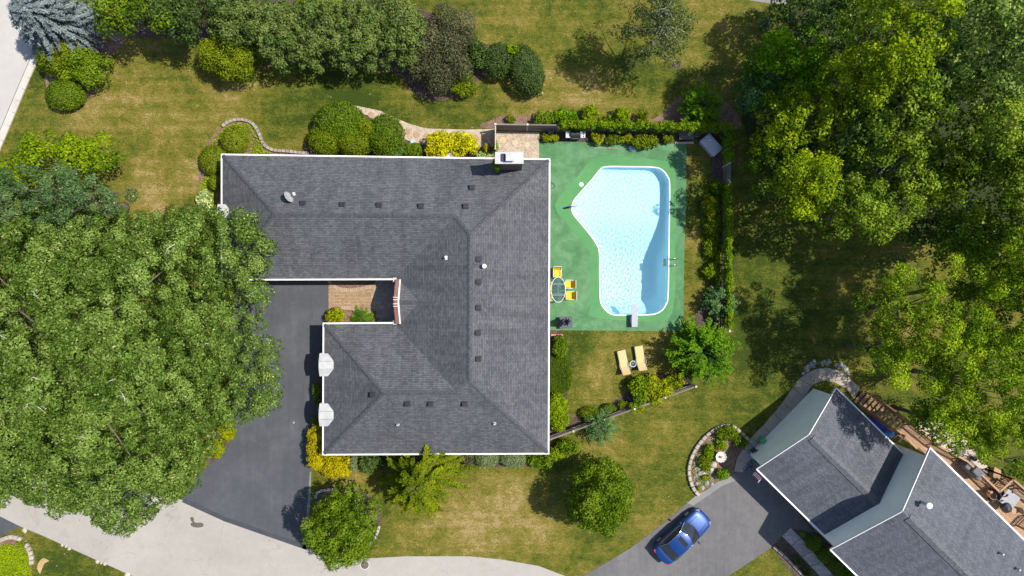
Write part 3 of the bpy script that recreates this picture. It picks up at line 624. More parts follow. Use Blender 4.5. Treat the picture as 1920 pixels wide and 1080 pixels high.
# entry court
flat('entry_court', 'tan paver court in front of the entry', [(614, 524), (760, 524), (760, 609), (614, 609)], 0.010, 'paver')
def border(pts, w, name, label, mat='paver_border', step=0.2, h=0.02, z=0.024, cat=None, kind=None):
    """a row of single stones laid along a path; alike stones share one mesh"""
    P = [W(*p) for p in smooth_path(pts, 8)]; L_ = [0.0]
    for a, b in zip(P, P[1:]): L_.append(L_[-1] + (b - a).length)
    root = thing(name, label, cat, P[len(P) // 2].copy())
    if kind: root['kind'] = kind
    me = MB().box((0, 0, 0), (step * 0.93, w, h)).mesh('stone_block')
    bm = bmesh.new(); bm.from_mesh(me); bmesh.ops.bevel(bm, geom=bm.edges[:], offset=min(w, h, step) * .12, segments=1, affect='EDGES'); bm.to_mesh(me); bm.free()
    me.materials.append(M[mat])
    s = step / 2; base = wloc(root)
    while s < L_[-1]:
        i = max(0, int(np.searchsorted(L_, s)) - 1); d = P[i + 1] - P[i]; p = P[i] + d * ((s - L_[i]) / max(d.length, 1e-6))
        o = link('block', me, None, root); o.location = p - base + Vector((0, 0, z + random.uniform(-.008, .008))); o.rotation_euler = (0, 0, math.atan2(d.y, d.x) + random.uniform(-.04, .04))
        o.scale = (random.uniform(.93, 1.03), random.uniform(.92, 1.06), 1); s += step
    return root
for pts, lb in (([(615, 523), (622, 534), (636, 541), (656, 544), (684, 540), (708, 533)], 'curved paver border along the north bed of the entry court'), ([(708, 530), (701, 545), (698, 562), (699, 578), (703, 590)], 'curved paver border before the dark entry step'), ([(640, 577), (660, 578), (680, 583), (700, 588)], 'curved paver border above the court shrubs')):
    r = border(pts, 0.26, 'paver_border', lb, 'paver_border', 0.15, 0.03, 0.018); r['kind'] = 'structure'
flat('entry_step', 'dark shaded paver landing at the entry', [(704, 524), (744, 524), (744, 608), (709, 608), (702, 585), (699, 563), (702, 543)], 0.016, 'paver_grey')
r = border([(418, 238), (432, 228.5), (453, 225), (474, 232), (486, 249), (495, 270), (512, 281.5), (542, 284.5), (563, 287), (592, 288.5)], 0.24, 'garden_wall', 'low curving block wall round the bed at the house corner', 'block', 0.3, 0.26, 0.11, 'garden wall')
r = border([(1310, 928), (1300, 916), (1293, 898), (1291, 881), (1294, 863), (1303, 842), (1319, 821), (1334, 808), (1349, 800), (1364, 797), (1378, 802), (1390, 812), (1401, 823), (1408, 828)], 0.24, 'garden_wall', 'pale stone edging round the bed with the white urn', 'block_pale', 0.42, 0.26, 0.11, 'garden wall')
r = border([(-16, 1030), (-4, 1017), (10, 1009), (26, 1006), (42, 1012), (54, 1025), (60, 1041), (61, 1056)], 0.3, 'garden_wall', 'cream stone ring round the corner flower bed', 'block_pale', 0.34, 0.22, 0.09, 'garden wall')
r = border([(592, 934), (594, 925), (602, 920), (615, 918), (628, 917)], 0.2, 'stone_edging', 'short stone edging above the round tree bed', 'block_pale', 0.3, 0.14, 0.06, 'edging')
r = border([(690, 1020), (700, 1012), (707, 1000), (711, 988)], 0.2, 'stone_edging', 'stone edging on the lawn side of the round tree bed', 'block_pale', 0.28, 0.14, 0.06, 'edging')
r = border([(1449, 1024), (1468, 1040), (1488, 1060), (1510, 1084)], 0.2, 'stone_edging', 'grey stone edging beside the neighbour front walk', 'block', 0.5, 0.2, 0.08, 'edging')
r = border([(586, 248), (590, 232), (600, 213), (614, 202), (627, 197)], 0.14, 'stone_edging', 'thin stone edging left of the rounded shrubs', 'block', 0.25, 0.1, 0.04, 'edging')
# neighbour walks: single slabs
def slabs(outer, inner, name, label, mat, z=0.024):
    root = thing(name, label, None, W(*outer[0])); root['kind'] = 'structure'
    for i in range(len(outer) - 1):
        q = [np.array(p, float) for p in (outer[i], outer[i + 1], inner[i + 1], inner[i])]; c = sum(q) / 4
        q = [c + (p - c) * (1 - 0.5 / max(np.linalg.norm(p - c), 1)) for p in q]
        MB().prism([Wxy(*p) for p in q], -0.02, z + random.uniform(-.006, .006)).build('slab', M[mat], root, bevel=0.006, seg=1)
    return root
slabs([(1376, 884), (1382, 858), (1394, 840), (1410, 818), (1431, 797), (1451, 774), (1467, 754), (1486, 726), (1498, 710), (1514, 699), (1531, 691), (1551, 689), (1571, 694), (1590, 705), (1612, 727)],
      [(1392, 886), (1404, 872), (1416, 860), (1432, 842), (1450, 820), (1470, 796), (1488, 772), (1508, 746), (1522, 724), (1530, 719), (1538, 716), (1548, 714), (1565, 717), (1585, 728), (1602, 748)], 'garden_walk', 'curving walk of concrete slabs behind the neighbour garage', 'slab')
slabs([(1466, 1005), (1484, 1023), (1502, 1043), (1520, 1062), (1540, 1083), (1560, 1104)], [(1482, 989), (1502, 1008), (1524, 1034), (1540, 1053), (1562, 1078), (1584, 1102)], 'front_walk', 'grey paver walk in shade beside the neighbour house', 'paver_grey')
flat('patio', 'pale concrete patio below the neighbour deck', [(1722, 800), (1734, 788), (1752, 782), (1790, 788), (1815, 830), (1832, 852), (1853, 880), (1832, 908), (1800, 890), (1750, 845)], 0.02, 'patio', True, 3)

# ------------------------------------------------------------------ swimming pool
pool = thing('swimming_pool', 'lazy L shaped swimming pool with sparkling pale blue water', 'pool', W(1185, 450))
cen = np.array(Wxy(1190, 455))
def depth(y):
    py = 540 - y / MPP; s = min(max((py - 395) / 110, 0), 1); s = s * s * (3 - 2 * s)
    return -(1.05 + 1.75 * s)
mb = MB(); n = len(pool_w); P = np.array(pool_w); vs = [(p[0], p[1], 0.0) for p in P]
vs += [(p[0], p[1], max(depth(p[1]) + 0.25, -1.5)) for p in P]
for s in (0.965, 0.90, 0.8, 0.65, 0.5, 0.34, 0.18, 0.06):
    for p in P:
        q = cen + (p - cen) * s; dz = depth(q[1])
        if s == 0.965: dz = max(dz + 0.06, -1.75)
        elif s == 0.90: dz = max(dz, -2.2)
        vs.append((q[0], q[1], dz))
fs = [(k * n + i, k * n + (i + 1) % n, (k + 1) * n + (i + 1) % n, (k + 1) * n + i) for k in range(9) for i in range(n)]
fs.append(tuple(9 * n + i for i in range(n)))
mb.add(vs, fs); mb.build('basin', M['liner'], pool, smooth=True)
mb = MB(); mb.prism(cop_out, -0.03, 0.042, [cop_in]); mb.build('coping', M['white'], pool)
def make_water():
    m, t, b = nt('pool_water'); setcol(b, (0.93, 0.99, 1.0), 0.0, 0, 0.5)
    b.inputs['IOR'].default_value = 1.33; b.inputs['Transmission Weight'].default_value = 1.0
    return m
M['water'] = make_water()
def water():
    g = 0.035; xs = np.arange(P[:, 0].min() - .2, P[:, 0].max() + .2, g); ys = np.arange(P[:, 1].min() - .2, P[:, 1].max() + .2, g)
    X, Y = np.meshgrid(xs, ys); Z = np.zeros(X.shape); r = np.random.default_rng(3)
    for k in range(60):
        a = r.uniform(0, 2 * math.pi); lam = r.uniform(0.17, 0.46); kx, ky = math.cos(a) * 2 * math.pi / lam, math.sin(a) * 2 * math.pi / lam
        Z += 0.00072 * lam * np.sin(kx * X + ky * Y + r.uniform(0, 6.28))
    calm = np.clip((X - Wxy(1215, 0)[0]) / 1.2, 0, 1)          # sheltered strip under the east wall
    Z *= 1 - 0.6 * calm
    cx, cy = (X[:-1, :-1] + X[1:, 1:]) / 2, (Y[:-1, :-1] + Y[1:, 1:]) / 2
    keep = inside(offset_poly(pool_w, 0.07), cx, cy); idx = np.arange(X.size).reshape(X.shape)
    q = np.stack([idx[:-1, :-1], idx[:-1, 1:], idx[1:, 1:], idx[1:, :-1]], -1)[keep]
    base = wloc(pool); me = bpy.data.meshes.new('water')
    me.from_pydata(np.stack([X.ravel() - base.x, Y.ravel() - base.y, Z.ravel() - 0.11], -1).tolist(), [], q.tolist())
    bm = bmesh.new(); bm.from_mesh(me); bmesh.ops.delete(bm, geom=[v for v in bm.verts if not v.link_faces], context='VERTS'); bm.to_mesh(me); bm.free()
    me.polygons.foreach_set('use_smooth', [True] * len(me.polygons)); me.update()
    return link('water', me, M['water'], pool)
wat = water()
sun_d.cycles.is_caustics_light = True
wat.cycles.is_caustics_caster = True
for ch in pool.children:
    if ch.name.startswith('basin'): ch.cycles.is_caustics_receiver = True
MB().disc(Wxy(1090, 346), 0.16, 0.03, 0.052, 18).build('skimmer_lid', M['white'], pool)
p = W(1253, 400, -0.4); MB().tube([p + Vector((.05, 0, 0)), p + Vector((-.06, 0, 0))], 0.14, 14).build('pool_light', M['white'], pool)
# ------------------------------------------------------------------ the main house
EZ = 2.9; EF = (CAM_H - EZ) / CAM_H * MPP; PITCH = 0.46
house = thing('house', 'long single storey house with charcoal hipped shingle roof and white gutters', 'house', W(880, 560))
def E(px, py, run=0.0): return Vector(((px - 960) * EF, (540 - py) * EF, EZ + run * EF * PITCH))
NW, NE, SE, SW = E(417, 291), E(1029, 300), E(1027, 849), E(607, 851)
GNW, C1, C2, WSW = E(608, 608), E(741, 607), E(741, 522), E(417, 523)
R1, R2 = E(533, 407, 116), E(857, 411, 115); R3, R4 = E(885, 444, 144), E(884, 706, 143)
R5, R6 = E(729, 729, 121.5), E(862, 728, 121.5)
def plane_uv(me, eave_a, eave_b):
    """u runs along the eave, v up the slope, in metres"""
    d = Vector((eave_b.x - eave_a.x, eave_b.y - eave_a.y, 0)).normalized()
    uv = me.uv_layers.new(name='UVMap')
    for pl in me.polygons:
        n = pl.normal; s = n.cross(d); s = s if s.z > 0 else -s
        for li in pl.loop_indices:
            co = me.vertices[me.loops[li].vertex_index].co; uv.data[li].uv = (co.dot(d) + 50, co.dot(s) + 50)
def roof_plane(root, name, pts, mat, base, eave=(0, 1)):
    o = wloc(root); me = bpy.data.meshes.new(name)
    vs = [Vector(p) - o for p in pts]
    tris = tessellate_polygon([[Vector((p.x, p.y, 0)) for p in vs]])
    tr = []
    for t in tris:
        a, b, c = (vs[i] for i in t)
        tr.append(tuple(t) if (b - a).cross(c - a).z > 0 else (t[0], t[2], t[1]))
    me.from_pydata([tuple(v) for v in vs], [], tr); me.update()
    plane_uv(me, vs[eave[0]], vs[eave[1]])
    return link(name, me, M[mat], base)
roof = empty('roof', (0, 0, 0)); roof.parent = house
DZ1 = E(752, 527, 11); DZ2 = E(752, 605, 11); DPK = E(790, 566, 49); DFR = Vector((DZ1.x, DPK.y, DPK.z))
roof_plane(house, 'roof_slope', [NE, NW, R1, R2, R3], 'shingle', roof)
roof_plane(house, 'roof_slope', [NW, WSW, R1], 'shingle', roof)
roof_plane(house, 'roof_slope', [WSW, C2, R2, R1], 'shingle', roof)
roof_plane(house, 'roof_slope', [C2, C1, R6, R4, R3, R2], 'shingle', roof)
roof_plane(house, 'roof_slope', [SE, NE, R3, R4], 'shingle', roof)
roof_plane(house, 'roof_slope', [SW, SE, R4, R6, R5], 'shingle', roof)
roof_plane(house, 'roof_slope', [C1, GNW, R5, R6], 'shingle', roof)
roof_plane(house, 'roof_slope', [GNW, SW, R5], 'shingle', roof)
up = Vector((0, 0, 0.02))
roof_plane(house, 'entry_roof', [DFR + up, DZ1 + up, DPK + up], 'shingle', roof, (0, 2))
roof_plane(house, 'entry_roof', [DFR + up, DPK + up, DZ2 + up], 'shingle', roof, (0, 1))
def caps(parent, mat, lines, w=0.3, step=0.2):
    """overlapping cap shingles bent over the ridges and hips"""
    for a, b, na, nb in lines:
        mb = MB(); d = (b - a); n = int(d.length / step); u = d.normalized(); side = u.cross(Vector((0, 0, 1))).normalized()
        drop = na
        for k in range(n):
            p = a + u * (k * step); q = a + u * (k * step + step * 1.15); j = random.uniform(-.012, .012)
            l0 = Vector((0, 0, 0.028 + .010)); l1 = Vector((0, 0, 0.016))
            vs = [p + l1 + side * w / 2 - Vector((0, 0, drop * w / 2)), p + l1, p + l1 - side * w / 2 - Vector((0, 0, drop * w / 2)), q + l0 + side * (w / 2 + j) - Vector((0, 0, drop * w / 2)), q + l0, q + l0 - side * (w / 2 + j) - Vector((0, 0, drop * w / 2))]
            mb.add(vs, [(0, 1, 4, 3), (1, 2, 5, 4), (3, 4, 1, 0)][:2] + [(3, 0, 0 + 0, 3)][:0])
        o = mb.build('ridge_cap', M[mat], parent); 
HP = PITCH / math.sqrt(2)
caps(roof, 'ridge', [(R1, R2, PITCH, 0), (R3, R4, PITCH, 0), (R5, R6, PITCH, 0), (NW, R1, HP, 0), (WSW, R1, HP, 0), (R2, R3, HP, 0), (NE, R3, HP, 0), (SE, R4, HP, 0), (SW, R5, HP, 0), (GNW, R5, HP, 0), (DFR + up, DPK + up, .4, 0)])
# gutters and fascia (each run its own piece), soffit, walls
GUT = [(NW, NE), (NE, SE), (SE, SW), (SW, GNW), (GNW, C1), (C2, WSW), (WSW, NW)]
for a, b in GUT:
    d = (b - a).normalized(); s = Vector((d.y, -d.x, 0)); mid = (a + b) / 2
    if (mid + s * .3 - Vector((880 - 960, 0, 0))).length < 0: s = -s
    ring = [(x, y) for x, y in ((p.x, p.y) for p in (NW, NE, SE, SW, GNW, C1, C2, WSW))]
    t_ = mid + s * 0.2
    if inside(ring, np.array([t_.x]), np.array([t_.y]))[0]: s = -s
    o_ = s * 0.06; dn = Vector((0, 0, -0.075))
    MB().bar(a + o_ + dn, b + o_ + dn + d * 0.1125, 0.105, 0.13).build('gutter', M['white'], house)
ring8 = [NW, NE, SE, SW, GNW, C1, C2, WSW]
MB().prism([(p.x, p.y) for p in ring8], EZ - 0.20, EZ - 0.17).build('soffit', M['white'], house)
WALL = [(432, 305), (1014, 313), (1012, 834), (622, 836), (622, 622), (752, 620), (752, 509), (432, 509)]
def wall_uv(me):
    uv = me.uv_layers.new(name='UVMap')
    for pl in me.polygons:
        n = pl.normal; d = Vector((-n.y, n.x, 0)); d = d.normalized() if d.length > .1 else Vector((1, 0, 0)); s = Vector((0, 0, 1)) if abs(n.z) < .7 else Vector((0, 1, 0))
        for li in pl.loop_indices:
            co = me.vertices[me.loops[li].vertex_index].co; uv.data[li].uv = (co.dot(d) + 50, co.dot(s) + 50)
wp = [E(*p) for p in WALL]
for i in range(len(wp)):
    a, b = wp[i], wp[(i + 1) % len(wp)]; a = Vector((a.x, a.y, 0)); b = Vector((b.x, b.y, 0)); d = (b - a).normalized()
    o = MB().bar(a + Vector((0, 0, 1.36)), b + Vector((0, 0, 1.36)), 0.2, 2.72).build('wall', M['brick'], house); wall_uv(o.data)
def opening(c, along, w, h, zc, kind):
    """window or door set on a wall face: frame proud of the brick, pane inside it"""
    d = Vector(along).normalized(); c = Vector(c)
    fr = MB()
    for s in (-1, 1): fr.bar(c + d * s * (w / 2) + Vector((0, 0, zc - h / 2)), c + d * s * (w / 2) + Vector((0, 0, zc + h / 2)), 0.09, 0.26, up=(d.y, -d.x, 0))
    for s in (-1, 1): fr.bar(c - d * (w / 2 - .05) + Vector((0, 0, zc + s * (h / 2 - .045))), c + d * (w / 2 - .05) + Vector((0, 0, zc + s * (h / 2 - .045))), 0.258, 0.09)
    f = fr.build(kind, M['white'], house)
    pn = MB(); pn.bar(c - d * (w / 2 - .05) + Vector((0, 0, zc)), c + d * (w / 2 - .05) + Vector((0, 0, zc)), 0.23, h - .1)
    off = wloc(house); me = pn.mesh('pane', off); link('panel' if 'door' in kind else 'pane', me, M['white'] if 'door' in kind else M['glassdark'], f)
for py in (684, 777): p = E(622, py); opening((p.x, p.y, 0), (0, 1, 0), 2.5, 2.2, 1.12, 'garage_door')
for py, w in ((360, 1.4), (430, 2.4), (520, 1.8), (600, 1.4), (690, 1.6), (780, 1.6)): p = E(1013, py); opening((p.x, p.y, 0), (0, 1, 0), w, 1.3, 1.5, 'window')
for px in (700, 800, 900, 970): p = E(px, 835); opening((p.x, p.y, 0), (1, 0, 0), 1.5, 1.3, 1.5, 'window')
for px in (480, 580, 680, 790): p = E(px, 306 + (px - 432) * .0137); opening((p.x, p.y, 0), (1, 0, 0), 1.4, 1.3, 1.5, 'window')
p = E(752, 565); opening((p.x, p.y, 0), (0, 1, 0), 1.1, 2.1, 1.06, 'entry_door')
# brick gable parapet over the entry, with the white flashing behind it
def gable_strip(x0, x1, name, mat, dz):
    A, B = E(x0, 524), E(x1, 607); zc = DPK.z + .12 + dz; zl = EZ + .22 + dz
    ys = [A.y, (A.y * 4 + B.y * 3) / 7, (A.y * 3 + B.y * 4) / 7, B.y]; xs = (A.x, E(x1, 524).x)
    mb = MB()
    for i, zt in enumerate((zl, zc, zc, zl)):
        for x in xs:
            mb.v += [(x, ys[i], EZ - .5), (x, ys[i], zt)]
    for i in range(3):
        a = i * 4; b = a + 4
        mb.f += [(a, b, b + 1, a + 1), (a + 2, a + 3, b + 3, b + 2), (a + 1, b + 1, b + 3, a + 3)]
    mb.f += [(0, 1, 3, 2), (12, 14, 15, 13)]
    o = mb.build(name, M[mat], house); wall_uv(o.data); return o
gable_strip(742.5, 750, 'brick_parapet', 'brick', 0.0)
gable_strip(750.2, 752.5, 'flashing', 'white', 0.05)
for py in (557, 561.5, 569, 573.5): MB().box(E(746, py) + Vector((0, 0, DPK.z + .12 - EZ)), (0.33, 0.03, 0.04)).build('coping_stone', M['white'], house)
for p in ((741, 524.5), (741, 604.5)): MB().box(E(*p) + Vector((0, 0, -.1)), (0.3, 0.3, 0.3)).build('downspout_head', M['whitemetal'], house)
# faceted white canopies over the garage doors and the west window
def canopy_hood(px0, py, half, pxm, pxs, px_in):
    y0 = E(px0, py).y; hw = half * EF; t = hw / 3
    zt = EZ + (pxm - px_in) * EF * PITCH + .03; ze = EZ + (pxs - px_in) * EF * PITCH + .02
    xo = E(px0, py).x; xm = E(pxm, py).x; xs = E(pxs, py).x
    pr = [(y0 - hw, ze, xs), (y0 - t, zt, xm), (y0 + t, zt, xm), (y0 + hw, ze, xs)]
    root = None
    mb = MB()
    for i in range(3):
        (ya, za, xa), (yb, zb, xb) = pr[i], pr[i + 1]
        e = 0.008
        m2 = MB().add([(xo, ya + e, za), (xa, ya + e, za), (xb, yb - e, zb), (xo, yb - e, zb), (xo, ya + e, za - .05), (xa, ya + e, za - .05), (xb, yb - e, zb - .05), (xo, yb - e, zb - .05)], [(0, 1, 2, 3), (4, 7, 6, 5), (0, 4, 5, 1), (3, 2, 6, 7), (0, 3, 7, 4), (1, 5, 6, 2)])
        if root is None: root = m2.build('canopy_hood', M['whitemetal'], house)
        else: m2.build('canopy_panel', M['whitemetal'], root)
    f = MB().add([(xo + .02, y, z - .052) for y, z, _ in pr] + [(xo + .02, y, EZ - .35) for y, z, _ in pr] + [(xo + .1, y, z - .052) for y, z, _ in pr] + [(xo + .1, y, EZ - .35) for y, z, _ in pr],
             [(0, 1, 5, 4), (1, 2, 6, 5), (2, 3, 7, 6), (8, 12, 13, 9), (9, 13, 14, 10), (10, 14, 15, 11), (0, 4, 12, 8), (3, 11, 15, 7)])
    f.build('canopy_face', M['white'], root)
canopy_hood(600.5, 683.5, 21.5, 628, 616, 607); canopy_hood(600.5, 777, 21.5, 628, 616, 607); canopy_hood(410, 396, 13, 432, 424, 417)
# roof vents and pipes: a part each
def roof_z(x, y):
    px, py = x / EF + 960, 540 - y / EF; d = 0
    for x0, y0, x1, y1 in ((417, 295, 1029, 523), (741, 299, 1028, 850), (607, 607, 1028, 850)): d = max(d, min(px - x0, x1 - px, py - y0, y1 - py))
    return EZ + d * EF * PITCH
def on_roof(px, py, dz=0.0):
    z = 4.2
    for _ in range(8): p = W(px, py, z + dz); z = roof_z(p.x, p.y)
    return Vector((p.x, p.y, z))
VENTS = [(568, 382), (642, 384), (711, 385), (789, 387), (873, 387), (885, 352), (897, 486), (897, 529), (897, 577), (896, 624), (897, 673), (699, 740), (764, 757), (807, 757), (871, 757), (760, 566)]
for i, (px, py) in enumerate(VENTS):
    p = on_roof(px, py); s = 0.3 if i < 15 else 0.16
    v = MB().box(p + Vector((0, 0, .03)), (s * 1.35, s * 1.3, .16)).build('roof_vent', M['black'], house, bevel=.01, seg=1)
    v2 = MB().box(p + Vector((0, 0, .16)), (s, s * .95, .1)); off = wloc(house); link('vent_hood', v2.mesh('vent_hood', off), M['darkmetal'], v)
for px, py, r, h, mt in ((836, 483, .06, .3, 'white'), (745, 797, .055, .3, 'greymetal'), (927, 795, .055, .3, 'greymetal')):
    p = on_roof(px, py, .2); mb = MB(); mb.tube([p - Vector((0, 0, .2)), p + Vector((0, 0, h))], [r * 1.9, r], 12); mb.tube([p + Vector((0, 0, -.15)), p + Vector((0, 0, -.02 + .06))], [r * 3, r * 2.2], 12); mb.build('vent_pipe', M[mt], house)
p = on_roof(908, 499, .5); mb = MB(); mb.tube([p - Vector((0, 0, .2)), p + Vector((0, 0, .4))], .07, 12); mb.lathe(p + Vector((0, 0, .4)), [(.06, 0), (.15, .02), (.15, .1), (.05, .16)], 16); mb.build('flue_cap', M['white'], house)
# chimney
CT = 6.1; ca, cb = W(929, 286, CT), W(981, 306.5, CT)
chim = MB(); chim.box(((ca.x + cb.x) / 2, (ca.y + cb.y) / 2, CT / 2 - .06), (cb.x - ca.x - .1, ca.y - cb.y - .08, CT - .12)); ch = chim.build('chimney', M['brick_dark'], house); wall_uv(ch.data)
off = wloc(house)
link('chimney_cap', MB().box(((ca.x + cb.x) / 2, (ca.y + cb.y) / 2, CT), (cb.x - ca.x + .06, ca.y - cb.y + .06, .12)).mesh('chimney_cap', off), M['whitemetal'], ch)
f1 = W(957, 296, CT); link('flue_hood', MB().box(f1 + Vector((0, 0, .22)), (.52, .48, .3)).mesh('flue_hood', off), M['whitemetal'], ch)
link('flue_lid', MB().box(f1 + Vector((0, 0, .39)), (.6, .56, .035)).mesh('flue_lid', off), M['whitemetal'], ch)
f2 = W(943.5, 296, CT); link('flue', MB().box(f2 + Vector((0, 0, .12)), (.22, .5, .12)).mesh('flue', off), M['copper'], ch)
# satellite dish on the roof
dp = on_roof(545, 372); dish = thing('satellite_dish', 'grey satellite dish with feed arm on the west wing roof', 'satellite dish', dp)
nrm = Vector((0.88, 0.42, 0.22)).normalized(); c0 = Vector((0, 0, .55)); a = nrm.cross(Vector((0, 0, 1))).normalized(); b_ = nrm.cross(a)
mb = MB(); rings = [(0.02, 0), (.2, .015), (.36, .05), (.46, .085)]; nn = 22; vs = []
for r, dzz in rings:
    for k in range(nn): t = 2 * math.pi * k / nn; vs.append(c0 + a * math.cos(t) * r * .86 + b_ * math.sin(t) * r * 1.1 + nrm * dzz)
fs = [(i * nn + k, i * nn + (k + 1) % nn, (i + 1) * nn + (k + 1) % nn, (i + 1) * nn + k) for i in range(3) for k in range(nn)]
vs2 = [v - nrm * .02 for v in vs]; m_ = len(vs); mb.add(vs + vs2, fs + [tuple(i + m_ for i in f[::-1]) for f in fs] + [(3 * nn + k, 3 * nn + (k + 1) % nn, 3 * nn + (k + 1) % nn + m_, 3 * nn + k + m_) for k in range(nn)])
mb.build('reflector', M['greymetal'], dish, smooth=True, local=True)
MB().tube([(-.02, 0, -.02), (-.02, 0, .3), c0 - nrm * .03], [.035, .035, .035], 8).build('mast', M['greymetal'], dish, local=True)
tip = c0 + nrm * .52 + b_ * -.05 + Vector((0, 0, -.06)); MB().bar(c0 + b_ * .45, tip, .04, .04).build('feed_arm', M['whitemetal'], dish, local=True)
MB().box(tip, (.13, .2, .13), .4).build('feed_horn', M['white'], dish, local=True)
MB().tube([(-.05, 0, .3), (-.05, -.42, .02)], .018, 6).build('brace', M['whitemetal'], dish, local=True)

# ------------------------------------------------------------------ the neighbour house
NA = math.radians(-44.4); NU = Vector((math.cos(NA), math.sin(NA), 0)); NV = Vector((-math.sin(NA), math.cos(NA), 0)); NO = Vector((20.18, -10.0, 0))
def N(u, v, z=0.0): return NO + NU * u + NV * v + Vector((0, 0, z))
VM = 0.27                                                       # the taller wing stands a little further back
def NM(u, v, z=0.0): return N(u, v + VM, z)
nb = thing('neighbour_house', 'neighbour house with grey gabled roofs and pale siding, only partly in view', 'house', N(4, 0))
GE, GR, GH = 2.9, 4.9, 3.98; ME_, MR, MH = 5.0, 7.6, 4.78; UM = 6.6; UE = 26.0
nroof = empty('roof', (0, 0, 0)); nroof.parent = nb
roof_plane(nb, 'roof_slope', [N(UM, GH, GE), N(-.04, GH, GE), N(-.04, 0, GR), N(UM, 0, GR)], 'shingle_n', nroof)
roof_plane(nb, 'roof_slope', [N(-.04, -GH, GE), N(UM, -GH, GE), N(UM, 0, GR), N(-.04, 0, GR)], 'shingle_n', nroof)
roof_plane(nb, 'roof_slope', [NM(UE, MH, ME_), NM(UM - .2, MH, ME_), NM(UM - .2, 0, MR), NM(UE, 0, MR)], 'shingle_n', nroof)
roof_plane(nb, 'roof_slope', [NM(UM - .2, -MH, ME_), NM(UE, -MH, ME_), NM(UE, 0, MR), NM(UM - .2, 0, MR)], 'shingle_n', nroof)
for u0, u1, z in ((.25, UM - .1, GR), (UM + .35, UE, MR)):
    pit = .5 if z == GR else .54; mb = MB(); N_ = N if z == GR else NM
    for s in (-1, 1): mb.add([N_(u0, 0, z + .06), N_(u1, 0, z + .06), N_(u1, s * .3, z + .05 - .3 * pit), N_(u0, s * .3, z + .05 - .3 * pit), N_(u1, s * .3, z - .3 * pit), N_(u0, s * .3, z - .3 * pit)], [(0, 1, 2, 3), (3, 2, 4, 5)])
    mb.build('ridge_vent', M['ridge_n'], nroof)
def trim(a, b, w=.1, h=.16): MB().bar(a, b, w, h).build('trim', M['white'], nb)
for s in (-1, 1):
    trim(N(-.04, s * (GH + .05), GE - .08), N(UM - .05, s * (GH + .05), GE - .08)); trim(NM(UM - .2, s * (MH + .05), ME_ - .08), NM(UE, s * (MH + .05), ME_ - .08))
    trim(N(-.07, s * (GH + .05), GE - .09), N(-.07, 0, GR - .075), .05); trim(NM(UM - .23, s * (MH + .05), ME_ - .09), NM(UM - .23, 0, MR - .075), .05)
def gable_wall(u, hw, ze, zr, roof_hw, name='gable_wall', thick=.18, F=N):
    zk = ze + (zr - ze) * (1 - hw / roof_hw)
    pts = [(-hw, 0), (hw, 0), (hw, zk - .06), (0, zr - .06), (-hw, zk - .06)]
    mb = MB().add([F(u, v, z) for v, z in pts] + [F(u + thick, v, z) for v, z in pts], [(0, 4, 3, 2, 1), (5, 6, 7, 8, 9)] + [(i, (i + 1) % 5, (i + 1) % 5 + 5, i + 5) for i in range(5)])
    mb.build(name, M['siding'], nb)
gable_wall(0.0, 3.45, GE, GR, GH); gable_wall(UM, 4.25, ME_, MR, MH, F=NM)
def side_wall(u0, u1, v, h): MB().bar(N(u0, v, h / 2), N(u1, v, h / 2), .18, h).build('side_wall', M['siding'], nb)
side_wall(.185, UM - .005, 3.36, GE); side_wall(.185, UM - .005, -3.36, GE); side_wall(UM + .185, UE, 4.16 + VM, ME_); side_wall(UM + .185, UE, -4.16 + VM, ME_)
def n_open(u, v, w, h, zc, name, mat):
    MB().bar(N(u - w / 2, v, zc), N(u + w / 2, v, zc), .24, h).build(name, M[mat], nb)
n_open(3.4, -3.36, 4.6, 2.1, 1.07, 'garage_door', 'white'); n_open(11, 4.16 + VM, 2.2, 2.0, 3.05, 'patio_door', 'glassdark'); n_open(16, 4.16 + VM, 1.6, 1.2, 3.4, 'window', 'glassdark')
MB().bar(N(UM - .02, -2.95 - .6, 1.5), N(UM - .02, -2.95 - .6, 2.6), .7, .06, up=tuple(NU)).build('window', M['glassdark'], nb)
# pipes on the neighbour roof
def n_roof_pt(px, py, dz=0):
    z = 6.0
    for _ in range(10):
        p = W(px, py, z + dz); v = (p - NO).dot(NV) - VM; z = MR - abs(v) / MH * (MR - ME_)
    return Vector((p.x, p.y, z))
p = n_roof_pt(1740, 947, .7); mb = MB(); mb.tube([p - Vector((0, 0, .1)), p + Vector((0, 0, .75))], .09, 12); mb.build('flue_pipe', M['whitemetal'], nb); MB().lathe(p + Vector((0, 0, .75)), [(.1, 0), (.2, .03), (.2, .12), (.08, .2)], 18).build('flue_cap', M['white'], nb)
for px, py in ((1880, 1039), (1911, 1068)): p = n_roof_pt(px, py, .3); MB().tube([p - Vector((0, 0, .1)), p + Vector((0, 0, .4))], [.09, .06], 12).build('vent_pipe', M['greymetal'], nb)
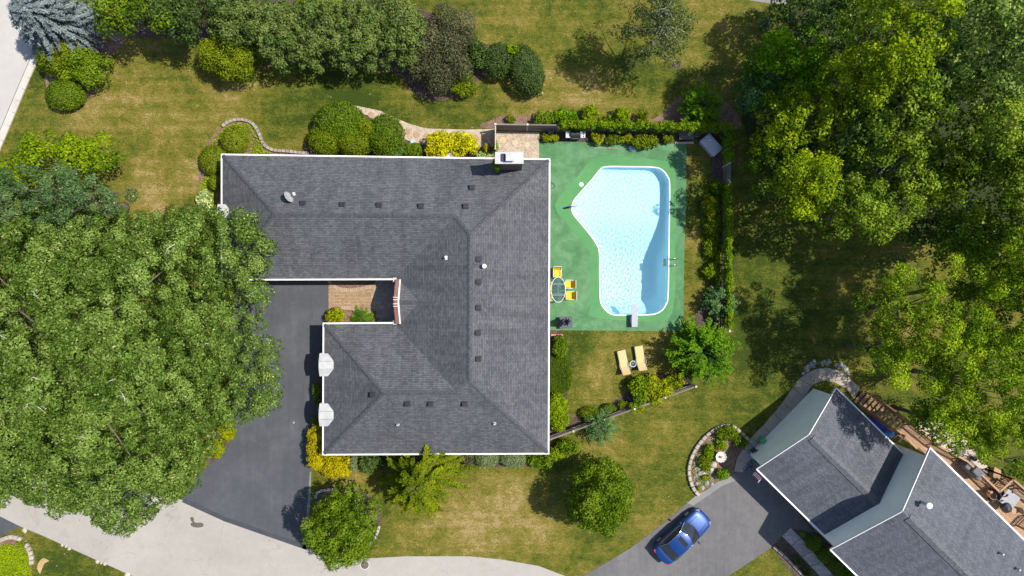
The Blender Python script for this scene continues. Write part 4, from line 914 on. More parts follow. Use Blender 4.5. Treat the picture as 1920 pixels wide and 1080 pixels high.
# ------------------------------------------------------------------ vegetation
def unit(v): return v / np.maximum(np.linalg.norm(v, axis=-1, keepdims=True), 1e-9)
def leaf_object(name, P, Nn, Ln, Wd, tint, mat, parent, T=None, fold=0.18, rng=None):
    """one mesh of single leaf-shaped faces: P positions, Nn leaf normals, Ln / Wd leaf lengths and widths"""
    rng = rng or RNG; k = len(P); Nn = unit(Nn)
    if T is None: T = rng.normal(size=(k, 3))
    T = unit(T - Nn * np.sum(T * Nn, 1, keepdims=True)); B = np.cross(Nn, T)
    Ln = np.broadcast_to(Ln, k)[:, None]; Wd = np.broadcast_to(Wd, k)[:, None]
    off = np.array(wloc(parent)) if parent is not None else np.zeros(3)
    V = np.stack([P - T * Ln / 2, P + B * Wd / 2 + Nn * Wd * fold, P + T * Ln / 2, P - B * Wd / 2 + Nn * Wd * fold], 1).reshape(-1, 3) - off
    me = bpy.data.meshes.new(name); me.vertices.add(4 * k); me.vertices.foreach_set('co', V.astype(np.float32).ravel())
    me.loops.add(4 * k); me.loops.foreach_set('vertex_index', np.arange(4 * k, dtype=np.int32))
    me.polygons.add(k); me.polygons.foreach_set('loop_start', np.arange(0, 4 * k, 4, dtype=np.int32)); me.polygons.foreach_set('loop_total', np.full(k, 4, np.int32))
    a = me.attributes.new('tint', 'FLOAT', 'FACE'); a.data.foreach_set('value', np.clip(tint, 0, 1).astype(np.float32))
    me.update(calc_edges=True)
    return link(name, me, M[mat], parent)

def clump_leaves(Cc, Rr, leaf, cover, rng, flat_=0.8, tint0=None, up=0.55, rnd=0.6, low=-0.25, spread=0.5):
    """leaf positions on the upper shells of many clumps"""
    area = 0.5 * leaf * leaf * 0.62
    num = np.maximum(6, (2 * np.pi * Rr ** 2 * cover / area)).astype(int); ids = np.repeat(np.arange(len(Rr)), num); k = len(ids)
    z = rng.uniform(low, 1, k); a = rng.uniform(0, 2 * np.pi, k); s = np.sqrt(1 - z * z); D = np.stack([s * np.cos(a), s * np.sin(a), z], -1)
    rad = Rr[ids] * np.clip(rng.normal(0.9, 0.16, k), 0.3, 1.25)
    P = Cc[ids] + D * rad[:, None] * np.array([1, 1, flat_])
    Nn = D * 0.85 + np.array([0, 0, up]) + rng.normal(size=(k, 3)) * rnd
    t0 = tint0[ids] if tint0 is not None else 0.5
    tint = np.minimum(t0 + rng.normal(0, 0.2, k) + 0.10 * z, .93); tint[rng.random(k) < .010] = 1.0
    return P, Nn, leaf * rng.uniform(0.7, 1.3, k), leaf * 0.62 * rng.uniform(0.7, 1.3, k), tint

def scatter(poly, spacing, rng, hole=None, tries=30):
    poly = np.asarray(poly); lo, hi = poly.min(0), poly.max(0); A = (hi - lo).prod()
    n = int(A / spacing ** 2 * 6); X = rng.uniform(lo[0], hi[0], n); Y = rng.uniform(lo[1], hi[1], n); k = inside(poly, X, Y); X, Y = X[k], Y[k]
    cell = {}; out = []; s2 = spacing ** 2
    for x, y in zip(X, Y):
        i, j = int(x // spacing), int(y // spacing); ok = True
        for a in (i - 1, i, i + 1):
            for b in (j - 1, j, j + 1):
                for (u, v) in cell.get((a, b), ()):
                    if (u - x) ** 2 + (v - y) ** 2 < s2: ok = False; break
                if not ok: break
            if not ok: break
        if ok: cell.setdefault((i, j), []).append((x, y)); out.append((x, y))
    return np.array(out)
def ellipse(px, py, rx, ry, z, rng, wob=0.1, n=36, rot=0.0):
    """an uneven closed outline; px size at height z"""
    ph = rng.uniform(0, 6.28, 6); out = []
    for k in range(n):
        t = 2 * math.pi * k / n; w = 1 + wob * (math.sin(2 * t + ph[0]) * .45 + math.sin(3 * t + ph[1]) * .6 + math.sin(5 * t + ph[2]) * .55 + math.sin(8 * t + ph[3]) * .35)
        x, y = rx * w * math.cos(t), ry * w * math.sin(t); out.append(Wxy(px + x * math.cos(rot) - y * math.sin(rot), py + x * math.sin(rot) + y * math.cos(rot), z))
    return out

def limbs(mb, base, tops, r0, rng, fork=0.35):
    """trunk with limbs bending out to the clumps"""
    base = Vector(base); top = Vector(np.mean(tops, 0)); fk = base + (top - base) * fork; fk.x = base.x * .7 + fk.x * .3; fk.y = base.y * .7 + fk.y * .3
    mb.tube([base - Vector((0, 0, .1)), base + (fk - base) * .12, base + (fk - base) * .5, fk], [r0 * 1.35, r0, r0 * .85, r0 * .75], 9)
    for tp in tops:
        tp = Vector(tp); m1 = fk + (tp - fk) * .45 + Vector(rng.normal(0, .25, 3)) + Vector((0, 0, .1 * (tp - fk).length)); m0 = fk + (m1 - fk) * .5
        mb.tube([fk - Vector((0, 0, .1)), m0, m1, tp], [r0 * .34, r0 * .24, r0 * .14, r0 * .04], 6)

def tree(name, label, outline, zedge, ztop, leaf, mat, clump=1.1, spacing=0.95, cover=1.2, seed=1, base=None, group=None, cat='tree', gaps=0.12, trunk_r=0.3, under=0.5, dome=0.55, bark='bark', tvar=0.16, t0=0.45, flat_=0.8, nlimb=14, rnd=0.42, upb=0.22, zjit=.15, undz=.06, lobe=2.2, twigs=0):
    """outline: world xy polygon of the crown at its widest"""
    rng = np.random.default_rng(seed); O = np.asarray(outline); cen_ = O.mean(0)
    pts = scatter(O, spacing, rng); d = edge_dist(O, pts[:, 0], pts[:, 1]); k = d > clump * .45; pts, d = pts[k], d[k]
    dm = max(d.max(), .1) * dome * 1.6; t = np.clip(d / dm, 0, 1); prof = np.sqrt(np.clip(1 - (1 - t) ** 2, 0, 1))
    ph = rng.uniform(0, 6.28, 4); und = np.sin(pts[:, 0] * .9 + ph[0]) * np.sin(pts[:, 1] * .8 + ph[1]) + .6 * np.sin(pts[:, 0] * 1.9 + ph[2] + pts[:, 1] * 1.3)
    if lobe > 0:                                                   # big rounded boughs with valleys between them
        LC = scatter(O, lobe, rng); LR = lobe * rng.uniform(.62, .9, len(LC)); dd_ = np.hypot(pts[:, None, 0] - LC[None, :, 0], pts[:, None, 1] - LC[None, :, 1]) / LR[None]
        lob = np.sqrt(np.clip(1 - dd_ ** 2, 0, 1)) * LR[None] * .75; bump_ = lob.max(1) - .3 * lobe; lt = rng.normal(0, .09, len(LC))[dd_.argmin(1)]
    else: bump_ = np.zeros(len(pts)); lt = bump_
    z = zedge + (ztop - zedge) * prof + bump_ * np.clip(.35 + prof, 0, 1) + und * undz * (ztop - zedge) + rng.normal(0, zjit, len(pts))
    R = clump * rng.uniform(.65, 1.25, len(pts)); keep = rng.random(len(pts)) > gaps * (1 + .8 * (und < -.5))
    Cc = np.column_stack([pts, z])[keep]; Rr = R[keep]; tn = t0 + rng.normal(0, tvar * .6, len(Rr)) + .06 * und[keep] + lt[keep]
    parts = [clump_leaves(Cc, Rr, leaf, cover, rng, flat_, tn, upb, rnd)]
    if under > 0:                                                  # an inner, lower layer, tinted darker as painted shade, so gaps show depth
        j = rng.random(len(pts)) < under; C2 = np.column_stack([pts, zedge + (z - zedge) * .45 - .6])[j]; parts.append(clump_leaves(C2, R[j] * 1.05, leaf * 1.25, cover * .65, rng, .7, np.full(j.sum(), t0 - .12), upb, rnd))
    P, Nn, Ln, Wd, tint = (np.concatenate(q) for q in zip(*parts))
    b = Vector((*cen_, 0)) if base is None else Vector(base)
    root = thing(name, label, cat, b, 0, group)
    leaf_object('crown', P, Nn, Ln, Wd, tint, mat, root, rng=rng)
    sel = rng.choice(len(Cc), min(nlimb, len(Cc)), replace=False); mb = MB(); limbs(mb, b, [c - np.array([0, 0, .3]) for c in Cc[sel]], trunk_r, rng)
    mb.build('trunk', M[bark], root, smooth=True)
    if twigs:                                                      # bare pale twigs that stick out of the leaves
        mb = MB()
        for i in rng.choice(len(Cc), min(twigs, len(Cc)), replace=False):
            c = Vector(Cc[i]) + Vector((0, 0, Rr[i] * .75)); a = rng.uniform(0, 6.28); l = rng.uniform(.5, 1.1)
            e = c + Vector((math.cos(a) * l, math.sin(a) * l, rng.uniform(-.05, .25))); m1 = (c + e) / 2 + Vector(rng.normal(0, .08, 3)); mb.tube([c, m1, e], [.035, .028, .012], 5)
            f = m1 + Vector((math.cos(a + .8) * l * .4, math.sin(a + .8) * l * .4, .1)); mb.tube([m1, f], [.02, .008], 4)
        mb.build('bare_twigs', M['bark_pale'], root, smooth=True)['kind'] = 'stuff'
    return root

def shrub(name, label, px, py, rx, ry, h, mat, style='loose', seed=None, cat='shrub', group=None, rot=0.0, leaf=None, wob=0.10, cover=1.0, t0=0.48):
    """px, py, rx, ry: where the crown shows in the photograph; h: height in metres"""
    seed = seed if seed is not None else int(px * 7 + py); rng = np.random.default_rng(seed)
    zc = h * .5; O = np.asarray(ellipse(px, py, rx, ry, zc, rng, wob if style != 'round' else wob * .4, 30, rot)); cen_ = O.mean(0); rm = math.sqrt(rx * ry) * MPP
    root = thing(name, label, cat, (cen_[0], cen_[1], 0.0), 0, group)
    if style == 'round':                                           # dense, clipped or naturally domed
        leaf = leaf or .12; area = .5 * leaf * leaf * .62; k = int(np.pi * rx * ry * MPP ** 2 * 2.6 * cover / area); k = min(int(k * 1.7), 42000)
        z = rng.uniform(-.35, 1, k); a = rng.uniform(0, 2 * np.pi, k); s = np.sqrt(1 - z * z); D = np.stack([s * np.cos(a), s * np.sin(a), z], -1)
        lump = 1 + .05 * np.sin(D[:, 0] * 7 + seed) * np.sin(D[:, 1] * 8 + seed * 2) + .03 * np.sin(D[:, 2] * 11) + rng.normal(0, .035, k) - .12 * (rng.random(k) < .35)
        cr, sr = math.cos(rot), -math.sin(rot)
        lx, ly = D[:, 0] * rx * MPP * lump, D[:, 1] * ry * MPP * lump
        P = np.stack([cen_[0] + lx * cr - ly * sr, cen_[1] + lx * sr + ly * cr, h * .45 + D[:, 2] * h * .55 * lump], -1); P[:, 2] = np.maximum(P[:, 2], .03)
        Nn = D * .9 + np.array([0, 0, .35]) + rng.normal(size=(k, 3)) * .45
        patch = .08 * np.sin(P[:, 0] * 5 + seed) * np.sin(P[:, 1] * 4.3)
        leaf_object('crown', P, Nn, leaf * rng.uniform(.7, 1.3, k), leaf * .62 * rng.uniform(.7, 1.3, k), t0 + patch + rng.normal(0, .2, k), mat, root, rng=rng)
        tops = [(cen_[0] + rng.normal(0, rm * .3), cen_[1] + rng.normal(0, rm * .3), h * .7) for _ in range(5)]
    else:
        leaf = leaf or .16; cl = max(.16, rm * (.30 if style == 'loose' else .22)); pts = scatter(O, cl * .85, rng)
        if len(pts) == 0: pts = cen_[None]
        d = edge_dist(O, pts[:, 0], pts[:, 1]); k = (d > cl * .35) if (d > cl * .35).any() else d > -1; pts, d = pts[k], d[k]; t = np.clip(d / max(d.max(), .05) * 1.05, 0, 1); prof = np.sqrt(1 - (1 - t) ** 2 * .98)
        Cc = np.column_stack([pts, h * (.28 + .55 * prof) + rng.normal(0, .06 * h, len(pts))]); Rr = cl * rng.uniform(.75, 1.25, len(pts)); tn = t0 + rng.normal(0, .13, len(Rr))
        A_ = clump_leaves(Cc, Rr, leaf, 1.25 * cover, rng, .9, tn, .28, .45, -.4)
        C2 = np.column_stack([pts, h * (.12 + .3 * prof)]); B_ = clump_leaves(C2, Rr, leaf, .45 * cover, rng, .8, tn - .15, .5, .6)  # lower inner leaves, their tint darkened to stand for shade inside the crown
        P, Nn, Ln, Wd, tint = (np.concatenate(q) for q in zip(A_, B_)); P[:, 2] = np.maximum(P[:, 2], .03)
        leaf_object('crown', P, Nn, Ln, Wd, tint, mat, root, rng=rng)
        tops = Cc[rng.choice(len(Cc), min(8, len(Cc)), replace=False)]
    mb = MB(); limbs(mb, (cen_[0], cen_[1], 0), tops, max(.025, rm * .05), rng, .2); mb.build('stem', M['bark'], root, smooth=True)
    return root

def spray(name, label, px, py, r, h, mat, seed=None, cat='shrub', nb=60, leafl=.16, conifer=False, droop=.35, group=None, t0=.42, ztip=None, trunk=.06, wide=.36, dens=1.0, low=.05):
    """branches radiating from the stem, leaflets on both sides of each; px, py: where the foot stands"""
    seed = seed if seed is not None else int(px * 5 + py); rng = np.random.default_rng(seed); b = W(px, py, 0); R = r * MPP
    root = thing(name, label, cat, b, 0, group); Ps, Ns, Ts, Ls, Ws, tn = [], [], [], [], [], []; mb = MB()
    mb.tube([b - Vector((0, 0, .05)), b + Vector((0, 0, h * .5)), b + Vector((0, 0, h * .95))], [trunk, trunk * .6, trunk * .12], 7)
    for i in range(nb):
        a = i * 2.39996 + rng.normal(0, .25)
        if conifer:
            q = low + (1 - low) * (i + .5) / nb; z0 = h * q * .97; ln = R * (1 - q) ** .62 * rng.uniform(.75, 1.12) + .12 * R; rise = .18 * ln; dr = droop * ln
        else:
            q = (i + .5) / nb; z0 = h * (.12 + .45 * q * rng.uniform(.6, 1)); el = rng.uniform(.1, 1.0) if q < .6 else rng.uniform(.7, 1.35); ln = (R / max(math.cos(el), .45)) * rng.uniform(.75, 1.1) * (1 if q < .6 else .75); rise = math.sin(el) * min(ln, h * .75); dr = droop * ln
            ln *= math.cos(el) if q < .6 else max(math.cos(el), .3)
        d = np.array([math.cos(a), math.sin(a), 0]); side = np.array([-d[1], d[0], 0]); m = max(5, int(ln / (leafl * .34) * dens)); s = np.linspace(.12, 1, m)
        bend = rng.normal(0, .12)
        path = np.array(b) + np.array([0, 0, z0]) + d * (ln * s)[:, None] + side * (bend * ln * s ** 2)[:, None] + np.array([0, 0, 1]) * (rise * s - dr * s ** 2)[:, None]
        tb = rng.normal(0, .12)
        mb.tube([path[0], path[m // 2], path[-1]], [trunk * .3, trunk * .18, .004], 4, False)
        for sg in (-1, 1):
            for lay in range(2):
                T = d * .75 + side * sg * rng.uniform(.5, 1.1, m)[:, None] + np.array([0, 0, 1]) * rng.normal(0, .25, m)[:, None]; l = leafl * (1.15 - .65 * s) * rng.uniform(.7, 1.3, m)
                Ps.append(path + T * (l * .45)[:, None] + rng.normal(0, leafl * .12, (m, 3))); Ts.append(T); Ns.append(np.array([0, 0, 1.]) + rng.normal(0, .38, (m, 3)) + d * .2); Ls.append(l); Ws.append(l * wide); tn.append(t0 + tb + .28 * (s - .5) + rng.normal(0, .14, m))
    P = np.concatenate(Ps); P[:, 2] = np.maximum(P[:, 2], .03)
    leaf_object('crown', P, np.concatenate(Ns), np.concatenate(Ls), np.concatenate(Ws), np.concatenate(tn), mat, root, T=np.concatenate(Ts), rng=rng)
    mb.build('trunk', M['bark'], root, smooth=True)
    return root

def cover(name, label, pts, h, mat, leaf=.12, dens=1.3, seed=3, cat='ground cover', up=.8, kind='stuff', smooth=True, t0=.5, blade=False):
    rng = np.random.default_rng(seed); O = np.asarray(px_poly(pts, h * .5, smooth, 4)); area = abs(np.sum(O[:, 0] * np.roll(O[:, 1], -1) - np.roll(O[:, 0], -1) * O[:, 1])) / 2
    k = int(area * dens / (.5 * leaf * leaf * (.2 if blade else .62)) * 1.6); lo, hi = O.min(0), O.max(0); X = rng.uniform(lo[0], hi[0], k * 2); Y = rng.uniform(lo[1], hi[1], k * 2); j = inside(O, X, Y); X, Y = X[j][:k], Y[j][:k]; k = len(X)
    ed = np.clip(edge_dist(O, X, Y) / (h * .8 + .05), 0, 1); und = .5 + .5 * np.sin(X * 3.1 + seed) * np.sin(Y * 2.7 + 1); Z = h * (.25 + .75 * ed) * (.6 + .4 * und) * rng.uniform(.55, 1.05, k) + .02
    root = thing(name, label, None, (*O.mean(0), 0)); root['kind'] = kind
    Nn = np.array([0, 0, up]) + rng.normal(size=(k, 3)) * (.55 if not blade else .9)
    leaf_object('foliage', np.stack([X, Y, Z], -1), Nn, leaf * rng.uniform(.7, 1.3, k), leaf * (.2 if blade else .62) * rng.uniform(.7, 1.3, k), t0 + .16 * (und - .5) + rng.normal(0, .2, k), mat, root, rng=rng)
    return root
# ---- the great oak on the left and its neighbours
oak_px = [(-130, 420), (-40, 395), (20, 400), (60, 372), (110, 380), (180, 396), (230, 388), (262, 408), (300, 396), (335, 388), (372, 393), (420, 391), (456, 400), (484, 428), (494, 458), (487, 500), (492, 545), (477, 588), (500, 608), (519, 650), (508, 700), (516, 748), (490, 788), (455, 800), (418, 802), (398, 830), (380, 856), (366, 900), (346, 930), (318, 952), (282, 984), (234, 1000), (196, 982), (182, 956), (150, 950), (112, 978), (88, 952), (60, 934), (28, 930), (0, 952), (-120, 960), (-220, 800), (-230, 560)]
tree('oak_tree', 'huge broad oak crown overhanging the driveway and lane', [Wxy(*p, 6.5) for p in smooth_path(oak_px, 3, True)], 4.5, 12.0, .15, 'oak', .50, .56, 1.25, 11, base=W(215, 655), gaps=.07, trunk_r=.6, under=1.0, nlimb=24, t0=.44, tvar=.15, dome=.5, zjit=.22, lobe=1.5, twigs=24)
tree('oak_tree', 'darker blue green oak behind the huge oak', [Wxy(*p, 7) for p in smooth_path([(-60, 380), (0, 372), (36, 332), (72, 316), (112, 308), (140, 318), (152, 332), (176, 324), (214, 330), (246, 350), (262, 376), (250, 402), (200, 425), (120, 430), (20, 430), (-60, 430)], 3, True)], 6.0, 9.5, .15, 'oak_dark', .48, .56, 1.3, 12, gaps=.08, trunk_r=.35, t0=.45, nlimb=16)
tree('yard_tree', 'bright lime green tree above the dark oak at left', [Wxy(*p, 4) for p in smooth_path([(-60, 320), (0, 315), (40, 292), (62, 262), (95, 244), (130, 250), (165, 262), (200, 256), (226, 272), (216, 300), (222, 322), (190, 340), (120, 350), (40, 360), (-60, 380)], 3, True)], 2.6, 5.2, .19, 'lime', .62, .56, .95, 13, gaps=.16, trunk_r=.18, under=.45, nlimb=18, lobe=1.3)
# ---- the wood on the right: one crown for each tree one can tell apart
WOOD = [('dark green tree at the top of the wood beside the lawn', 1536, 36, 84, 76, 2.2, 8.5, 'wood_dark', .2),
        ('tall yellow green tree at the top of the wood', 1655, 75, 82, 105, 9, 15, 'wood_yellow', .19),
        ('yellow crown above the middle of the wood', 1600, 150, 66, 60, 8, 12, 'wood_yellow', .19),
        ('large pale grey green tree in the upper right corner', 1825, 105, 135, 112, 8, 15, 'wood_grey', .2),
        ('bright green tree at the lawn edge of the wood', 1464, 140, 82, 64, 1.8, 6.8, 'fern', .2),
        ('blue green understorey tree at the lawn edge', 1425, 180, 42, 38, 1.6, 4.5, 'bluegreen', .18),
        ('olive tree with yellow tips beside the ivy fence corner', 1480, 246, 88, 66, 2.8, 8.5, 'wood_yellow', .19),
        ('mid green tree with feathery fronds inside the wood', 1655, 222, 96, 80, 6, 11.5, 'wood_green', .22),
        ('dark blue green tree in the heart of the wood', 1582, 262, 75, 62, 4, 8, 'wood_dark', .2),
        ('green tree leaning over the east fence', 1456, 322, 62, 56, 1.6, 5.2, 'wood_green', .18),
        ('yellow tipped tree above the shaded lawn', 1498, 345, 56, 56, 5, 9.5, 'wood_yellow', .18),
        ('round mid green tree at the lower edge of the wood', 1605, 398, 84, 60, 5, 9.5, 'wood_green', .18),
        ('deep green tree in the middle right of the wood', 1685, 315, 86, 62, 5, 9, 'wood_green', .2),
        ('yellow green tree right of the dark hollow', 1838, 268, 98, 72, 7, 12, 'wood_green', .2),
        ('tall green tree at the right edge of the wood', 1872, 392, 112, 92, 7, 13, 'wood_green', .19),
        ('low brownish yellow tree in the hollow of the wood', 1748, 350, 66, 46, 2, 4.5, 'wood_yellow', .18),
        ('dark low tree under the right hand crowns', 1765, 440, 84, 46, 2.5, 6, 'wood_dark', .2),
        ('dark tree between the grey green tree and the hollow', 1735, 165, 60, 70, 6, 10, 'wood_grey', .2)]
for k, (lb, px, py, rx, ry, ze, zt, mt, lf) in enumerate(WOOD):
    rng = np.random.default_rng(100 + k)
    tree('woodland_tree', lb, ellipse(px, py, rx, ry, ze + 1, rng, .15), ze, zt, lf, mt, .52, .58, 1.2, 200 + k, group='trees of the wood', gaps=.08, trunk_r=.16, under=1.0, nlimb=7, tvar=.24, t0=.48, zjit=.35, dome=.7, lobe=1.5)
for k, (lb, px, py, rx, ry, ze, zt, cv, gp) in enumerate([('feathery honey locust over the shaded lawn at right', 1745, 580, 145, 122, 6.0, 11, .85, .28), ('light green honey locust at the right edge of the picture', 1885, 545, 105, 125, 7, 13, 1.2, .10), ('spreading honey locust above the neighbour deck', 1845, 722, 112, 102, 6.5, 11, 1.0, .15), ('low honey locust boughs hanging over the pale patio', 1790, 798, 84, 46, 6, 9, 1.1, .12), ('thin honey locust crown at the tip of the walk', 1680, 665, 76, 72, 5.5, 8.5, .8, .3)]):
    rng = np.random.default_rng(300 + k)
    tree('honey_locust', lb, ellipse(px, py, rx, ry, ze + 1, rng, .17), ze, zt, .145, 'locust', .55, .6, cv * 1.2, 320 + k, group='honey locusts beside the neighbour house', gaps=gp, trunk_r=.17, under=.45, nlimb=16, tvar=.2, t0=.46, flat_=.6, zjit=.35, dome=.7, lobe=1.9)
# a dead tree with bare pale twigs in the wood
dead = thing('dead_tree', 'bare pale branches of a dead tree in the wood', 'tree', W(1588, 330)); rng = np.random.default_rng(5); mb = MB(); b0 = W(1588, 330)
mb.tube([b0, b0 + Vector((.1, .1, 4.5)), b0 + Vector((.3, .3, 8))], [.16, .12, .05], 8)
for i in range(46):
    a = rng.uniform(0, 6.28); z = rng.uniform(4.5, 8); l = rng.uniform(.7, 2.0); p = b0 + Vector((.25, .25, z)); q = p + Vector((math.cos(a) * l, math.sin(a) * l, rng.uniform(.1, .9))); mb.tube([p, (p + q) / 2 + Vector((0, 0, .12)), q], [.04, .025, .008], 5)
    for _ in range(3): r = q + Vector((math.cos(a + rng.normal(0, .8)), math.sin(a + rng.normal(0, .8)), .2)) * rng.uniform(.25, .6); mb.tube([(p + q) / 2 * .4 + q * .6, r], [.014, .004], 4)
mb.build('branches', M['bark_pale'], dead, smooth=True)
# ---- the thin old pine on the back lawn
def pine():
    rng = np.random.default_rng(77); base = W(1240, 97); root = thing('pine_tree', 'thin old pine with bare pale limbs on the back lawn', 'tree', base); mb = MB()
    c = W(1222, 33, 6.2); top = W(1250, 14, 8.6); mid_ = (base + top) / 2; mb.tube([base, base * .6 + top * .4, base * .25 + top * .75, top], [.19, .15, .09, .03], 9)
    Cc, Rr = [], []
    for i in range(95):
        q = rng.uniform(.42, 1); s = base * (1 - q) + top * q; a = rng.uniform(0, 6.28); l = (1.05 - q) * 4.2 * rng.uniform(.45, 1) + .5
        e = s + Vector((math.cos(a) * l - .55 * l * (1 - q), math.sin(a) * l, rng.uniform(-.2, .5))); mb.tube([s, (s + e) / 2 + Vector((0, 0, .15)), e], [.05, .03, .01], 5); Cc.append(e); Rr.append(rng.uniform(.28, .55))
        if rng.random() < .6: Cc.append((s + e) / 2 + Vector((0, 0, .2))); Rr.append(rng.uniform(.25, .45))
    P, Nn, Ln, Wd, t_ = clump_leaves(np.array([tuple(v) for v in Cc]), np.array(Rr), .2, .55, rng, .6, np.full(len(Cc), .45), .5, .7)
    leaf_object('crown', P, Nn, Ln * 1.2, Wd * .5, t_, 'pine', root, rng=rng); mb.build('trunk', M['bark_pale'], root, smooth=True)
pine()
# ---- top hedge line
S = shrub
spray('blue_spruce', 'silvery blue spruce leaning over the street kerb', 138, 66, 72, 6.0, 'spruce', 21, 'tree', 190, .26, True, .25, t0=.5, trunk=.14, wide=.5, dens=1.5)
tree('yard_tree', 'deep green leafy tree right of the blue spruce', ellipse(262, 26, 82, 46, 3.5, np.random.default_rng(31), .12), 2.6, 5.2, .19, 'green', .62, .55, 1.0, 31, gaps=.07, trunk_r=.12, under=.5, lobe=1.2)
tree('yard_tree', 'dark green leafy tree beside the yellow green globe shrub', ellipse(352, 32, 72, 44, 3.5, np.random.default_rng(32), .12), 2.8, 5.0, .2, 'deep', .6, .54, 1.0, 32, gaps=.07, trunk_r=.12, under=.5, lobe=1.2)
HEDGE = [('leftmost tall hedge shrub, behind the yellow green globe', 452, 40, 55, 48), ('second tall hedge shrub from the left', 528, 66, 58, 58), ('middle hedge shrub of the tall dense row', 600, 70, 60, 62), ('fourth tall hedge shrub from the left', 675, 70, 60, 66), ('rightmost tall hedge shrub, touching the bronze shrub', 745, 66, 56, 62)]
for k, (lb, px, py, rx, ry) in enumerate(HEDGE):
    tree('hedge_shrub', lb, ellipse(px, py, rx + 7, ry + 3, 2.4, np.random.default_rng(40 + k), .08), 1.9, 4.1, .16, 'hedge', .40, .44, 1.5, 40 + k, cat='hedge shrub', group='tall hedge row behind the lawn', gaps=.03, trunk_r=.08, under=.6, t0=.56, tvar=.14, lobe=.7)
S('yard_shrub', 'bright lime shrub at the top edge behind the hedge', 602, 2, 40, 20, 2.6, 'lime')
S('yard_shrub', 'round yellow green globe shrub below the hedge', 437, 97, 57, 52, 3.2, 'olive', 'fine', leaf=.13, t0=.6)
S('yard_shrub', 'broad bronze brown shrub at the hedge end', 832, 92, 60, 74, 3.2, 'bronze', 'loose', leaf=.13, cover=.85, wob=.14)
S('yard_shrub', 'pale green spreading shrub below the bronze shrub', 868, 160, 24, 24, 1.2, 'olive', 'loose', leaf=.12)
S('yard_shrub', 'small dark shrub right of the bronze shrub', 894, 104, 20, 28, 1.8, 'deep')
S('yard_shrub', 'rounded deep green shrub between bronze and kidney shrubs', 936, 114, 30, 32, 1.9, 'deep', 'round', leaf=.13)
S('yard_shrub', 'long kidney shaped dark shrub at the bed end', 985, 132, 31, 48, 2.0, 'deep', 'round', leaf=.13, rot=-.35)
S('yard_shrub', 'small lime tuft between two dark shrubs', 961, 97, 11, 10, 2.3, 'lime', leaf=.11)
S('yard_shrub', 'loose dull green shrub under the blue spruce', 118, 108, 36, 36, 2.4, 'olive', 'loose')
S('yard_shrub', 'vivid green rounded shrub near the street corner', 170, 128, 36, 36, 2.2, 'green', 'loose', t0=.55)
S('yard_shrub', 'low lime shrub between the two street corner shrubs', 138, 136, 24, 18, 1.8, 'lime', 'loose')
S('yard_shrub', 'small neat round bush nearest the street', 122, 177, 34, 28, 1.6, 'green', 'round', leaf=.13, t0=.52)
# ---- beds against the back wall
S('house_shrub', 'top dark dome of the shrub cluster behind the house', 637, 229, 46, 36, 2.0, 'green', 'round', leaf=.13)
S('house_shrub', 'left olive dome of the shrub cluster behind the house', 609, 264, 30, 27, 1.8, 'olive', 'round', leaf=.12)
S('house_shrub', 'middle olive dome of the shrub cluster behind the house', 664, 264, 34, 28, 1.8, 'olive', 'round', leaf=.12, t0=.55)
S('house_shrub', 'small olive knob on the right of the middle dome', 688, 242, 17, 15, 2.0, 'olive', 'round', leaf=.12, t0=.6)
S('house_shrub', 'right hand dark green dome beside the gravel path', 722, 254, 34, 38, 1.8, 'green', 'round', leaf=.13, t0=.4)
S('house_shrub', 'soft grey green plant at the back wall', 740, 284, 18, 14, 1.0, 'bluegreen', 'fine', leaf=.1)
S('house_shrub', 'low green plant between path and back wall', 772, 283, 20, 14, .9, 'green', 'fine', leaf=.12)
S('gold_shrub', 'left golden yellow shrub under the back gutter', 824, 273, 26, 24, 1.3, 'gold', 'loose', leaf=.15, group='golden shrubs by the air conditioner')
S('gold_shrub', 'right golden yellow shrub under the back gutter', 867, 272, 28, 23, 1.3, 'gold', 'loose', leaf=.15, group='golden shrubs by the air conditioner')
S('house_shrub', 'white flowered plant beside the chimney', 907, 293, 17, 8, .7, 'hosta', 'fine', leaf=.11)
S('house_shrub', 'rusty orange perennial in the gate shadow', 912, 278, 6, 10, .8, 'orange', 'fine', leaf=.09)
S('climbing_vine', 'small green vine on the gate post', 930, 279, 6, 10, 1.6, 'lime', 'fine', leaf=.11, cat='vine')
S('house_shrub', 'upper yellow green dome in the corner bed', 440, 263, 25, 26, 1.4, 'olive', 'round', leaf=.11, t0=.68)
S('house_shrub', 'lower yellow green dome at the house corner', 400, 300, 24, 27, 1.4, 'olive', 'round', leaf=.11, t0=.62)
S('house_shrub', 'narrow yellow green shrub under the west gutter', 405, 342, 12, 14, 1.2, 'olive', 'round', leaf=.11, t0=.62)
S('house_shrub', 'pale striped hosta clump by the west wall', 384, 378, 14, 24, .6, 'hosta', 'fine', leaf=.2)
cover('ground_cover', 'yellow green ground cover in the corner bed', [(418, 243), (440, 230), (462, 231), (478, 240), (488, 262), (500, 280), (508, 288), (470, 290), (470, 260), (455, 240), (430, 244), (412, 268), (396, 276), (402, 258)], .22, 'moss', .13, 1.2, 4)
cover('ground_cover', 'yellow green ground cover along the west wall', [(376, 345), (388, 330), (400, 345), (404, 380), (398, 395), (374, 400)], .2, 'moss', .13, 1.2, 5)
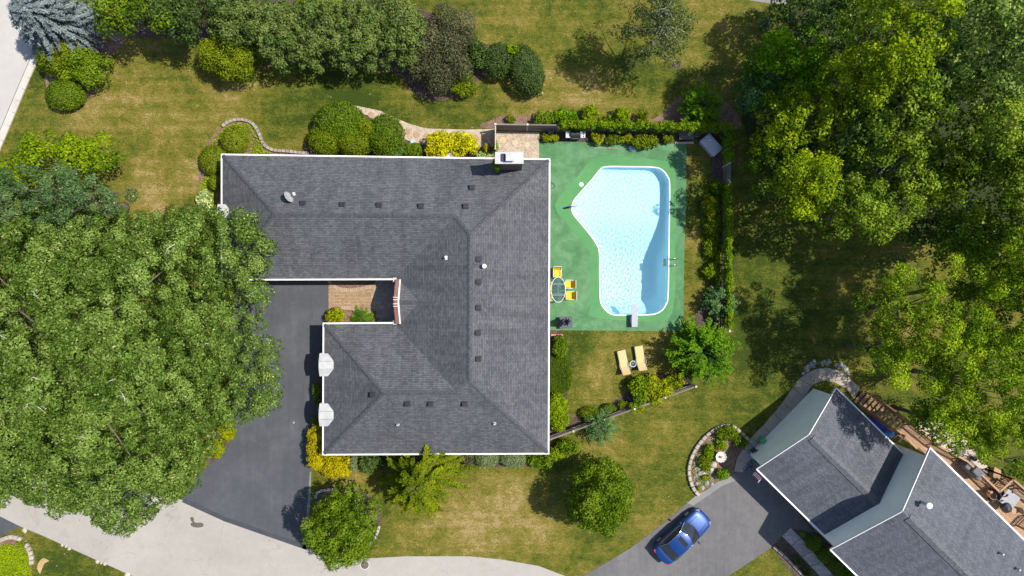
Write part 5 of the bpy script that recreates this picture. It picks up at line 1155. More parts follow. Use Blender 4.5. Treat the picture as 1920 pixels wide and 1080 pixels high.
# ---- entry court, driveway and front of the house
S('court_shrub', 'golden lime shrub at the court corner', 630, 592, 18, 15, 1.0, 'yellowgreen', 'loose', leaf=.13, t0=.6)
spray('court_shrub', 'spiky green shrub beside the golden court shrub', 682, 598, 27, .9, 'fern', 52, 'shrub', 46, .2, False, .4, wide=.22)
S('drive_shrub', 'upper lime yellow shrub at the driveway edge', 426, 808, 16, 18, .9, 'yellowgreen', 'fine', leaf=.12, t0=.62)
S('drive_shrub', 'lower lime yellow shrub at the driveway edge', 406, 840, 14, 18, .8, 'yellowgreen', 'fine', leaf=.12, t0=.6)
S('amber_shrub', 'tall amber yellow shrub at the garage corner', 598, 838, 21, 42, 1.9, 'orange', 'fine', leaf=.13, t0=.55)
S('amber_shrub', 'broad amber yellow shrub in front of the garage corner', 630, 872, 28, 24, 1.5, 'orange', 'fine', leaf=.13, t0=.6)
S('front_shrub', 'dark shrub between the garage hoods', 596, 735, 6, 22, 1.1, 'green', 'fine', leaf=.11)
S('front_shrub', 'small dark shrub above the amber shrub', 592, 792, 8, 12, 1.1, 'green', 'fine', leaf=.11)
S('front_shrub', 'sage green mound beside the amber shrub', 664, 868, 12, 14, .9, 'sage', 'round', leaf=.1)
S('front_shrub', 'dark leafy shrub left of the cedar', 698, 866, 26, 18, 1.4, 'deep', 'loose')
S('front_shrub', 'brownish thin shrub right of the cedar', 876, 858, 13, 13, .9, 'bronze', 'loose', leaf=.11)
S('front_shrub', 'left clipped sage mound below the front gutter', 913, 858, 23, 17, 1.1, 'sage', 'round', leaf=.09, group='pair of clipped sage mounds')
S('front_shrub', 'right clipped sage mound below the front gutter', 963, 859, 27, 17, 1.1, 'sage', 'round', leaf=.09, group='pair of clipped sage mounds')
S('front_shrub', 'dark shrub under the south east roof corner', 1012, 862, 26, 15, 1.2, 'green', 'loose')
spray('cedar_tree', 'large arching olive cedar in front of the house', 800, 874, 84, 6.2, 'cedar', 61, 'tree', 120, .30, True, .30, t0=.40, trunk=.13, wide=.34, dens=2.4, low=.06)
tree('yard_tree', 'round green tree in the stone edged bed by the lane', ellipse(646, 984, 68, 70, 3.2, np.random.default_rng(62), .07), 2.0, 5.6, .16, 'green', .42, .40, 1.2, 62, base=W(651, 962), gaps=.02, trunk_r=.10, under=1.0, t0=.5, lobe=1.0, nlimb=8)
tree('yard_tree', 'round dense green tree alone on the front lawn', ellipse(1125, 930, 60, 64, 3.0, np.random.default_rng(63), .06), 1.8, 5.2, .16, 'green', .42, .40, 1.3, 63, base=W(1118, 908), gaps=.02, trunk_r=.10, under=1.0, t0=.5, lobe=1.0, nlimb=8)
# ---- round the pool and the fences
IVN = [(1046, 244), (1090, 244), (1150, 245), (1210, 246), (1270, 247.5), (1330, 249), (1358, 250)]
def hedge_run(label, pts, w, h, mat, seed, z0=0.0, cat='vine', leaf=.12):
    rng = np.random.default_rng(seed); Pp = [W(*p) for p in smooth_path(pts, 5)]; root = thing('ivy_hedge', label, cat, Pp[len(Pp) // 2].copy()); Cc = []
    for a, b in zip(Pp, Pp[1:]):
        for _ in range(max(1, int((b - a).length / .022))):
            t = rng.random(); p = a + (b - a) * t; Cc.append((p.x + rng.normal(0, w * .28), p.y + rng.normal(0, w * .28), h * rng.uniform(.35, 1.02) if rng.random() < .5 else h * rng.uniform(.88, 1.08)))
    Cc = np.array(Cc); Rr = rng.uniform(.12, .21, len(Cc)); P_, Nn, Ln, Wd, t_ = clump_leaves(Cc, Rr, leaf, 1.0, rng, .8, .5 + rng.normal(0, .15, len(Rr)), .5, .6, -.6)
    leaf_object('foliage', P_, Nn, Ln, Wd, t_, mat, root, rng=rng)
    mb = MB()
    for i in range(0, len(Cc), 6): c = Cc[i]; mb.tube([(c[0], c[1], 0), (c[0] + .05, c[1], c[2] * .5), tuple(c)], [.018, .014, .006], 4, False)
    mb.build('stem', M['bark'], root); return root
hedge_run('ivy covering the fence above the pool', IVN, .36, 1.95, 'ivy', 71)
hedge_run('ivy on the top of the east fence beside the shaded lawn', [(1354, 352), (1354, 380), (1354, 430), (1353, 480), (1353, 540), (1353, 610)], .2, 1.8, 'ivy', 72)
hedge_run('dark ivy on the east fence near its north corner', [(1354, 252), (1354, 290), (1354, 310)], .4, 1.85, 'ivy', 73)
S('fence_shrub', 'yellow flowered low shrub beside the gravel yard', 1030, 259, 17, 7, .6, 'yellowgreen', 'fine', leaf=.1)
S('fence_shrub', 'lime leaved round plant right of the grill', 1120, 259, 14, 12, .8, 'yellowgreen', 'loose', leaf=.15)
S('fence_shrub', 'low dark shrub right of the lime plant', 1150, 262, 18, 9, .8, 'green', 'fine', leaf=.11)
S('fence_shrub', 'low yellow shrub against the ivy fence', 1174, 261, 14, 8, .8, 'yellowgreen', 'fine', leaf=.11)
S('fence_shrub', 'olive bush overhanging the deck by the ivy fence', 1210, 265, 24, 14, 1.1, 'olive', 'loose', leaf=.15)
S('fence_shrub', 'small olive plant left of the wooden bench', 1252, 260, 14, 8, .7, 'olive', 'loose', leaf=.12)
for lb, px, py, rx, ry, h, mt in (('green shrub at the left end outside the fence', 1020, 222, 22, 13, 1.0, 'green'), ('broad leaved shrub outside the fence', 1060, 221, 24, 14, 1.1, 'fern'), ('tall lime plant outside the fence', 1104, 214, 16, 16, 1.4, 'lime'), ('spindly lime plant outside the fence', 1166, 216, 14, 15, 1.3, 'lime'), ('low dark hedge plants outside the fence', 1138, 226, 22, 8, .8, 'green'), ('small spiky plant at the right end outside the fence', 1206, 222, 10, 13, .9, 'olive'), ('small lime tuft left of the outside bed', 958, 223, 10, 6, .5, 'olive')):
    S('outer_shrub', lb, px, py, rx, ry, h, mt, 'loose', leaf=.14, group='plants outside the ivy fence')
spray('fern_tree', 'bright green feathery tree at the pool fence corner', 1307, 207, 40, 2.6, 'fern', 81, 'tree', 120, .3, False, .3, wide=.36, trunk=.07)
spray('fern_tree', 'vivid green spreading tree beside the slanting fence', 1304, 655, 58, 4.2, 'fern', 82, 'tree', 120, .32, False, .3, wide=.5, trunk=.08, t0=.4)
spray('feather_shrub', 'blue green feathery shrub against the east fence', 1342, 565, 32, 2.6, 'bluegreen', 83, 'shrub', 70, .26, False, .35, wide=.4)
spray('feather_shrub', 'star shaped blue green shrub outside the slanting fence', 1124, 796, 33, 2.4, 'bluegreen', 84, 'shrub', 64, .28, False, .45, wide=.24)
S('bed_shrub', 'large yellow green hydrangea by the sun loungers', 1228, 732, 30, 28, 1.5, 'yellowgreen', 'loose', leaf=.17)
S('bed_shrub', 'greener half of the hydrangea clump by the loungers', 1204, 728, 24, 24, 1.4, 'lime', 'loose', leaf=.17, t0=.38)
S('bed_shrub', 'olive grass clump at the slanting fence end', 1264, 716, 20, 14, .8, 'cedar', 'fine', leaf=.16)
S('bed_shrub', 'low round green mound in the slanting bed', 1142, 766, 13, 9, .6, 'green', 'round', leaf=.1)
S('bed_shrub', 'wide low green mound in the slanting bed', 1106, 775, 20, 12, .6, 'olive', 'round', leaf=.1)
S('bed_shrub', 'small thin plant in the slanting bed', 1166, 756, 8, 9, .6, 'olive', 'fine', leaf=.1)
S('bed_shrub', 'lime shrub poking over the slanting fence', 1190, 764, 16, 7, 1.5, 'lime', 'fine', leaf=.12)
S('wall_shrub', 'small green bush south of the umbrella table', 1049, 650, 14, 20, .9, 'green', 'loose', leaf=.12)
S('wall_shrub', 'yellow green hedge shrub at the house wall', 1044, 760, 20, 24, 1.2, 'lime', 'fine', leaf=.12, t0=.55)
S('wall_shrub', 'lower lime hedge shrub at the house wall', 1048, 788, 20, 18, 1.2, 'lime', 'fine', leaf=.12, t0=.5)
S('wall_shrub', 'green bush outside the fence at the house corner', 1066, 836, 24, 16, 1.1, 'green', 'loose', leaf=.14)
S('wall_shrub', 'lime bush at the south east house corner', 1044, 852, 18, 12, 1.0, 'lime', 'loose', leaf=.13)
cover('grass_patch', 'patch of long dark green grass at the house wall', [(1030, 668), (1052, 660), (1066, 680), (1072, 705), (1066, 732), (1030, 738)], .16, 'grassbed', .16, 1.6, 6, blade=True)
for lb, px, py, rx, ry, h, mt in (('yellow green shrub at the top of the east bed', 1330, 392, 14, 24, .9, 'yellowgreen'), ('green shrub in the middle of the east bed', 1336, 425, 16, 20, 1.0, 'green'), ('dark leafy shrub by the silver storage box', 1344, 352, 12, 16, .9, 'green'), ('lime mound lowest in the east bed', 1334, 506, 15, 17, .8, 'lime'), ('olive mound in the lower east bed', 1332, 464, 13, 20, .7, 'olive')):
    S('east_shrub', lb, px, py, rx, ry, h, mt, 'loose', leaf=.13, group='shrubs of the east bed')
cover('ground_cover', 'lime ground cover filling the east bed', [(1326, 350), (1338, 335), (1350, 345), (1352, 420), (1352, 520), (1340, 545), (1328, 520), (1318, 480), (1316, 430), (1316, 390)], .4, 'lime', .13, 1.3, 21, t0=.42)
cover('ground_cover', 'sparse dry plants scattered in the boulder bed', [(1300, 890), (1300, 860), (1318, 835), (1340, 820), (1360, 822), (1346, 850), (1336, 880), (1340, 898), (1322, 912), (1308, 918)], .16, 'hosta', .12, .5, 22, t0=.35)
# ---- neighbour beds
S('garden_plant', 'dark leafy plant at the top of the boulder bed', 1362, 812, 22, 14, .8, 'grassbed', 'fine', leaf=.13, t0=.6)
S('garden_plant', 'green plant right in the boulder bed', 1386, 830, 13, 12, .6, 'grassbed', 'fine', leaf=.12, t0=.6)
S('garden_plant', 'lime plant above the white urn', 1352, 834, 14, 9, .6, 'lime', 'fine', leaf=.12)
S('garden_plant', 'yellow green plant left of the white urn', 1328, 846, 10, 14, .6, 'lime', 'fine', leaf=.12)
S('garden_plant', 'green plant between urn and boulders', 1322, 868, 12, 14, .6, 'olive', 'fine', leaf=.12)
S('garden_plant', 'bright green tuft beside the driveway in the boulder bed', 1353, 889, 11, 10, .6, 'fern', 'fine', leaf=.12)
S('garden_plant', 'lime yellow tuft among the boulders', 1321, 894, 6, 5, .4, 'yellowgreen', 'fine', leaf=.1)
S('garden_plant', 'tiny lime tuft at the bed tip', 1310, 914, 4, 4, .3, 'lime', 'fine', leaf=.09)
for k, (lb, px, py, r) in enumerate((('first clipped ball beside the front walk', 1525, 1018, 14), ('second clipped ball beside the front walk', 1547, 1040, 14), ('third clipped ball beside the front walk', 1566, 1060, 12))):
    S('clipped_ball', lb, px, py, r, r, 1.0, 'green', 'round', leaf=.1, group='clipped balls at the neighbour wall')
S('garden_plant', 'leafy bush at the bottom edge by the white gutter', 1582, 1076, 16, 12, .9, 'fern', 'loose', leaf=.13)
S('garden_plant', 'lime plant at the garage corner of the front walk', 1502, 1000, 7, 6, .5, 'lime', 'fine', leaf=.1)
S('garden_plant', 'small dark plant in the front strip', 1495, 1052, 9, 8, .5, 'deep', 'fine', leaf=.1)
S('garden_plant', 'lowest dark plant in the front strip', 1514, 1072, 9, 9, .5, 'deep', 'fine', leaf=.1)
spray('climbing_vine', 'thin pale vine reaching over the garage gutter', 1524, 972, 16, 3.6, 'sage', 91, 'vine', 14, .18, False, .3, wide=.45, trunk=.03)
tree('yard_tree', 'small leafy tree at the right edge beside the deck stair', ellipse(1912, 872, 26, 36, 3, np.random.default_rng(94), .12), 2.4, 4.4, .16, 'green', .42, .5, 1.2, 94, gaps=.08, trunk_r=.08, under=.5, lobe=.9)
cover('ground_cover', 'bright green mat of ground cover inside the stone ring', [(-20, 1034), (0, 1024), (14, 1021), (30, 1023), (46, 1030), (56, 1046), (58, 1070), (50, 1100), (-20, 1100)], .2, 'moss', .1, 1.5, 8)
S('ring_plant', 'small lime plant at the top of the stone ring', 42, 1019, 7, 6, .4, 'lime', 'fine', leaf=.1)
spray('sapling', 'small feathery sapling in the shade at the lawn edge', 1428, 52, 14, 1.6, 'bluegreen', 92, 'shrub', 24, .2, False, .3)
# chimney ivy
hedge_run('ivy clinging round the brick chimney', [(932, 322), (932.5, 335), (938, 335.5)], .07, 4.9, 'ivy', 93, leaf=.09)
# ------------------------------------------------------------------ fences
def fence(name, label, pts, h, rails, bay=2.4, mat='wood', bw=.14, solid=False):
    P = [W(*p) for p in pts]; root = thing(name, label, 'fence', P[0].copy())
    me_post = MB().box((0, 0, (h + .06) / 2), (.11, .11, h + .06)).mesh('post'); me_post.materials.append(M['wood_pale'])
    cap = MB().box((0, 0, h + .075), (.15, .15, .03)).mesh('post_cap'); cap.materials.append(M['wood_pale'])
    for a, b in zip(P, P[1:]):
        d = b - a; n = max(1, round(d.length / bay)); ang = math.atan2(d.y, d.x)
        for k in range(n + 1):
            p = a + d * (k / n); o = link('post', me_post, None, root); o.location = p - P[0]; o.rotation_euler = (0, 0, ang); c = link('post_cap', cap, None, o)
        L_ = d.length / n - .12
        me = MB().box((0, 0, 0), (L_, .03, bw)).mesh('board'); me.materials.append(M[mat])
        rl = MB().box((0, 0, 0), (L_, .10, .035)).mesh('top_rail'); rl.materials.append(M['wood'])
        for k in range(n):
            m_ = a + d * ((k + .5) / n) - P[0]
            for i in range(rails):
                o = link('board', me, None, root); o.location = m_ + Vector((0, 0, .12 + bw / 2 + i * (h - .16 - bw) / max(1, rails - 1))); o.rotation_euler = (random.uniform(-.02, .02), 0, ang)
            o = link('top_rail', rl, None, root); o.location = m_ + Vector((0, 0, h - .01)); o.rotation_euler = (0, 0, ang)
    return root
fence('board_fence', 'weathered board fence between gravel yard and lawn', [(930, 243.5), (1046, 245), (1355, 251)], 1.75, 8, bw=.18)
fence('board_fence', 'weathered fence along the east side of the pool yard', [(1355, 253), (1354, 618)], 1.75, 5, bw=.16)
fence('rail_fence', 'slanting three rail fence beside the sun loungers', [(1016, 822), (1296, 720)], 1.3, 3, bw=.16)
# gate
g0, g1 = W(930, 246), W(930, 288); gate = thing('gate', 'tall narrow wooden gate between gravel path and chimney', 'gate', g0.copy()); L_ = (g1 - g0).length
for k in range(int(L_ / .15)):
    p = g0 + (g1 - g0).normalized() * (.1 + k * .15); MB().box(p + Vector((0, 0, .88)), (.025, .142, 1.66)).build('board', M['wood'], gate)
MB().bar(g0 + Vector((0, 0, 1.74)), g1 + Vector((0, 0, 1.74)), .07, .05).build('top_rail', M['wood_pale'], gate)
MB().box(g1 + Vector((0, 0, .9)), (.1, .1, 1.8)).build('post', M['wood_pale'], gate)

# ------------------------------------------------------------------ stepping stones, boulders, small ground things
STEP = [(696, 216, 'brown stepping stone at the top bend of the path'), (748, 241, 'brown stepping stone beside the dark dome shrub'), (764, 247, 'second brown stepping stone of the row by the bluish sign'), (781.5, 253, 'third brown stepping stone of the row by the bluish sign'), (800, 256, 'brown stepping stone half under the golden shrub'), (892, 258, 'brown stepping stone right of the golden shrubs'), (908, 259, 'shaded stepping stone in the gate shadow'), (925, 260.5, 'shaded stepping stone touching the gate')]
for px, py, lb in STEP:
    tag(MB().lathe(W(px, py, .0), [(.235, .0), (.235, .035), (.21, .05), (.02, .052)], 18).build('stepping_stone', M['stepping'], None, smooth=False), lb, 'stepping stone', 'round stepping stones of the gravel path')
for px, py, r, lb in ((942, 263, .26, 'sandy stepping stone nearest the gate in the yard'), (953.5, 257.5, .22, 'sandy stepping stone below the fence boards'), (965, 268, .24, 'palest stepping stone in the middle of the yard'), (987, 272, .2, 'pale stepping stone nearest the pool deck')):
    tag(MB().lathe(W(px, py, .0), [(r, .0), (r, .03), (r * .9, .045), (.02, .047)], 18).build('stepping_stone', M['stepping_pale'], None), lb, 'stepping stone', 'round stepping stones of the gravel yard')
def rock(mb_name, label, px, py, r, mat, seed, cat='boulder', group=None, zs=.6, parent=None):
    rng = np.random.default_rng(seed); bm = bmesh.new(); bmesh.ops.create_icosphere(bm, subdivisions=2, radius=1)
    ax = rng.normal(size=(4, 3)); ph = rng.uniform(0, 6, 4)
    for v in bm.verts:
        c = np.array(v.co); s = 1 + .14 * sum(math.sin(2.2 * float(c @ ax[i]) + ph[i]) for i in range(4)) * .6; v.co = Vector(c * s) * r; v.co.z = v.co.z * zs
        if v.co.z < -.3 * r * zs: v.co.z = -.3 * r * zs
    me = bpy.data.meshes.new(mb_name); bm.to_mesh(me); bm.free(); o = link(mb_name, me, M[mat], parent); p = W(px, py); o.location = (p if parent is None else p - wloc(parent)) + Vector((0, 0, .25 * r * zs))
    if parent is None: tag(o, label, cat, group)
    return o
ROCKS = [(117, 1022.5, .10, 'leftmost pale stone of the first trio at the lane'), (124, 1023.5, .12, 'middle pale stone of the first trio at the lane'), (130, 1028, .14, 'biggest pale stone of the first trio at the lane'), (183, 1053, .14, 'leftmost pale stone of the second trio at the lane'), (190, 1055.5, .11, 'middle pale stone of the second trio at the lane'), (197, 1057, .14, 'right pale stone of the second trio at the lane'), (239, 1078, .2, 'pale stone at the bottom edge beside the lane'), (47, 994, .2, 'flat white stone at the lane corner'), (576, 1017, .12, 'small pale stone at the foot of the lane tree'), (584, 1022, .17, 'larger pale stone at the foot of the lane tree')]
for k, (px, py, r, lb) in enumerate(ROCKS): rock('stone', lb, px, py, r, 'boulder', 500 + k, 'stone', 'pale stones along the lane')
BOUL = [(1315, 859, .2), (1309, 866, .15), (1308, 878, .18), (1303, 878, .14), (1312, 888, .2), (1306, 906, .18), (1317, 915, .17), (1334, 882, .22), (1338, 871, .26), (1341, 891, .18), (1325, 905, .2), (1334, 907, .16), (1319, 889, .2), (1304, 893, .15)]
BL = ['boulder at the top left under the lime plant', 'small boulder left of the green plant', 'boulder beside the pale edging', 'small boulder tight against the edging', 'boulder left of the lime tuft', 'boulder near the bed tip by the edging', 'boulder lowest near the driveway', 'round pale boulder in the middle of the bed', 'largest pale boulder below the white urn', 'boulder left of the bright green tuft', 'boulder below the lime tuft', 'boulder beside the driveway edge', 'white boulder touching the lime yellow tuft', 'boulder in the edging shadow']
for k, ((px, py, r), lb) in enumerate(zip(BOUL, BL)): rock('boulder', lb, px, py, r, 'boulder' if k in (7, 8, 12, 0) else 'boulder_grey', 540 + k, 'boulder', 'boulders of the urn bed', .7)
rp = thing('rock_pile', 'arc of grey and white rocks above the curving walk', 'rock pile', W(1550, 680)); rr = np.random.default_rng(9)
for k in range(64):
    t = rr.uniform(0, 1); a = math.pi * (.98 - .92 * t); px, py = 1547 + 42 * math.cos(a) + rr.normal(0, 2.5), 706 - 24 * math.sin(a) + rr.normal(0, 3) - 2
    rock('rock', '', px, py, rr.uniform(.07, .15), 'boulder' if rr.random() < .35 else 'boulder_grey', 600 + k, parent=rp)
mh = W(684, 1059); man = thing('manhole_cover', 'round brown iron manhole cover in the lane', 'manhole', mh)
MB().disc((0, 0), .36, .0, .022, 28).build('frame', M['kerb'], man, local=True); mb = MB().disc((0, 0), .30, .0, .027, 28); cv = mb.build('lid', M['manhole'], man, local=True)
mb = MB()
for r in (.09, .17, .25): mb.v += []; n = 24; b0 = len(mb.v); mb.add([(rr_ * math.cos(2 * math.pi * k / n), rr_ * math.sin(2 * math.pi * k / n), .032) for rr_ in (r, r + .025) for k in range(n)], [(k, (k + 1) % n, n + (k + 1) % n, n + k)[::-1] for k in range(n)])
mb.build('rings', M['darkmetal'], cv, local=True)
tag(MB().box(W(1017, 176, .3), (.05, .05, .6)).add([], []).tube([W(1017, 176, .55), W(1017, 176, .7)], [.045, .008], 6).build('marker_stake', M['white']), 'short white marker stake at the end of the kidney shrub', 'stake')
sg = thing('garden_sign', 'small bluish sign on a stake beside the gravel path', 'sign', W(775.5, 268)); MB().tube([(0, 0, 0), (0, 0, .45)], .015, 6).build('stake', M['greymetal'], sg, local=True); MB().box((0, 0, .5), (.3, .2, .03), .3).build('panel', M['netblue'], sg, local=True)
rock('leaf_litter', 'small pale clod on the dark driveway', 551, 792, .07, 'boulder', 690, 'stone')

# ------------------------------------------------------------------ pool accessories
db = thing('diving_board', 'pale grey diving board over the deep end', 'diving board', W(1191, 608))
x0, y1, y0 = W(1190, 568, .55).x, W(1190, 569, .55).y, W(1190, 613, .55).y
MB().box((x0, (y0 + y1) / 2, .52), (.44, y1 - y0, .06)).build('board', M['boardgrey'], db, bevel=.012)
MB().box((x0 - .02, y0 + .45, .26), (.5, .42, .44)).build('pedestal', M['greymetal'], db, bevel=.02)
MB().box((x0, W(0, 596).y, .28), (.52, .14, .42)).build('fulcrum', M['greymetal'], db, bevel=.01)
ld = thing('pool_ladder', 'steel pool ladder on the east wall of the pool', 'ladder', W(1258, 491))
for py in (485.5, 497.5):
    pts = []
    for px, z in ((1269, .0), (1268, .45), (1263, .72), (1256, .74), (1250, .55), (1248.5, -.1), (1248.5, -1.1)): q = W(px, py); pts.append((q.x, q.y, z))
    MB().tube(smooth_path(pts, 4), .028, 8).build('rail', M['steel'], ld, smooth=True)
for z in (-.25, -.55, -.85): MB().box((W(1248.5, 0).x, W(0, 491.5).y, z), (.12, .46, .04)).build('tread', M['white'], ld)
sr = thing('handrail', 'dark folded grab rail at the west tip of the pool', 'handrail', W(1068, 388))
for k, (a, b) in enumerate((((1057, 389.5), (1070, 386.5)), ((1059, 390), (1072, 388.5)))): MB().tube(smooth_path([W(*a, .05), W(a[0] + 3, a[1], .3), W(b[0] - 3, b[1], .42), W(*b, .2)], 4), .03, 7).build('rail', M['darkmetal'], sr)
MB().tube([W(1066, 388, .3), W(1082, 386, .05)], .035, 7).build('step_bar', M['bluetarp'], sr)
nt_ = thing('skimmer_net', 'pool skimmer net with long white pole on the deck', 'pool net', W(1150, 277)); MB().tube([W(1111, 277.5, .07), W(1179, 278, .07)], .022, 7).build('pole', M['wood_pale'], nt_)
MB().prism(px_poly([(1179, 274), (1189, 273.5), (1191, 278), (1189, 283), (1181, 284), (1179, 281)]), .04, .09).build('net', M['netblue'], nt_)
tag(MB().lathe(W(1033, 249), [(.2, 0), (.22, .35), (.2, .37), (.18, .1)], 14).build('bucket', M['netblue']), 'pale blue bucket beside the fence and gravel yard', 'bucket')
# grill
gp = W(1077, 257); gr = thing('gas_grill', 'gas grill with black lid and steel side shelves', 'grill', gp)
MB().box((0, 0, .42), (.72, .5, .72)).build('cabinet', M['darkmetal'], gr, local=True, bevel=.015)
lid = MB(); n = 10; vs = [(x, -.26 + .52 * k / n, .86 + .27 * math.sin(math.pi * (k + .0) / n) ** .7) for x in (-.34, .34) for k in range(n + 1)]
lid.add(vs, [(k, k + 1, n + 2 + k, n + 1 + k) for k in range(n)] + [tuple(range(n + 1))[::-1], tuple(range(n + 1, 2 * n + 2))]); ld_ = lid.build('lid', M['black'], gr, local=True)
MB().tube([(-.26, -.33, .98), (.26, -.33, .98)], .018, 8).build('handle', M['steel'], ld_, local=True)
for s in (-1, 1): MB().box((s * .54, 0, .86), (.36, .5, .05)).build('side_shelf', M['silver'], gr, local=True, bevel=.01)
MB().box((.42, 0, .91), (.1, .44, .05)).build('side_burner', M['steel'], gr, local=True)
for k in range(3): MB().disc((.6, -.16 + .16 * k), .045, .885, .92, 10).build('knob', M['black'], gr, local=True)
for sx in (-.3, .3):
    for sy in (-.2, .2): MB().disc((sx, sy), .06, .0, .07, 10).build('caster', M['black'], gr, local=True)
# silver storage box with ribbed lid, tilted in the corner
bp = W(1334, 271.5, .7); bp.z = 0; sb = thing('storage_box', 'silver ribbed storage box in the fence corner', 'storage box', bp, math.radians(-49))
MB().box((0, 0, .34), (1.42, .82, .6)).build('body', M['greymetal'], sb, local=True, bevel=.02)
lidb = MB().box((0, 0, .68), (1.56, .94, .05)).build('lid', M['silver'], sb, local=True, bevel=.01)
for k in range(11): MB().box((0, -.42 + k * .084, .718), (1.52, .045, .045)).build('rib', M['silver'], lidb, local=True)
bn = thing('wooden_bench', 'weathered low wooden bench at the deck corner', 'bench', W(1285, 257))
for k in range(4): MB().box((0, -.2 + k * .14, .42), (1.1, .125, .04)).build('slat', M['wood'], bn, local=True)
for sx in (-.45, .45):
    for sy in (-.18, .2): MB().box((sx, sy, .2), (.07, .07, .4)).build('leg', M['wood'], bn, local=True)
tag(MB().lathe(W(1292, 252, .44), [(.09, 0), (.12, .2), (.1, .2), (.08, .03)], 14).build('flower_pot', M['stone_white']), 'cream pot standing on the wooden bench', 'pot')
tag(MB().lathe(W(1306, 254), [(.13, 0), (.17, .3), (.15, .31), (.12, .06)], 16).build('flower_pot', M['boulder']), 'grey pot beside the wooden bench', 'pot')
tag(MB().box(W(1283, 268, .06), (1.4, .14, .1), .03).build('timber_edging', M['wood_pale']), 'low pale timber edging at the deck corner below the bench', 'edging')
# ------------------------------------------------------------------ patio furniture
tb = thing('patio_table', 'oval glass patio table with white frame by the east gutter', 'table', W(1045.5, 543)); A_, B_ = .53, .93
top = MB().disc((0, 0), B_, .70, .712, 40, A_).build('glass_top', M['glass'], tb, local=True)
mb = MB(); n = 40; ring = [(A_ * math.cos(2 * math.pi * k / n), B_ * math.sin(2 * math.pi * k / n), .706) for k in range(n + 1)]; mb.tube(ring, .022, 6, False); mb.build('rim', M['white'], tb, local=True)
for y in (-.42, -.33, .37, .46): MB().bar((-A_ * .92, y, .67), (A_ * .92, y, .67), .045, .04).build('crossbar', M['white'], tb, local=True)
MB().bar((0, -.33, .67), (0, .37, .67), .04, .04).build('stretcher', M['white'], tb, local=True)
for sx in (-1, 1):
    for y in (-.42, .46): MB().tube([(sx * .38, y, .0), (sx * .33, y, .66)], .025, 8).build('leg', M['white'], tb, local=True)
def chair(label, px, py, rz):
    c = thing('patio_chair', label, 'chair', W(px, py), rz, 'yellow chairs round the glass table')
    MB().box((0, .03, .42), (.46, .46, .035)).build('seat', M['yellow'], c, local=True, bevel=.01)
    mb = MB(); n = 6
    for k in range(n):
        t0_, t1_ = k / n, (k + 1) / n
        f = lambda t: (-.21 - .16 * t - .03 * math.sin(3 * t), .43 + .46 * t)
        (ya, za), (yb, zb) = f(t0_), f(t1_); mb.add([(-.23, ya, za), (.23, ya, za), (.23, yb, zb), (-.23, yb, zb), (-.23, ya - .02, za), (.23, ya - .02, za), (.23, yb - .02, zb), (-.23, yb - .02, zb)], [(0, 1, 2, 3), (4, 7, 6, 5), (0, 3, 7, 4), (1, 5, 6, 2)])
    mb.build('backrest', M['yellow'], c, local=True)
    for s in (-1, 1):
        MB().tube(smooth_path([(s * .26, -.42, .92), (s * .26, -.27, .6), (s * .26, -.2, .42), (s * .26, -.24, .0)], 3), .016, 6).build('leg', M['white'], c, local=True)
        MB().tube(smooth_path([(s * .265, -.28, .63), (s * .275, .1, .64), (s * .27, .27, .6), (s * .26, .27, .3), (s * .26, .25, .0)], 3), .017, 6).build('armrest', M['white'], c, local=True)
    MB().tube([(-.26, -.41, .92), (.26, -.41, .92)], .016, 6).build('top_rail', M['white'], c, local=True)
    MB().bar((-.25, .26, .41), (.25, .26, .41), .03, .03).build('front_rail', M['white'], c, local=True)
    c.scale = (1.12, 1.12, 1.05)
chair('yellow sling chair at the top end of the glass table', 1044, 512, math.radians(180))
chair('yellow sling chair at the upper right of the glass table', 1066, 533, math.radians(90))
chair('yellow sling chair at the lower right of the glass table', 1067.5, 554, math.radians(90))
chair('yellow sling chair half hidden under the gutter, upper left', 1027, 537, math.radians(-90))
chair('yellow sling chair half hidden under the gutter, lower left', 1027, 556, math.radians(-90))
# navy umbrella folded down on a square slate table
ut = thing('side_table', 'square slate grey low table south of the yellow chairs', 'table', W(1060, 604)); MB().box((0, 0, .4), (.96, .88, .06), .06).build('table_top', M['slatebox'], ut, local=True, bevel=.01)
for sx in (-.38, .38):
    for sy in (-.34, .34): MB().box((sx, sy, .19), (.07, .07, .37), .06).build('leg', M['darkmetal'], ut, local=True)
um = thing('parasol', 'folded navy parasol standing in the square table', 'parasol', W(1060.5, 602)); MB().tube([(0, 0, 0), (0, 0, 2.3)], .025, 8).build('pole', M['darkmetal'], um, local=True)
mb = MB(); n = 40; prof = [(.06, 1.0), (.22, 1.05), (.18, 1.45), (.11, 1.9), (.04, 2.25)]; vs = []
for i, (r, z) in enumerate(prof):
    for k in range(n): t = 2 * math.pi * k / n; q = r * (1 + .55 * math.sin(8 * t) + .2 * math.sin(3 * t + 1)); vs.append((q * math.cos(t), q * math.sin(t), z + .05 * math.sin(5 * t)))
mb.add(vs, [(i * n + k, i * n + (k + 1) % n, (i + 1) * n + (k + 1) % n, (i + 1) * n + k) for i in range(len(prof) - 1) for k in range(n)] + [tuple(range(4 * n, 5 * n))]); mb.build('canopy', M['navy'], um, local=True)
MB().lathe((0, 0, 0), [(.25, 0), (.25, .06), (.06, .1), (.05, .2)], 16).build('base', M['darkmetal'], um, local=True)
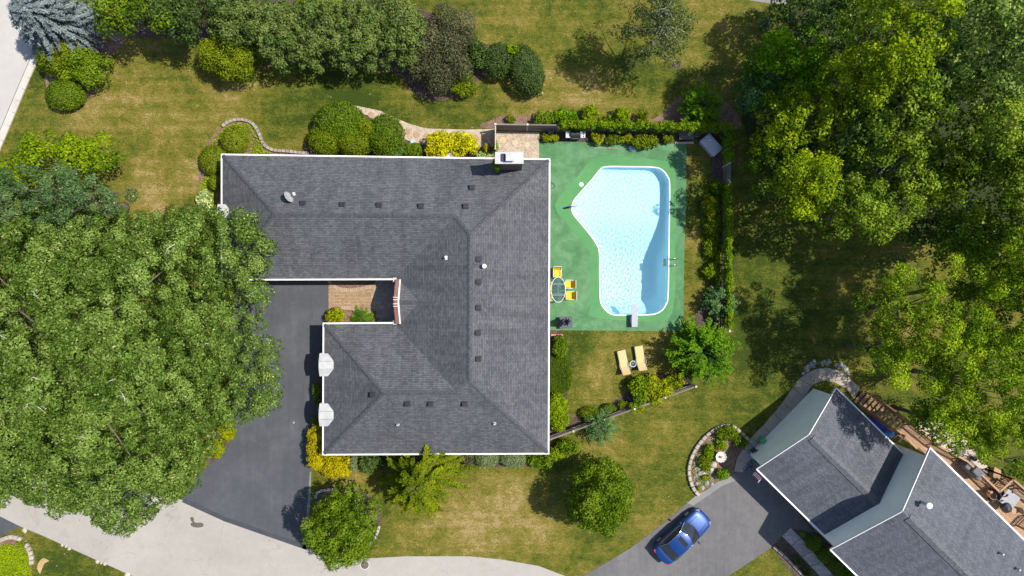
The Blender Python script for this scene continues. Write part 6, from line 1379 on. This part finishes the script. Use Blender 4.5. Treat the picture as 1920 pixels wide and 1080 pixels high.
# sun loungers
def lounger(label, px, py, rz):
    c = thing('sun_lounger', label, 'sun lounger', W(px, py), rz, 'pair of striped loungers on the lawn')
    def pad(name, pts, w=.56, th=.05):
        mb = MB()
        for (y0_, z0_), (y1_, z1_) in zip(pts, pts[1:]): mb.add([(-w / 2, y0_, z0_), (w / 2, y0_, z0_), (w / 2, y1_, z1_), (-w / 2, y1_, z1_), (-w / 2, y0_, z0_ - th), (w / 2, y0_, z0_ - th), (w / 2, y1_, z1_ - th), (-w / 2, y1_, z1_ - th)], [(0, 1, 2, 3), (4, 7, 6, 5), (0, 3, 7, 4), (1, 5, 6, 2), (0, 4, 5, 1), (2, 6, 7, 3)])
        mb.build(name, M['stripes'], c, local=True)
    pad('seat_pad', [(.92, .36), (.5, .345), (0, .34), (-.34, .36)]); pad('back_pad', [(-.345, .362), (-.6, .55), (-.86, .78)])
    for s in (-1, 1):
        MB().tube([(s * .3, .92, .31), (s * .3, -.34, .31), (s * .3, -.86, .74)], .018, 6).build('side_rail', M['whitemetal'], c, local=True)
        MB().tube(smooth_path([(s * .34, .0, .32), (s * .36, -.12, .52), (s * .36, -.35, .54), (s * .34, -.5, .34)], 4), .018, 6).build('armrest', M['whitemetal'], c, local=True)
        for y in (.75, -.45): MB().tube([(s * .3, y, .31), (s * .31, y + .05, .0)], .018, 6).build('leg', M['whitemetal'], c, local=True)
lounger('striped yellow lounger, the left one of the pair', 1168, 679, math.radians(12))
lounger('paler striped lounger, the right one nearer the pool', 1199, 671, math.radians(9))
st = thing('side_table', 'small round glass side table between the loungers', 'table', W(1185, 681)); MB().disc((0, 0), .22, .44, .452, 24).build('glass_top', M['glass'], st, local=True)
mb = MB(); mb.tube([(.22 * math.cos(2 * math.pi * k / 24), .22 * math.sin(2 * math.pi * k / 24), .446) for k in range(25)], .02, 6, False); mb.build('rim', M['white'], st, local=True)
for k in range(3): t = k * 2.094 + .4; MB().tube([(.2 * math.cos(t), .2 * math.sin(t), .43), (.24 * math.cos(t), .24 * math.sin(t), 0)], .014, 6).build('leg', M['white'], st, local=True)
MB().bar((-.17, .02, .42), (.17, .06, .42), .03, .02).build('crossbar', M['white'], st, local=True)
# air conditioner and meter box by the back wall
ac = thing('air_conditioner', 'round topped air conditioner half under the back gutter', 'air conditioner', W(847, 300)); MB().lathe((0, 0, 0), [(.42, 0), (.44, .05), (.44, .7), (.40, .78), (.1, .8)], 24).build('casing', M['greymetal'], ac, local=True)
for r in (.15, .25, .35): MB().tube([(r * math.cos(2 * math.pi * k / 22), r * math.sin(2 * math.pi * k / 22), .82) for k in range(23)], .012, 5, False).build('guard_ring', M['steel'], ac, local=True)
MB().disc((0, 0), .09, .8, .84, 14).build('fan_hub', M['steel'], ac, local=True)
ub = thing('utility_box', 'grey utility box against the back wall by the gravel yard', 'utility box', W(1001, 306)); MB().box((0, 0, .4), (.55, .3, .8)).build('body', M['greymetal'], ub, local=True, bevel=.02); MB().box((0, .16, .45), (.4, .03, .5)).build('door', M['silver'], ub, local=True)
tag(MB().box(W(1044, 628, .12), (.9, .12, .24)).build('timber_edging', M['terracotta']), 'short brick edging below the deck corner', 'edging')
tag(MB().tube(smooth_path([W(1030, 356, .05), W(1036, 354, .05), W(1040, 350, .06), W(1038, 345, .05), W(1032, 342, .05)], 5), .015, 5).build('garden_hose', M['darkmetal']), 'loop of dark hose on the deck under the gutter', 'hose')
tag(MB().tube([W(1029, 356.5, .06), W(1037, 356, .06)], .02, 6).build('pole', M['wood_pale']), 'short pale pole end on the deck beside the gutter', 'pole')

# ------------------------------------------------------------------ urn and things at the neighbour garage
un = thing('garden_urn', 'white fluted stone urn in the boulder bed', 'urn', W(1347, 853))
MB().lathe((0, 0, 0), [(.2, 0), (.2, .06), (.09, .12), (.08, .4), (.14, .46)], 18).build('pedestal', M['stone_white'], un, local=True)
mb = MB(); n = 48; vs = []; prof = [(.1, .44), (.3, .52), (.4, .66), (.38, .68), (.28, .58), (.08, .54)]
for r, z in prof:
    for k in range(n): t = 2 * math.pi * k / n; q = r * (1 + .05 * math.cos(12 * t)); vs.append((q * math.cos(t), q * math.sin(t), z))
mb.add(vs, [(i * n + k, i * n + (k + 1) % n, (i + 1) * n + (k + 1) % n, (i + 1) * n + k) for i in range(len(prof) - 1) for k in range(n)] + [tuple(range(5 * n, 6 * n))]); mb.build('bowl', M['stone_white'], un, local=True)
MB().lathe((0, 0, .54), [(.05, 0), (.06, .1), (.12, .16), (.04, .24)], 12).build('finial', M['wicker'], un, local=True)
tag(MB().bar(W(1360, 862, .06), W(1370, 850, .06), .08, .08).build('timber_stake', M['stepping']), 'reddish timber lying beside the white urn', 'timber')
tag(MB().box(W(1430, 826, .35), (.36, .5, .7), .85).build('bin', M['greenplastic'], bevel=.03), 'bright green bin against the neighbour garage wall', 'bin')
tb2 = thing('toy_ring', 'yellow ring with dark centre beside the green bin', 'toy', W(1425, 835.5)); mb = MB(); mb.tube([(.13 * math.cos(2 * math.pi * k / 20), .13 * math.sin(2 * math.pi * k / 20), .3) for k in range(21)], .055, 8, False); mb.build('ring', M['sunyellow'], tb2, local=True); MB().lathe((0, 0, 0), [(.12, 0), (.1, .3), (.02, .31)], 12).build('post', M['darkmetal'], tb2, local=True)
bb = thing('bistro_table', 'dark round table at the garage corner', 'table', W(1417, 846)); MB().disc((0, 0), .3, .68, .71, 22).build('table_top', M['darkmetal'], bb, local=True); MB().lathe((0, 0, 0), [(.2, 0), (.18, .03), (.03, .06), (.03, .68)], 12).build('pedestal', M['black'], bb, local=True)
bb = thing('bistro_chair', 'dark metal chair beside the round table at the garage corner', 'chair', W(1409, 842), .8); MB().box((0, 0, .44), (.4, .4, .03)).build('seat', M['darkmetal'], bb, local=True); MB().box((0, -.2, .68), (.4, .03, .4)).build('backrest', M['greymetal'], bb, local=True)
for sx in (-.17, .17):
    for sy in (-.17, .17): MB().tube([(sx, sy, 0), (sx, sy, .43)], .014, 6).build('leg', M['darkmetal'], bb, local=True)
tag(MB().lathe(W(1403, 853), [(.1, 0), (.16, .3), (.14, .31), (.1, .1)], 16).build('flower_pot', M['silver']), 'pale grey pot at the garage corner', 'pot')
bk = thing('bicycle', 'dark bicycle leaning at the garage corner in shade', 'bicycle', W(1404, 868), .75)
for x in (-.38, .38): MB().tube([(x + .26 * math.cos(2 * math.pi * k / 20), 0.02 * math.cos(k), .3 + .26 * math.sin(2 * math.pi * k / 20)) for k in range(21)], .022, 5, False).build('wheel', M['tyre'], bk, local=True)
mb = MB()
for a, b in (((-.38, 0, .3), (0, 0, .3)), ((0, 0, .3), (.28, 0, .68)), ((-.08, 0, .7), (.28, 0, .68)), ((-.38, 0, .3), (-.08, 0, .7)), ((.38, 0, .3), (.26, 0, .8)), ((0, 0, .3), (-.1, 0, .78))): mb.tube([a, b], .018, 6)
mb.build('frame', M['bluetarp'], bk, local=True); MB().box((-.1, 0, .8), (.24, .12, .05)).build('saddle', M['black'], bk, local=True); MB().tube([(.26, -.24, .84), (.26, .24, .84)], .016, 6).build('handlebar', M['steel'], bk, local=True)
# flag on a short pole from the garage wall
fl = thing('flag', 'small red and white striped flag drooping over the shaded driveway', 'flag', W(1424, 893, 2.0)); pbase = W(1432, 893, 2.15)
MB().tube([pbase - wloc(fl), W(1421, 905, 2.6) - wloc(fl)], .014, 6).build('pole', M['white'], fl, local=True)
for k in range(7):
    mb = MB(); m_ = 10; vs = []
    for i in range(m_ + 1):
        t = i / m_; c = W(1428 - 18 * t, 895.5 + 4 * math.sin(t * 5) + (3 if t < .35 else 0), 2.3 - .25 * t); s = Vector((.25, .6, .35)).normalized()
        for e in (0, 1): vs.append(c + s * ((k + e) * .055) - wloc(fl))
    mb.add(vs, [(2 * i, 2 * i + 1, 2 * i + 3, 2 * i + 2) for i in range(m_)]); mb.build('stripe', M['redlens'] if k % 2 == 0 else M['white'], fl, local=True)

# ------------------------------------------------------------------ neighbour stair and deck
sw = thing('deck_stair', 'brown wooden stair climbing to the neighbour deck', 'stair', W(1612, 744)); a0, a1 = W(1612, 745, .12), W(1690, 803, 1.85); d = (a1 - a0); dh = Vector((d.x, d.y, 0)).normalized(); sd = Vector((-dh.y, dh.x, 0))
for k in range(11):
    p = a0 + d * (k / 10); MB().bar(p - sd * .5, p + sd * .5, .27, .05).build('tread', M['deckwood'], sw)
for s in (-1, 1):
    MB().bar(a0 + sd * s * .54 - Vector((0, 0, .1)), a1 + sd * s * .54 - Vector((0, 0, .1)), .06, .26).build('stringer', M['railwood'], sw); MB().bar(a0 + sd * s * .56 + Vector((0, 0, .95)), a1 + sd * s * .56 + Vector((0, 0, .95)), .1, .06).build('handrail', M['railwood'], sw)
    mb = MB()
    for k in range(22): p = a0 + d * (k / 21) + sd * s * .56; mb.bar(p, p + Vector((0, 0, .93)), .035, .035, up=(1, 0, 0))
    b = mb.build('baluster', M['railwood'], sw); b['kind'] = 'stuff'
DZ = 1.9
DK = [(1681, 813), (1702, 794), (1748, 831), (1797, 857), (1858, 914), (1882, 891), (1990, 985), (1990, 1100), (1745, 858)]
dk = thing('wooden_deck', 'tan wooden deck with brown railings behind the neighbour house', 'deck', W(1760, 840)); poly = [np.array(Wxy(*p, DZ)) for p in DK]
# boards run along the house; each clipped to the deck outline
au = np.array((NU.x, NU.y)); av = np.array((NV.x, NV.y)); o2 = np.array((NO.x, NO.y)); loc = np.array([((p - o2) @ au, (p - o2) @ av) for p in poly])
v = loc[:, 1].min(); v = max(v, 3.5); bwid = .2
while v < loc[:, 1].max():
    vc = v + bwid / 2; xs = []
    for (ua, va), (ub, vb) in zip(loc, np.roll(loc, -1, 0)):
        if (va > vc) != (vb > vc): xs.append(ua + (ub - ua) * (vc - va) / (vb - va))
    xs.sort()
    for u0_, u1_ in zip(xs[::2], xs[1::2]):
        if vc < 4.3: u1_ = min(u1_, UM - .02)
        if u1_ - u0_ > .15: MB().bar(N(u0_, vc, DZ - .02), N(u1_, vc, DZ - .02), bwid - .014, .04).build('deck_board', M['deckwood'], dk)
    v += bwid
mb = MB(); mb.prism([tuple(p) for p in poly[:4]] + [tuple(p) for p in poly[6:]], DZ - .3, DZ - .06); mb.build('joists', M['railwood'], dk)
def railing(pts, h=.95):
    P_ = [W(*p, DZ) for p in pts]
    for a, b in zip(P_, P_[1:]):
        L_ = (b - a).length; n = max(1, round(L_ / 1.5)); MB().bar(a + Vector((0, 0, h)), b + Vector((0, 0, h)), .14, .04).build('handrail', M['deckwood'], dk); MB().bar(a + Vector((0, 0, .15)), b + Vector((0, 0, .15)), .05, .08).build('bottom_rail', M['railwood'], dk)
        for k in range(n + 1): p = a + (b - a) * (k / n); MB().bar(p - Vector((0, 0, DZ)), p + Vector((0, 0, h - .02)), .09, .09, up=(1, 0, 0)).build('post', M['railwood'], dk)
        mb = MB()
        for k in range(int(L_ / .13)): p = a + (b - a) * ((k + .5) / int(L_ / .13)); mb.bar(p + Vector((0, 0, .12)), p + Vector((0, 0, h - .02)), .035, .035, up=(1, 0, 0))
        r = mb.build('baluster', M['railwood'], dk); r['kind'] = 'stuff'
railing([(1703, 795), (1748, 832), (1797, 858)]); railing([(1797, 858), (1857, 915)]); railing([(1857, 915), (1882, 892), (1985, 982)]); railing([(1683, 812), (1672, 822)]); railing([(1905, 985), (1925, 965)])
# the little landing stair off the deck
ls = thing('deck_stair', 'short slatted stair off the neighbour deck to the lawn', 'stair', W(1865, 880))
s0, s1 = W(1862, 906, 1.8), W(1866, 879, .3); dd = s1 - s0; hd = Vector((1, -.55, 0)).normalized()
for k in range(8): p = s0 + dd * (k / 7); MB().bar(p - hd * .1, p + hd * .85, .2, .04, up=(0, 0, 1)).build('tread', M['deckwood'], ls)
for s in (-.15, .9): MB().bar(s0 + hd * s + Vector((0, 0, .9)), s1 + hd * s + Vector((0, 0, .9)), .1, .05).build('handrail', M['railwood'], ls); MB().bar(s0 + hd * s - Vector((0, 0, .08)), s1 + hd * s - Vector((0, 0, .08)), .06, .24).build('stringer', M['railwood'], ls)
# things on the deck
gc = thing('covered_grill', 'dark grey covered grill on the neighbour deck by the gutter', 'grill', W(1814, 877, DZ), NA); mb = MB()
for s, z0_, z1_ in (((1.5, .66), 0, .86), ): mb.box((0, 0, .43), (1.5, .66, .86))
mb.build('cover', M['grid'], gc, local=True, bevel=.06, seg=3); MB().box((.05, 0, .98), (.72, .56, .3)).build('lid_hump', M['grid'], gc, local=True, bevel=.1, seg=3)
dt = thing('deck_table', 'pale grey square table on the neighbour deck', 'table', W(1880, 931, DZ), NA + .12); MB().box((0, 0, .7), (1.1, 1.1, .04)).build('table_top', M['tablegrey'], dt, local=True, bevel=.01)
for sx in (-.45, .45):
    for sy in (-.45, .45): MB().tube([(sx, sy, 0), (sx, sy, .68)], .025, 8).build('leg', M['darkmetal'], dt, local=True)
kg = thing('kettle_grill', 'round black kettle grill beside the deck table', 'grill', W(1873, 946, DZ)); MB().lathe((0, 0, .5), [(.08, -.12), (.3, .0), (.38, .2), (.38, .24), (.3, .4), (.1, .5)], 24).build('bowl', M['darkmetal'], kg, local=True); MB().tube([(-.08, 0, 1.02), (.08, 0, 1.02)], .02, 6).build('handle', M['black'], kg, local=True)
for k in range(3): t = k * 2.1; MB().tube([(.15 * math.cos(t), .15 * math.sin(t), .45), (.3 * math.cos(t), .3 * math.sin(t), 0)], .016, 6).build('leg', M['black'], kg, local=True)
def wicker(label, px, py, rz, mat, fm):
    c = thing('deck_chair', label, 'chair', W(px, py, DZ), rz, 'chairs on the neighbour deck'); MB().disc((0, 0), .27, .4, .45, 14).build('seat', M[mat], c, local=True)
    mb = MB(); m_ = 12; vs = []
    for i in range(m_ + 1):
        t = math.pi * (.05 + .9 * i / m_) + math.pi
        for z, r in ((.42, .27), (.82, .33)): vs.append((r * math.cos(t), r * math.sin(t), z))
    mb.add(vs, [(2 * i, 2 * i + 1, 2 * i + 3, 2 * i + 2) for i in range(m_)]); mb.build('backrest', M[mat], c, local=True)
    MB().tube([vs[2 * i + 1] for i in range(m_ + 1)], .022, 6).build('rim', M[fm], c, local=True)
    for k in range(4): t = .785 + k * 1.571; MB().tube([(.22 * math.cos(t), .22 * math.sin(t), .4), (.26 * math.cos(t), .26 * math.sin(t), 0)], .016, 6).build('leg', M[fm], c, local=True)
wicker('tan wicker chair right of the kettle grill', 1895, 953, 2.4, 'wicker', 'darkmetal'); wicker('tan wicker chair at the gutter edge of the deck', 1849, 922, -.9, 'wicker', 'deckwood'); wicker('dark metal chair left of the deck table', 1861, 925, -.7, 'grid', 'black'); wicker('dark slatted chair above the deck table', 1868, 917, -.3, 'railwood', 'black')
tag(MB().box(W(1859, 936, DZ + .2), (.3, .22, .4), .7).build('cooler', M['navy'], bevel=.03), 'small navy cooler on the deck at the gutter', 'cooler')
for lb, px, py in (('dark round planter at the top of the pale patio', 1738, 796), ('dark round planter at the right of the pale patio', 1822, 858)):
    pl = thing('planter', lb, 'planter', W(px, py), 0, 'dark planters on the pale patio'); MB().lathe((0, 0, 0), [(.14, 0), (.2, .35), (.17, .36), (.14, .3)], 16).build('pot', M['darkmetal'], pl, local=True); MB().lathe((0, 0, .3), [(.15, 0), (.1, .04)], 14).build('soil', M['mulch'], pl, local=True)
tag(MB().lathe(W(1663, 811, .1), [(.1, 0), (.36, .1), (.42, .3), (.3, .52), (.1, .6)], 20).build('blue_ball', M['bluebright'], smooth=True), 'bright blue inflatable under the neighbour eave', 'toy')
tag(MB().prism(px_poly([(1628, 782), (1640, 780), (1656, 796), (1660, 806), (1650, 808), (1634, 796)]), .02, .5).build('tarp', M['bluetarp'], bevel=.06, seg=2), 'dark blue tarp bundle between stair and garage roof', 'tarp')
# ------------------------------------------------------------------ the blue car (local: +y is the nose)
car = thing('car', 'blue four door car with sunroof parked on the neighbour driveway', 'car', W(1275, 1000.5), math.radians(42.6 - 90))
# stations along the length: y, half width at the shoulder, height of the deck (bonnet / boot / belt), sill height
ST = [(-2.32, .62, .80, .42), (-2.26, .76, .90, .34), (-2.08, .85, 1.00, .26), (-1.75, .89, 1.03, .22), (-1.35, .905, 1.00, .21), (-.6, .91, .96, .20), (.1, .91, .945, .20), (.7, .91, .95, .20), (1.1, .905, .945, .21), (1.6, .885, .86, .22), (1.95, .86, .79, .24), (2.20, .81, .71, .27), (2.34, .72, .63, .32), (2.41, .58, .56, .38)]
mb = MB(); prof = [(0, 0, 0), (.35, -.004, 0), (.66, -.02, 0), (.86, -.055, 0), (.97, -.13, 0), (1.0, -.30, 0), (.985, .45, 1), (.93, .0, 1)]
rows = []
for y, w, zd, zs in ST:
    half = []
    for fx, dz, m_ in prof:
        if m_ == 0: z = zd + dz * (zd / .95)
        else: z = zs + (zd - .3 - zs) * dz
        half.append((fx * w, y - .06 * fx * fx * (1 if abs(y) > 2 else 0) * (1 if y > 0 else -1), max(z, zs)))
    rows.append([(-x, yy, z) for x, yy, z in half[:0:-1]] + half)
m_ = len(rows[0]); vs = [p for r in rows for p in r]
mb.add(vs, [(i * m_ + k, i * m_ + k + 1, (i + 1) * m_ + k + 1, (i + 1) * m_ + k) for i in range(len(rows) - 1) for k in range(m_ - 1)] + [tuple(range(m_))[::-1] if False else tuple(range(m_)), tuple(range((len(rows) - 1) * m_, len(rows) * m_))[::-1]])
body = mb.build('body', M['carblue'], car, smooth=True, local=True)
sd_ = body.modifiers.new('sub', 'SUBSURF'); sd_.levels = 1; sd_.render_levels = 2
# glasshouse: belt line outline and roof outline
belt = {'f': 1.02, 'r': -1.78, 'w': .80}
def curve_row(y_mid, y_side, w, z_mid, z_side, n=8):
    return [(w * (2 * k / n - 1), y_mid + (y_side - y_mid) * (2 * k / n - 1) ** 2, z_mid + (z_side - z_mid) * abs(2 * k / n - 1) ** 2.5) for k in range(n + 1)]
ROWS = [curve_row(1.10, .86, .80, .955, .945), curve_row(.80, .58, .745, 1.13, 1.10), curve_row(.42, .24, .66, 1.345, 1.315), curve_row(.30, .12, .645, 1.385, 1.355), curve_row(-.15, -.22, .645, 1.435, 1.40), curve_row(-.60, -.62, .64, 1.42, 1.385), curve_row(-.98, -.96, .62, 1.36, 1.325), curve_row(-1.08, -1.05, .62, 1.335, 1.30), curve_row(-1.45, -1.38, .68, 1.16, 1.135), curve_row(-1.74, -1.66, .74, 1.035, 1.02)]
def skin(r0, r1, name, mat, parent, k0=0, k1=8, lift=0.0, inset=0.0):
    mb = MB(); rr_ = ROWS[r0:r1 + 1]; w_ = k1 - k0 + 1
    mb.add([(p[0], p[1], p[2] + lift) for r in rr_ for p in r[k0:k1 + 1]], [(i * w_ + k, i * w_ + k + 1, (i + 1) * w_ + k + 1, (i + 1) * w_ + k)[::-1] for i in range(len(rr_) - 1) for k in range(w_ - 1)]); return mb.build(name, M[mat], parent, smooth=True, local=True)
skin(0, 2, 'windshield', 'glassdark', car); rf = skin(2, 7, 'roof_panel', 'carblue', car); skin(7, 9, 'rear_window', 'glassdark', car)
mbs = MB(); mbs.add([(x, y, 1.452 - .012 * abs(x) * 2) for y in (.02, -.15, -.32) for x in (-.42, -.2, 0, .2, .42)], [(i * 5 + k, i * 5 + k + 1, (i + 1) * 5 + k + 1, (i + 1) * 5 + k)[::-1] for i in range(2) for k in range(4)])
mbs.build('sunroof', M['glassdark'], rf, smooth=True, local=True)
MB().lathe((0, -.93, 1.36), [(.05, 0), (.045, .03), (.015, .09)], 10).build('antenna', M['carblue'], rf, local=True)
belt_y = [.86, .60, .30, .15, -.22, -.62, -.96, -1.06, -1.38, -1.66]
for s in (-1, 1):
    top_ = [ROWS[i][0 if s < 0 else 8] for i in range(10)]; bot = [(s * (.865 if -1.4 < y < .6 else .80), y, .955) for y in belt_y]
    for i0, i1, nm in ((0, 4, 'side_window'), (4, 9, 'side_window')):
        mb = MB(); n_ = i1 - i0 + 1; mb.add(bot[i0:i1 + 1] + top_[i0:i1 + 1], [((k, k + 1, n_ + k + 1, n_ + k) if s < 0 else (k, n_ + k, n_ + k + 1, k + 1)) for k in range(n_ - 1)]); mb.build(nm, M['glassdark'], car, local=True)
    MB().tube([tuple(np.array(p) + np.array((s * .012, 0, .008))) for p in top_], .018, 6).build('window_trim', M['chrome'], car, local=True)
    MB().tube([tuple(np.array(p) + np.array((s * .02, 0, -.005))) for p in bot], .012, 6).build('belt_trim', M['chrome'], car, local=True)
    mr = MB().lathe((s * 1.0, .62, .98), [(.02, -.07), (.11, -.05), (.115, .04), (.05, .09)], 12, 1.0, .6).build('mirror', M['carblue'], car, smooth=True, local=True); MB().bar((s * .86, .66, .95), (s * .95, .64, .97), .06, .04).build('mirror_arm', M['black'], mr, local=True)
    for y in (-1.42, 1.38):
        wh = empty('wheel', (s * .80, y, .33)); wh.parent = car
        t = MB().tube([(-.11 * s, 0, 0), (-.09 * s, 0, 0), (.09 * s, 0, 0), (.115 * s, 0, 0)], [.30, .33, .33, .30], 26); t.build('tyre', M['tyre'], wh, local=True)
        r_ = MB().tube([(.10 * s, 0, 0), (.125 * s, 0, 0)], [.22, .20], 20); 
        for k in range(5): a_ = k * 1.2566; r_.bar((.125 * s, 0, 0), (.125 * s, .2 * math.cos(a_), .2 * math.sin(a_)), .05, .02, up=(1, 0, 0))
        r_.build('rim', M['steel'], wh, local=True)
    tl = MB().box((s * .67, -2.16, .80), (.24, .16, .12), s * .30); tl.build('tail_light', M['redlens'], car, local=True, bevel=.02)
    MB().box((s * .63, 2.14, .62), (.24, .30, .10), s * .55).build('headlight', M['clearlens'], car, local=True, bevel=.03)
MB().box((0, 2.30, .45), (.8, .1, .16)).build('grille', M['black'], car, local=True, bevel=.02); MB().box((0, -2.30, .62), (.5, .04, .12)).build('number_plate', M['white'], car, local=True)
MB().tube(curve_row(1.14, .92, .8, .965, .955), .02, 6).build('wiper_cowl', M['black'], car, local=True)
for s in (-.3, .3): MB().tube([(s + .3, 1.02, .995), (s - .2, .92, 1.055)], .010, 5).build('wiper', M['black'], car, local=True)
for s in (-1, 1): MB().tube([(s * .5, 1.1, .955), (s * .47, 1.6, .885), (s * .40, 2.0, .79)], .008, 5).build('bonnet_crease', M['carblue'], car, local=True)
MB().tube(curve_row(-1.80, -1.74, .74, 1.035, 1.015), .010, 5).build('boot_seam', M['black'], car, local=True)
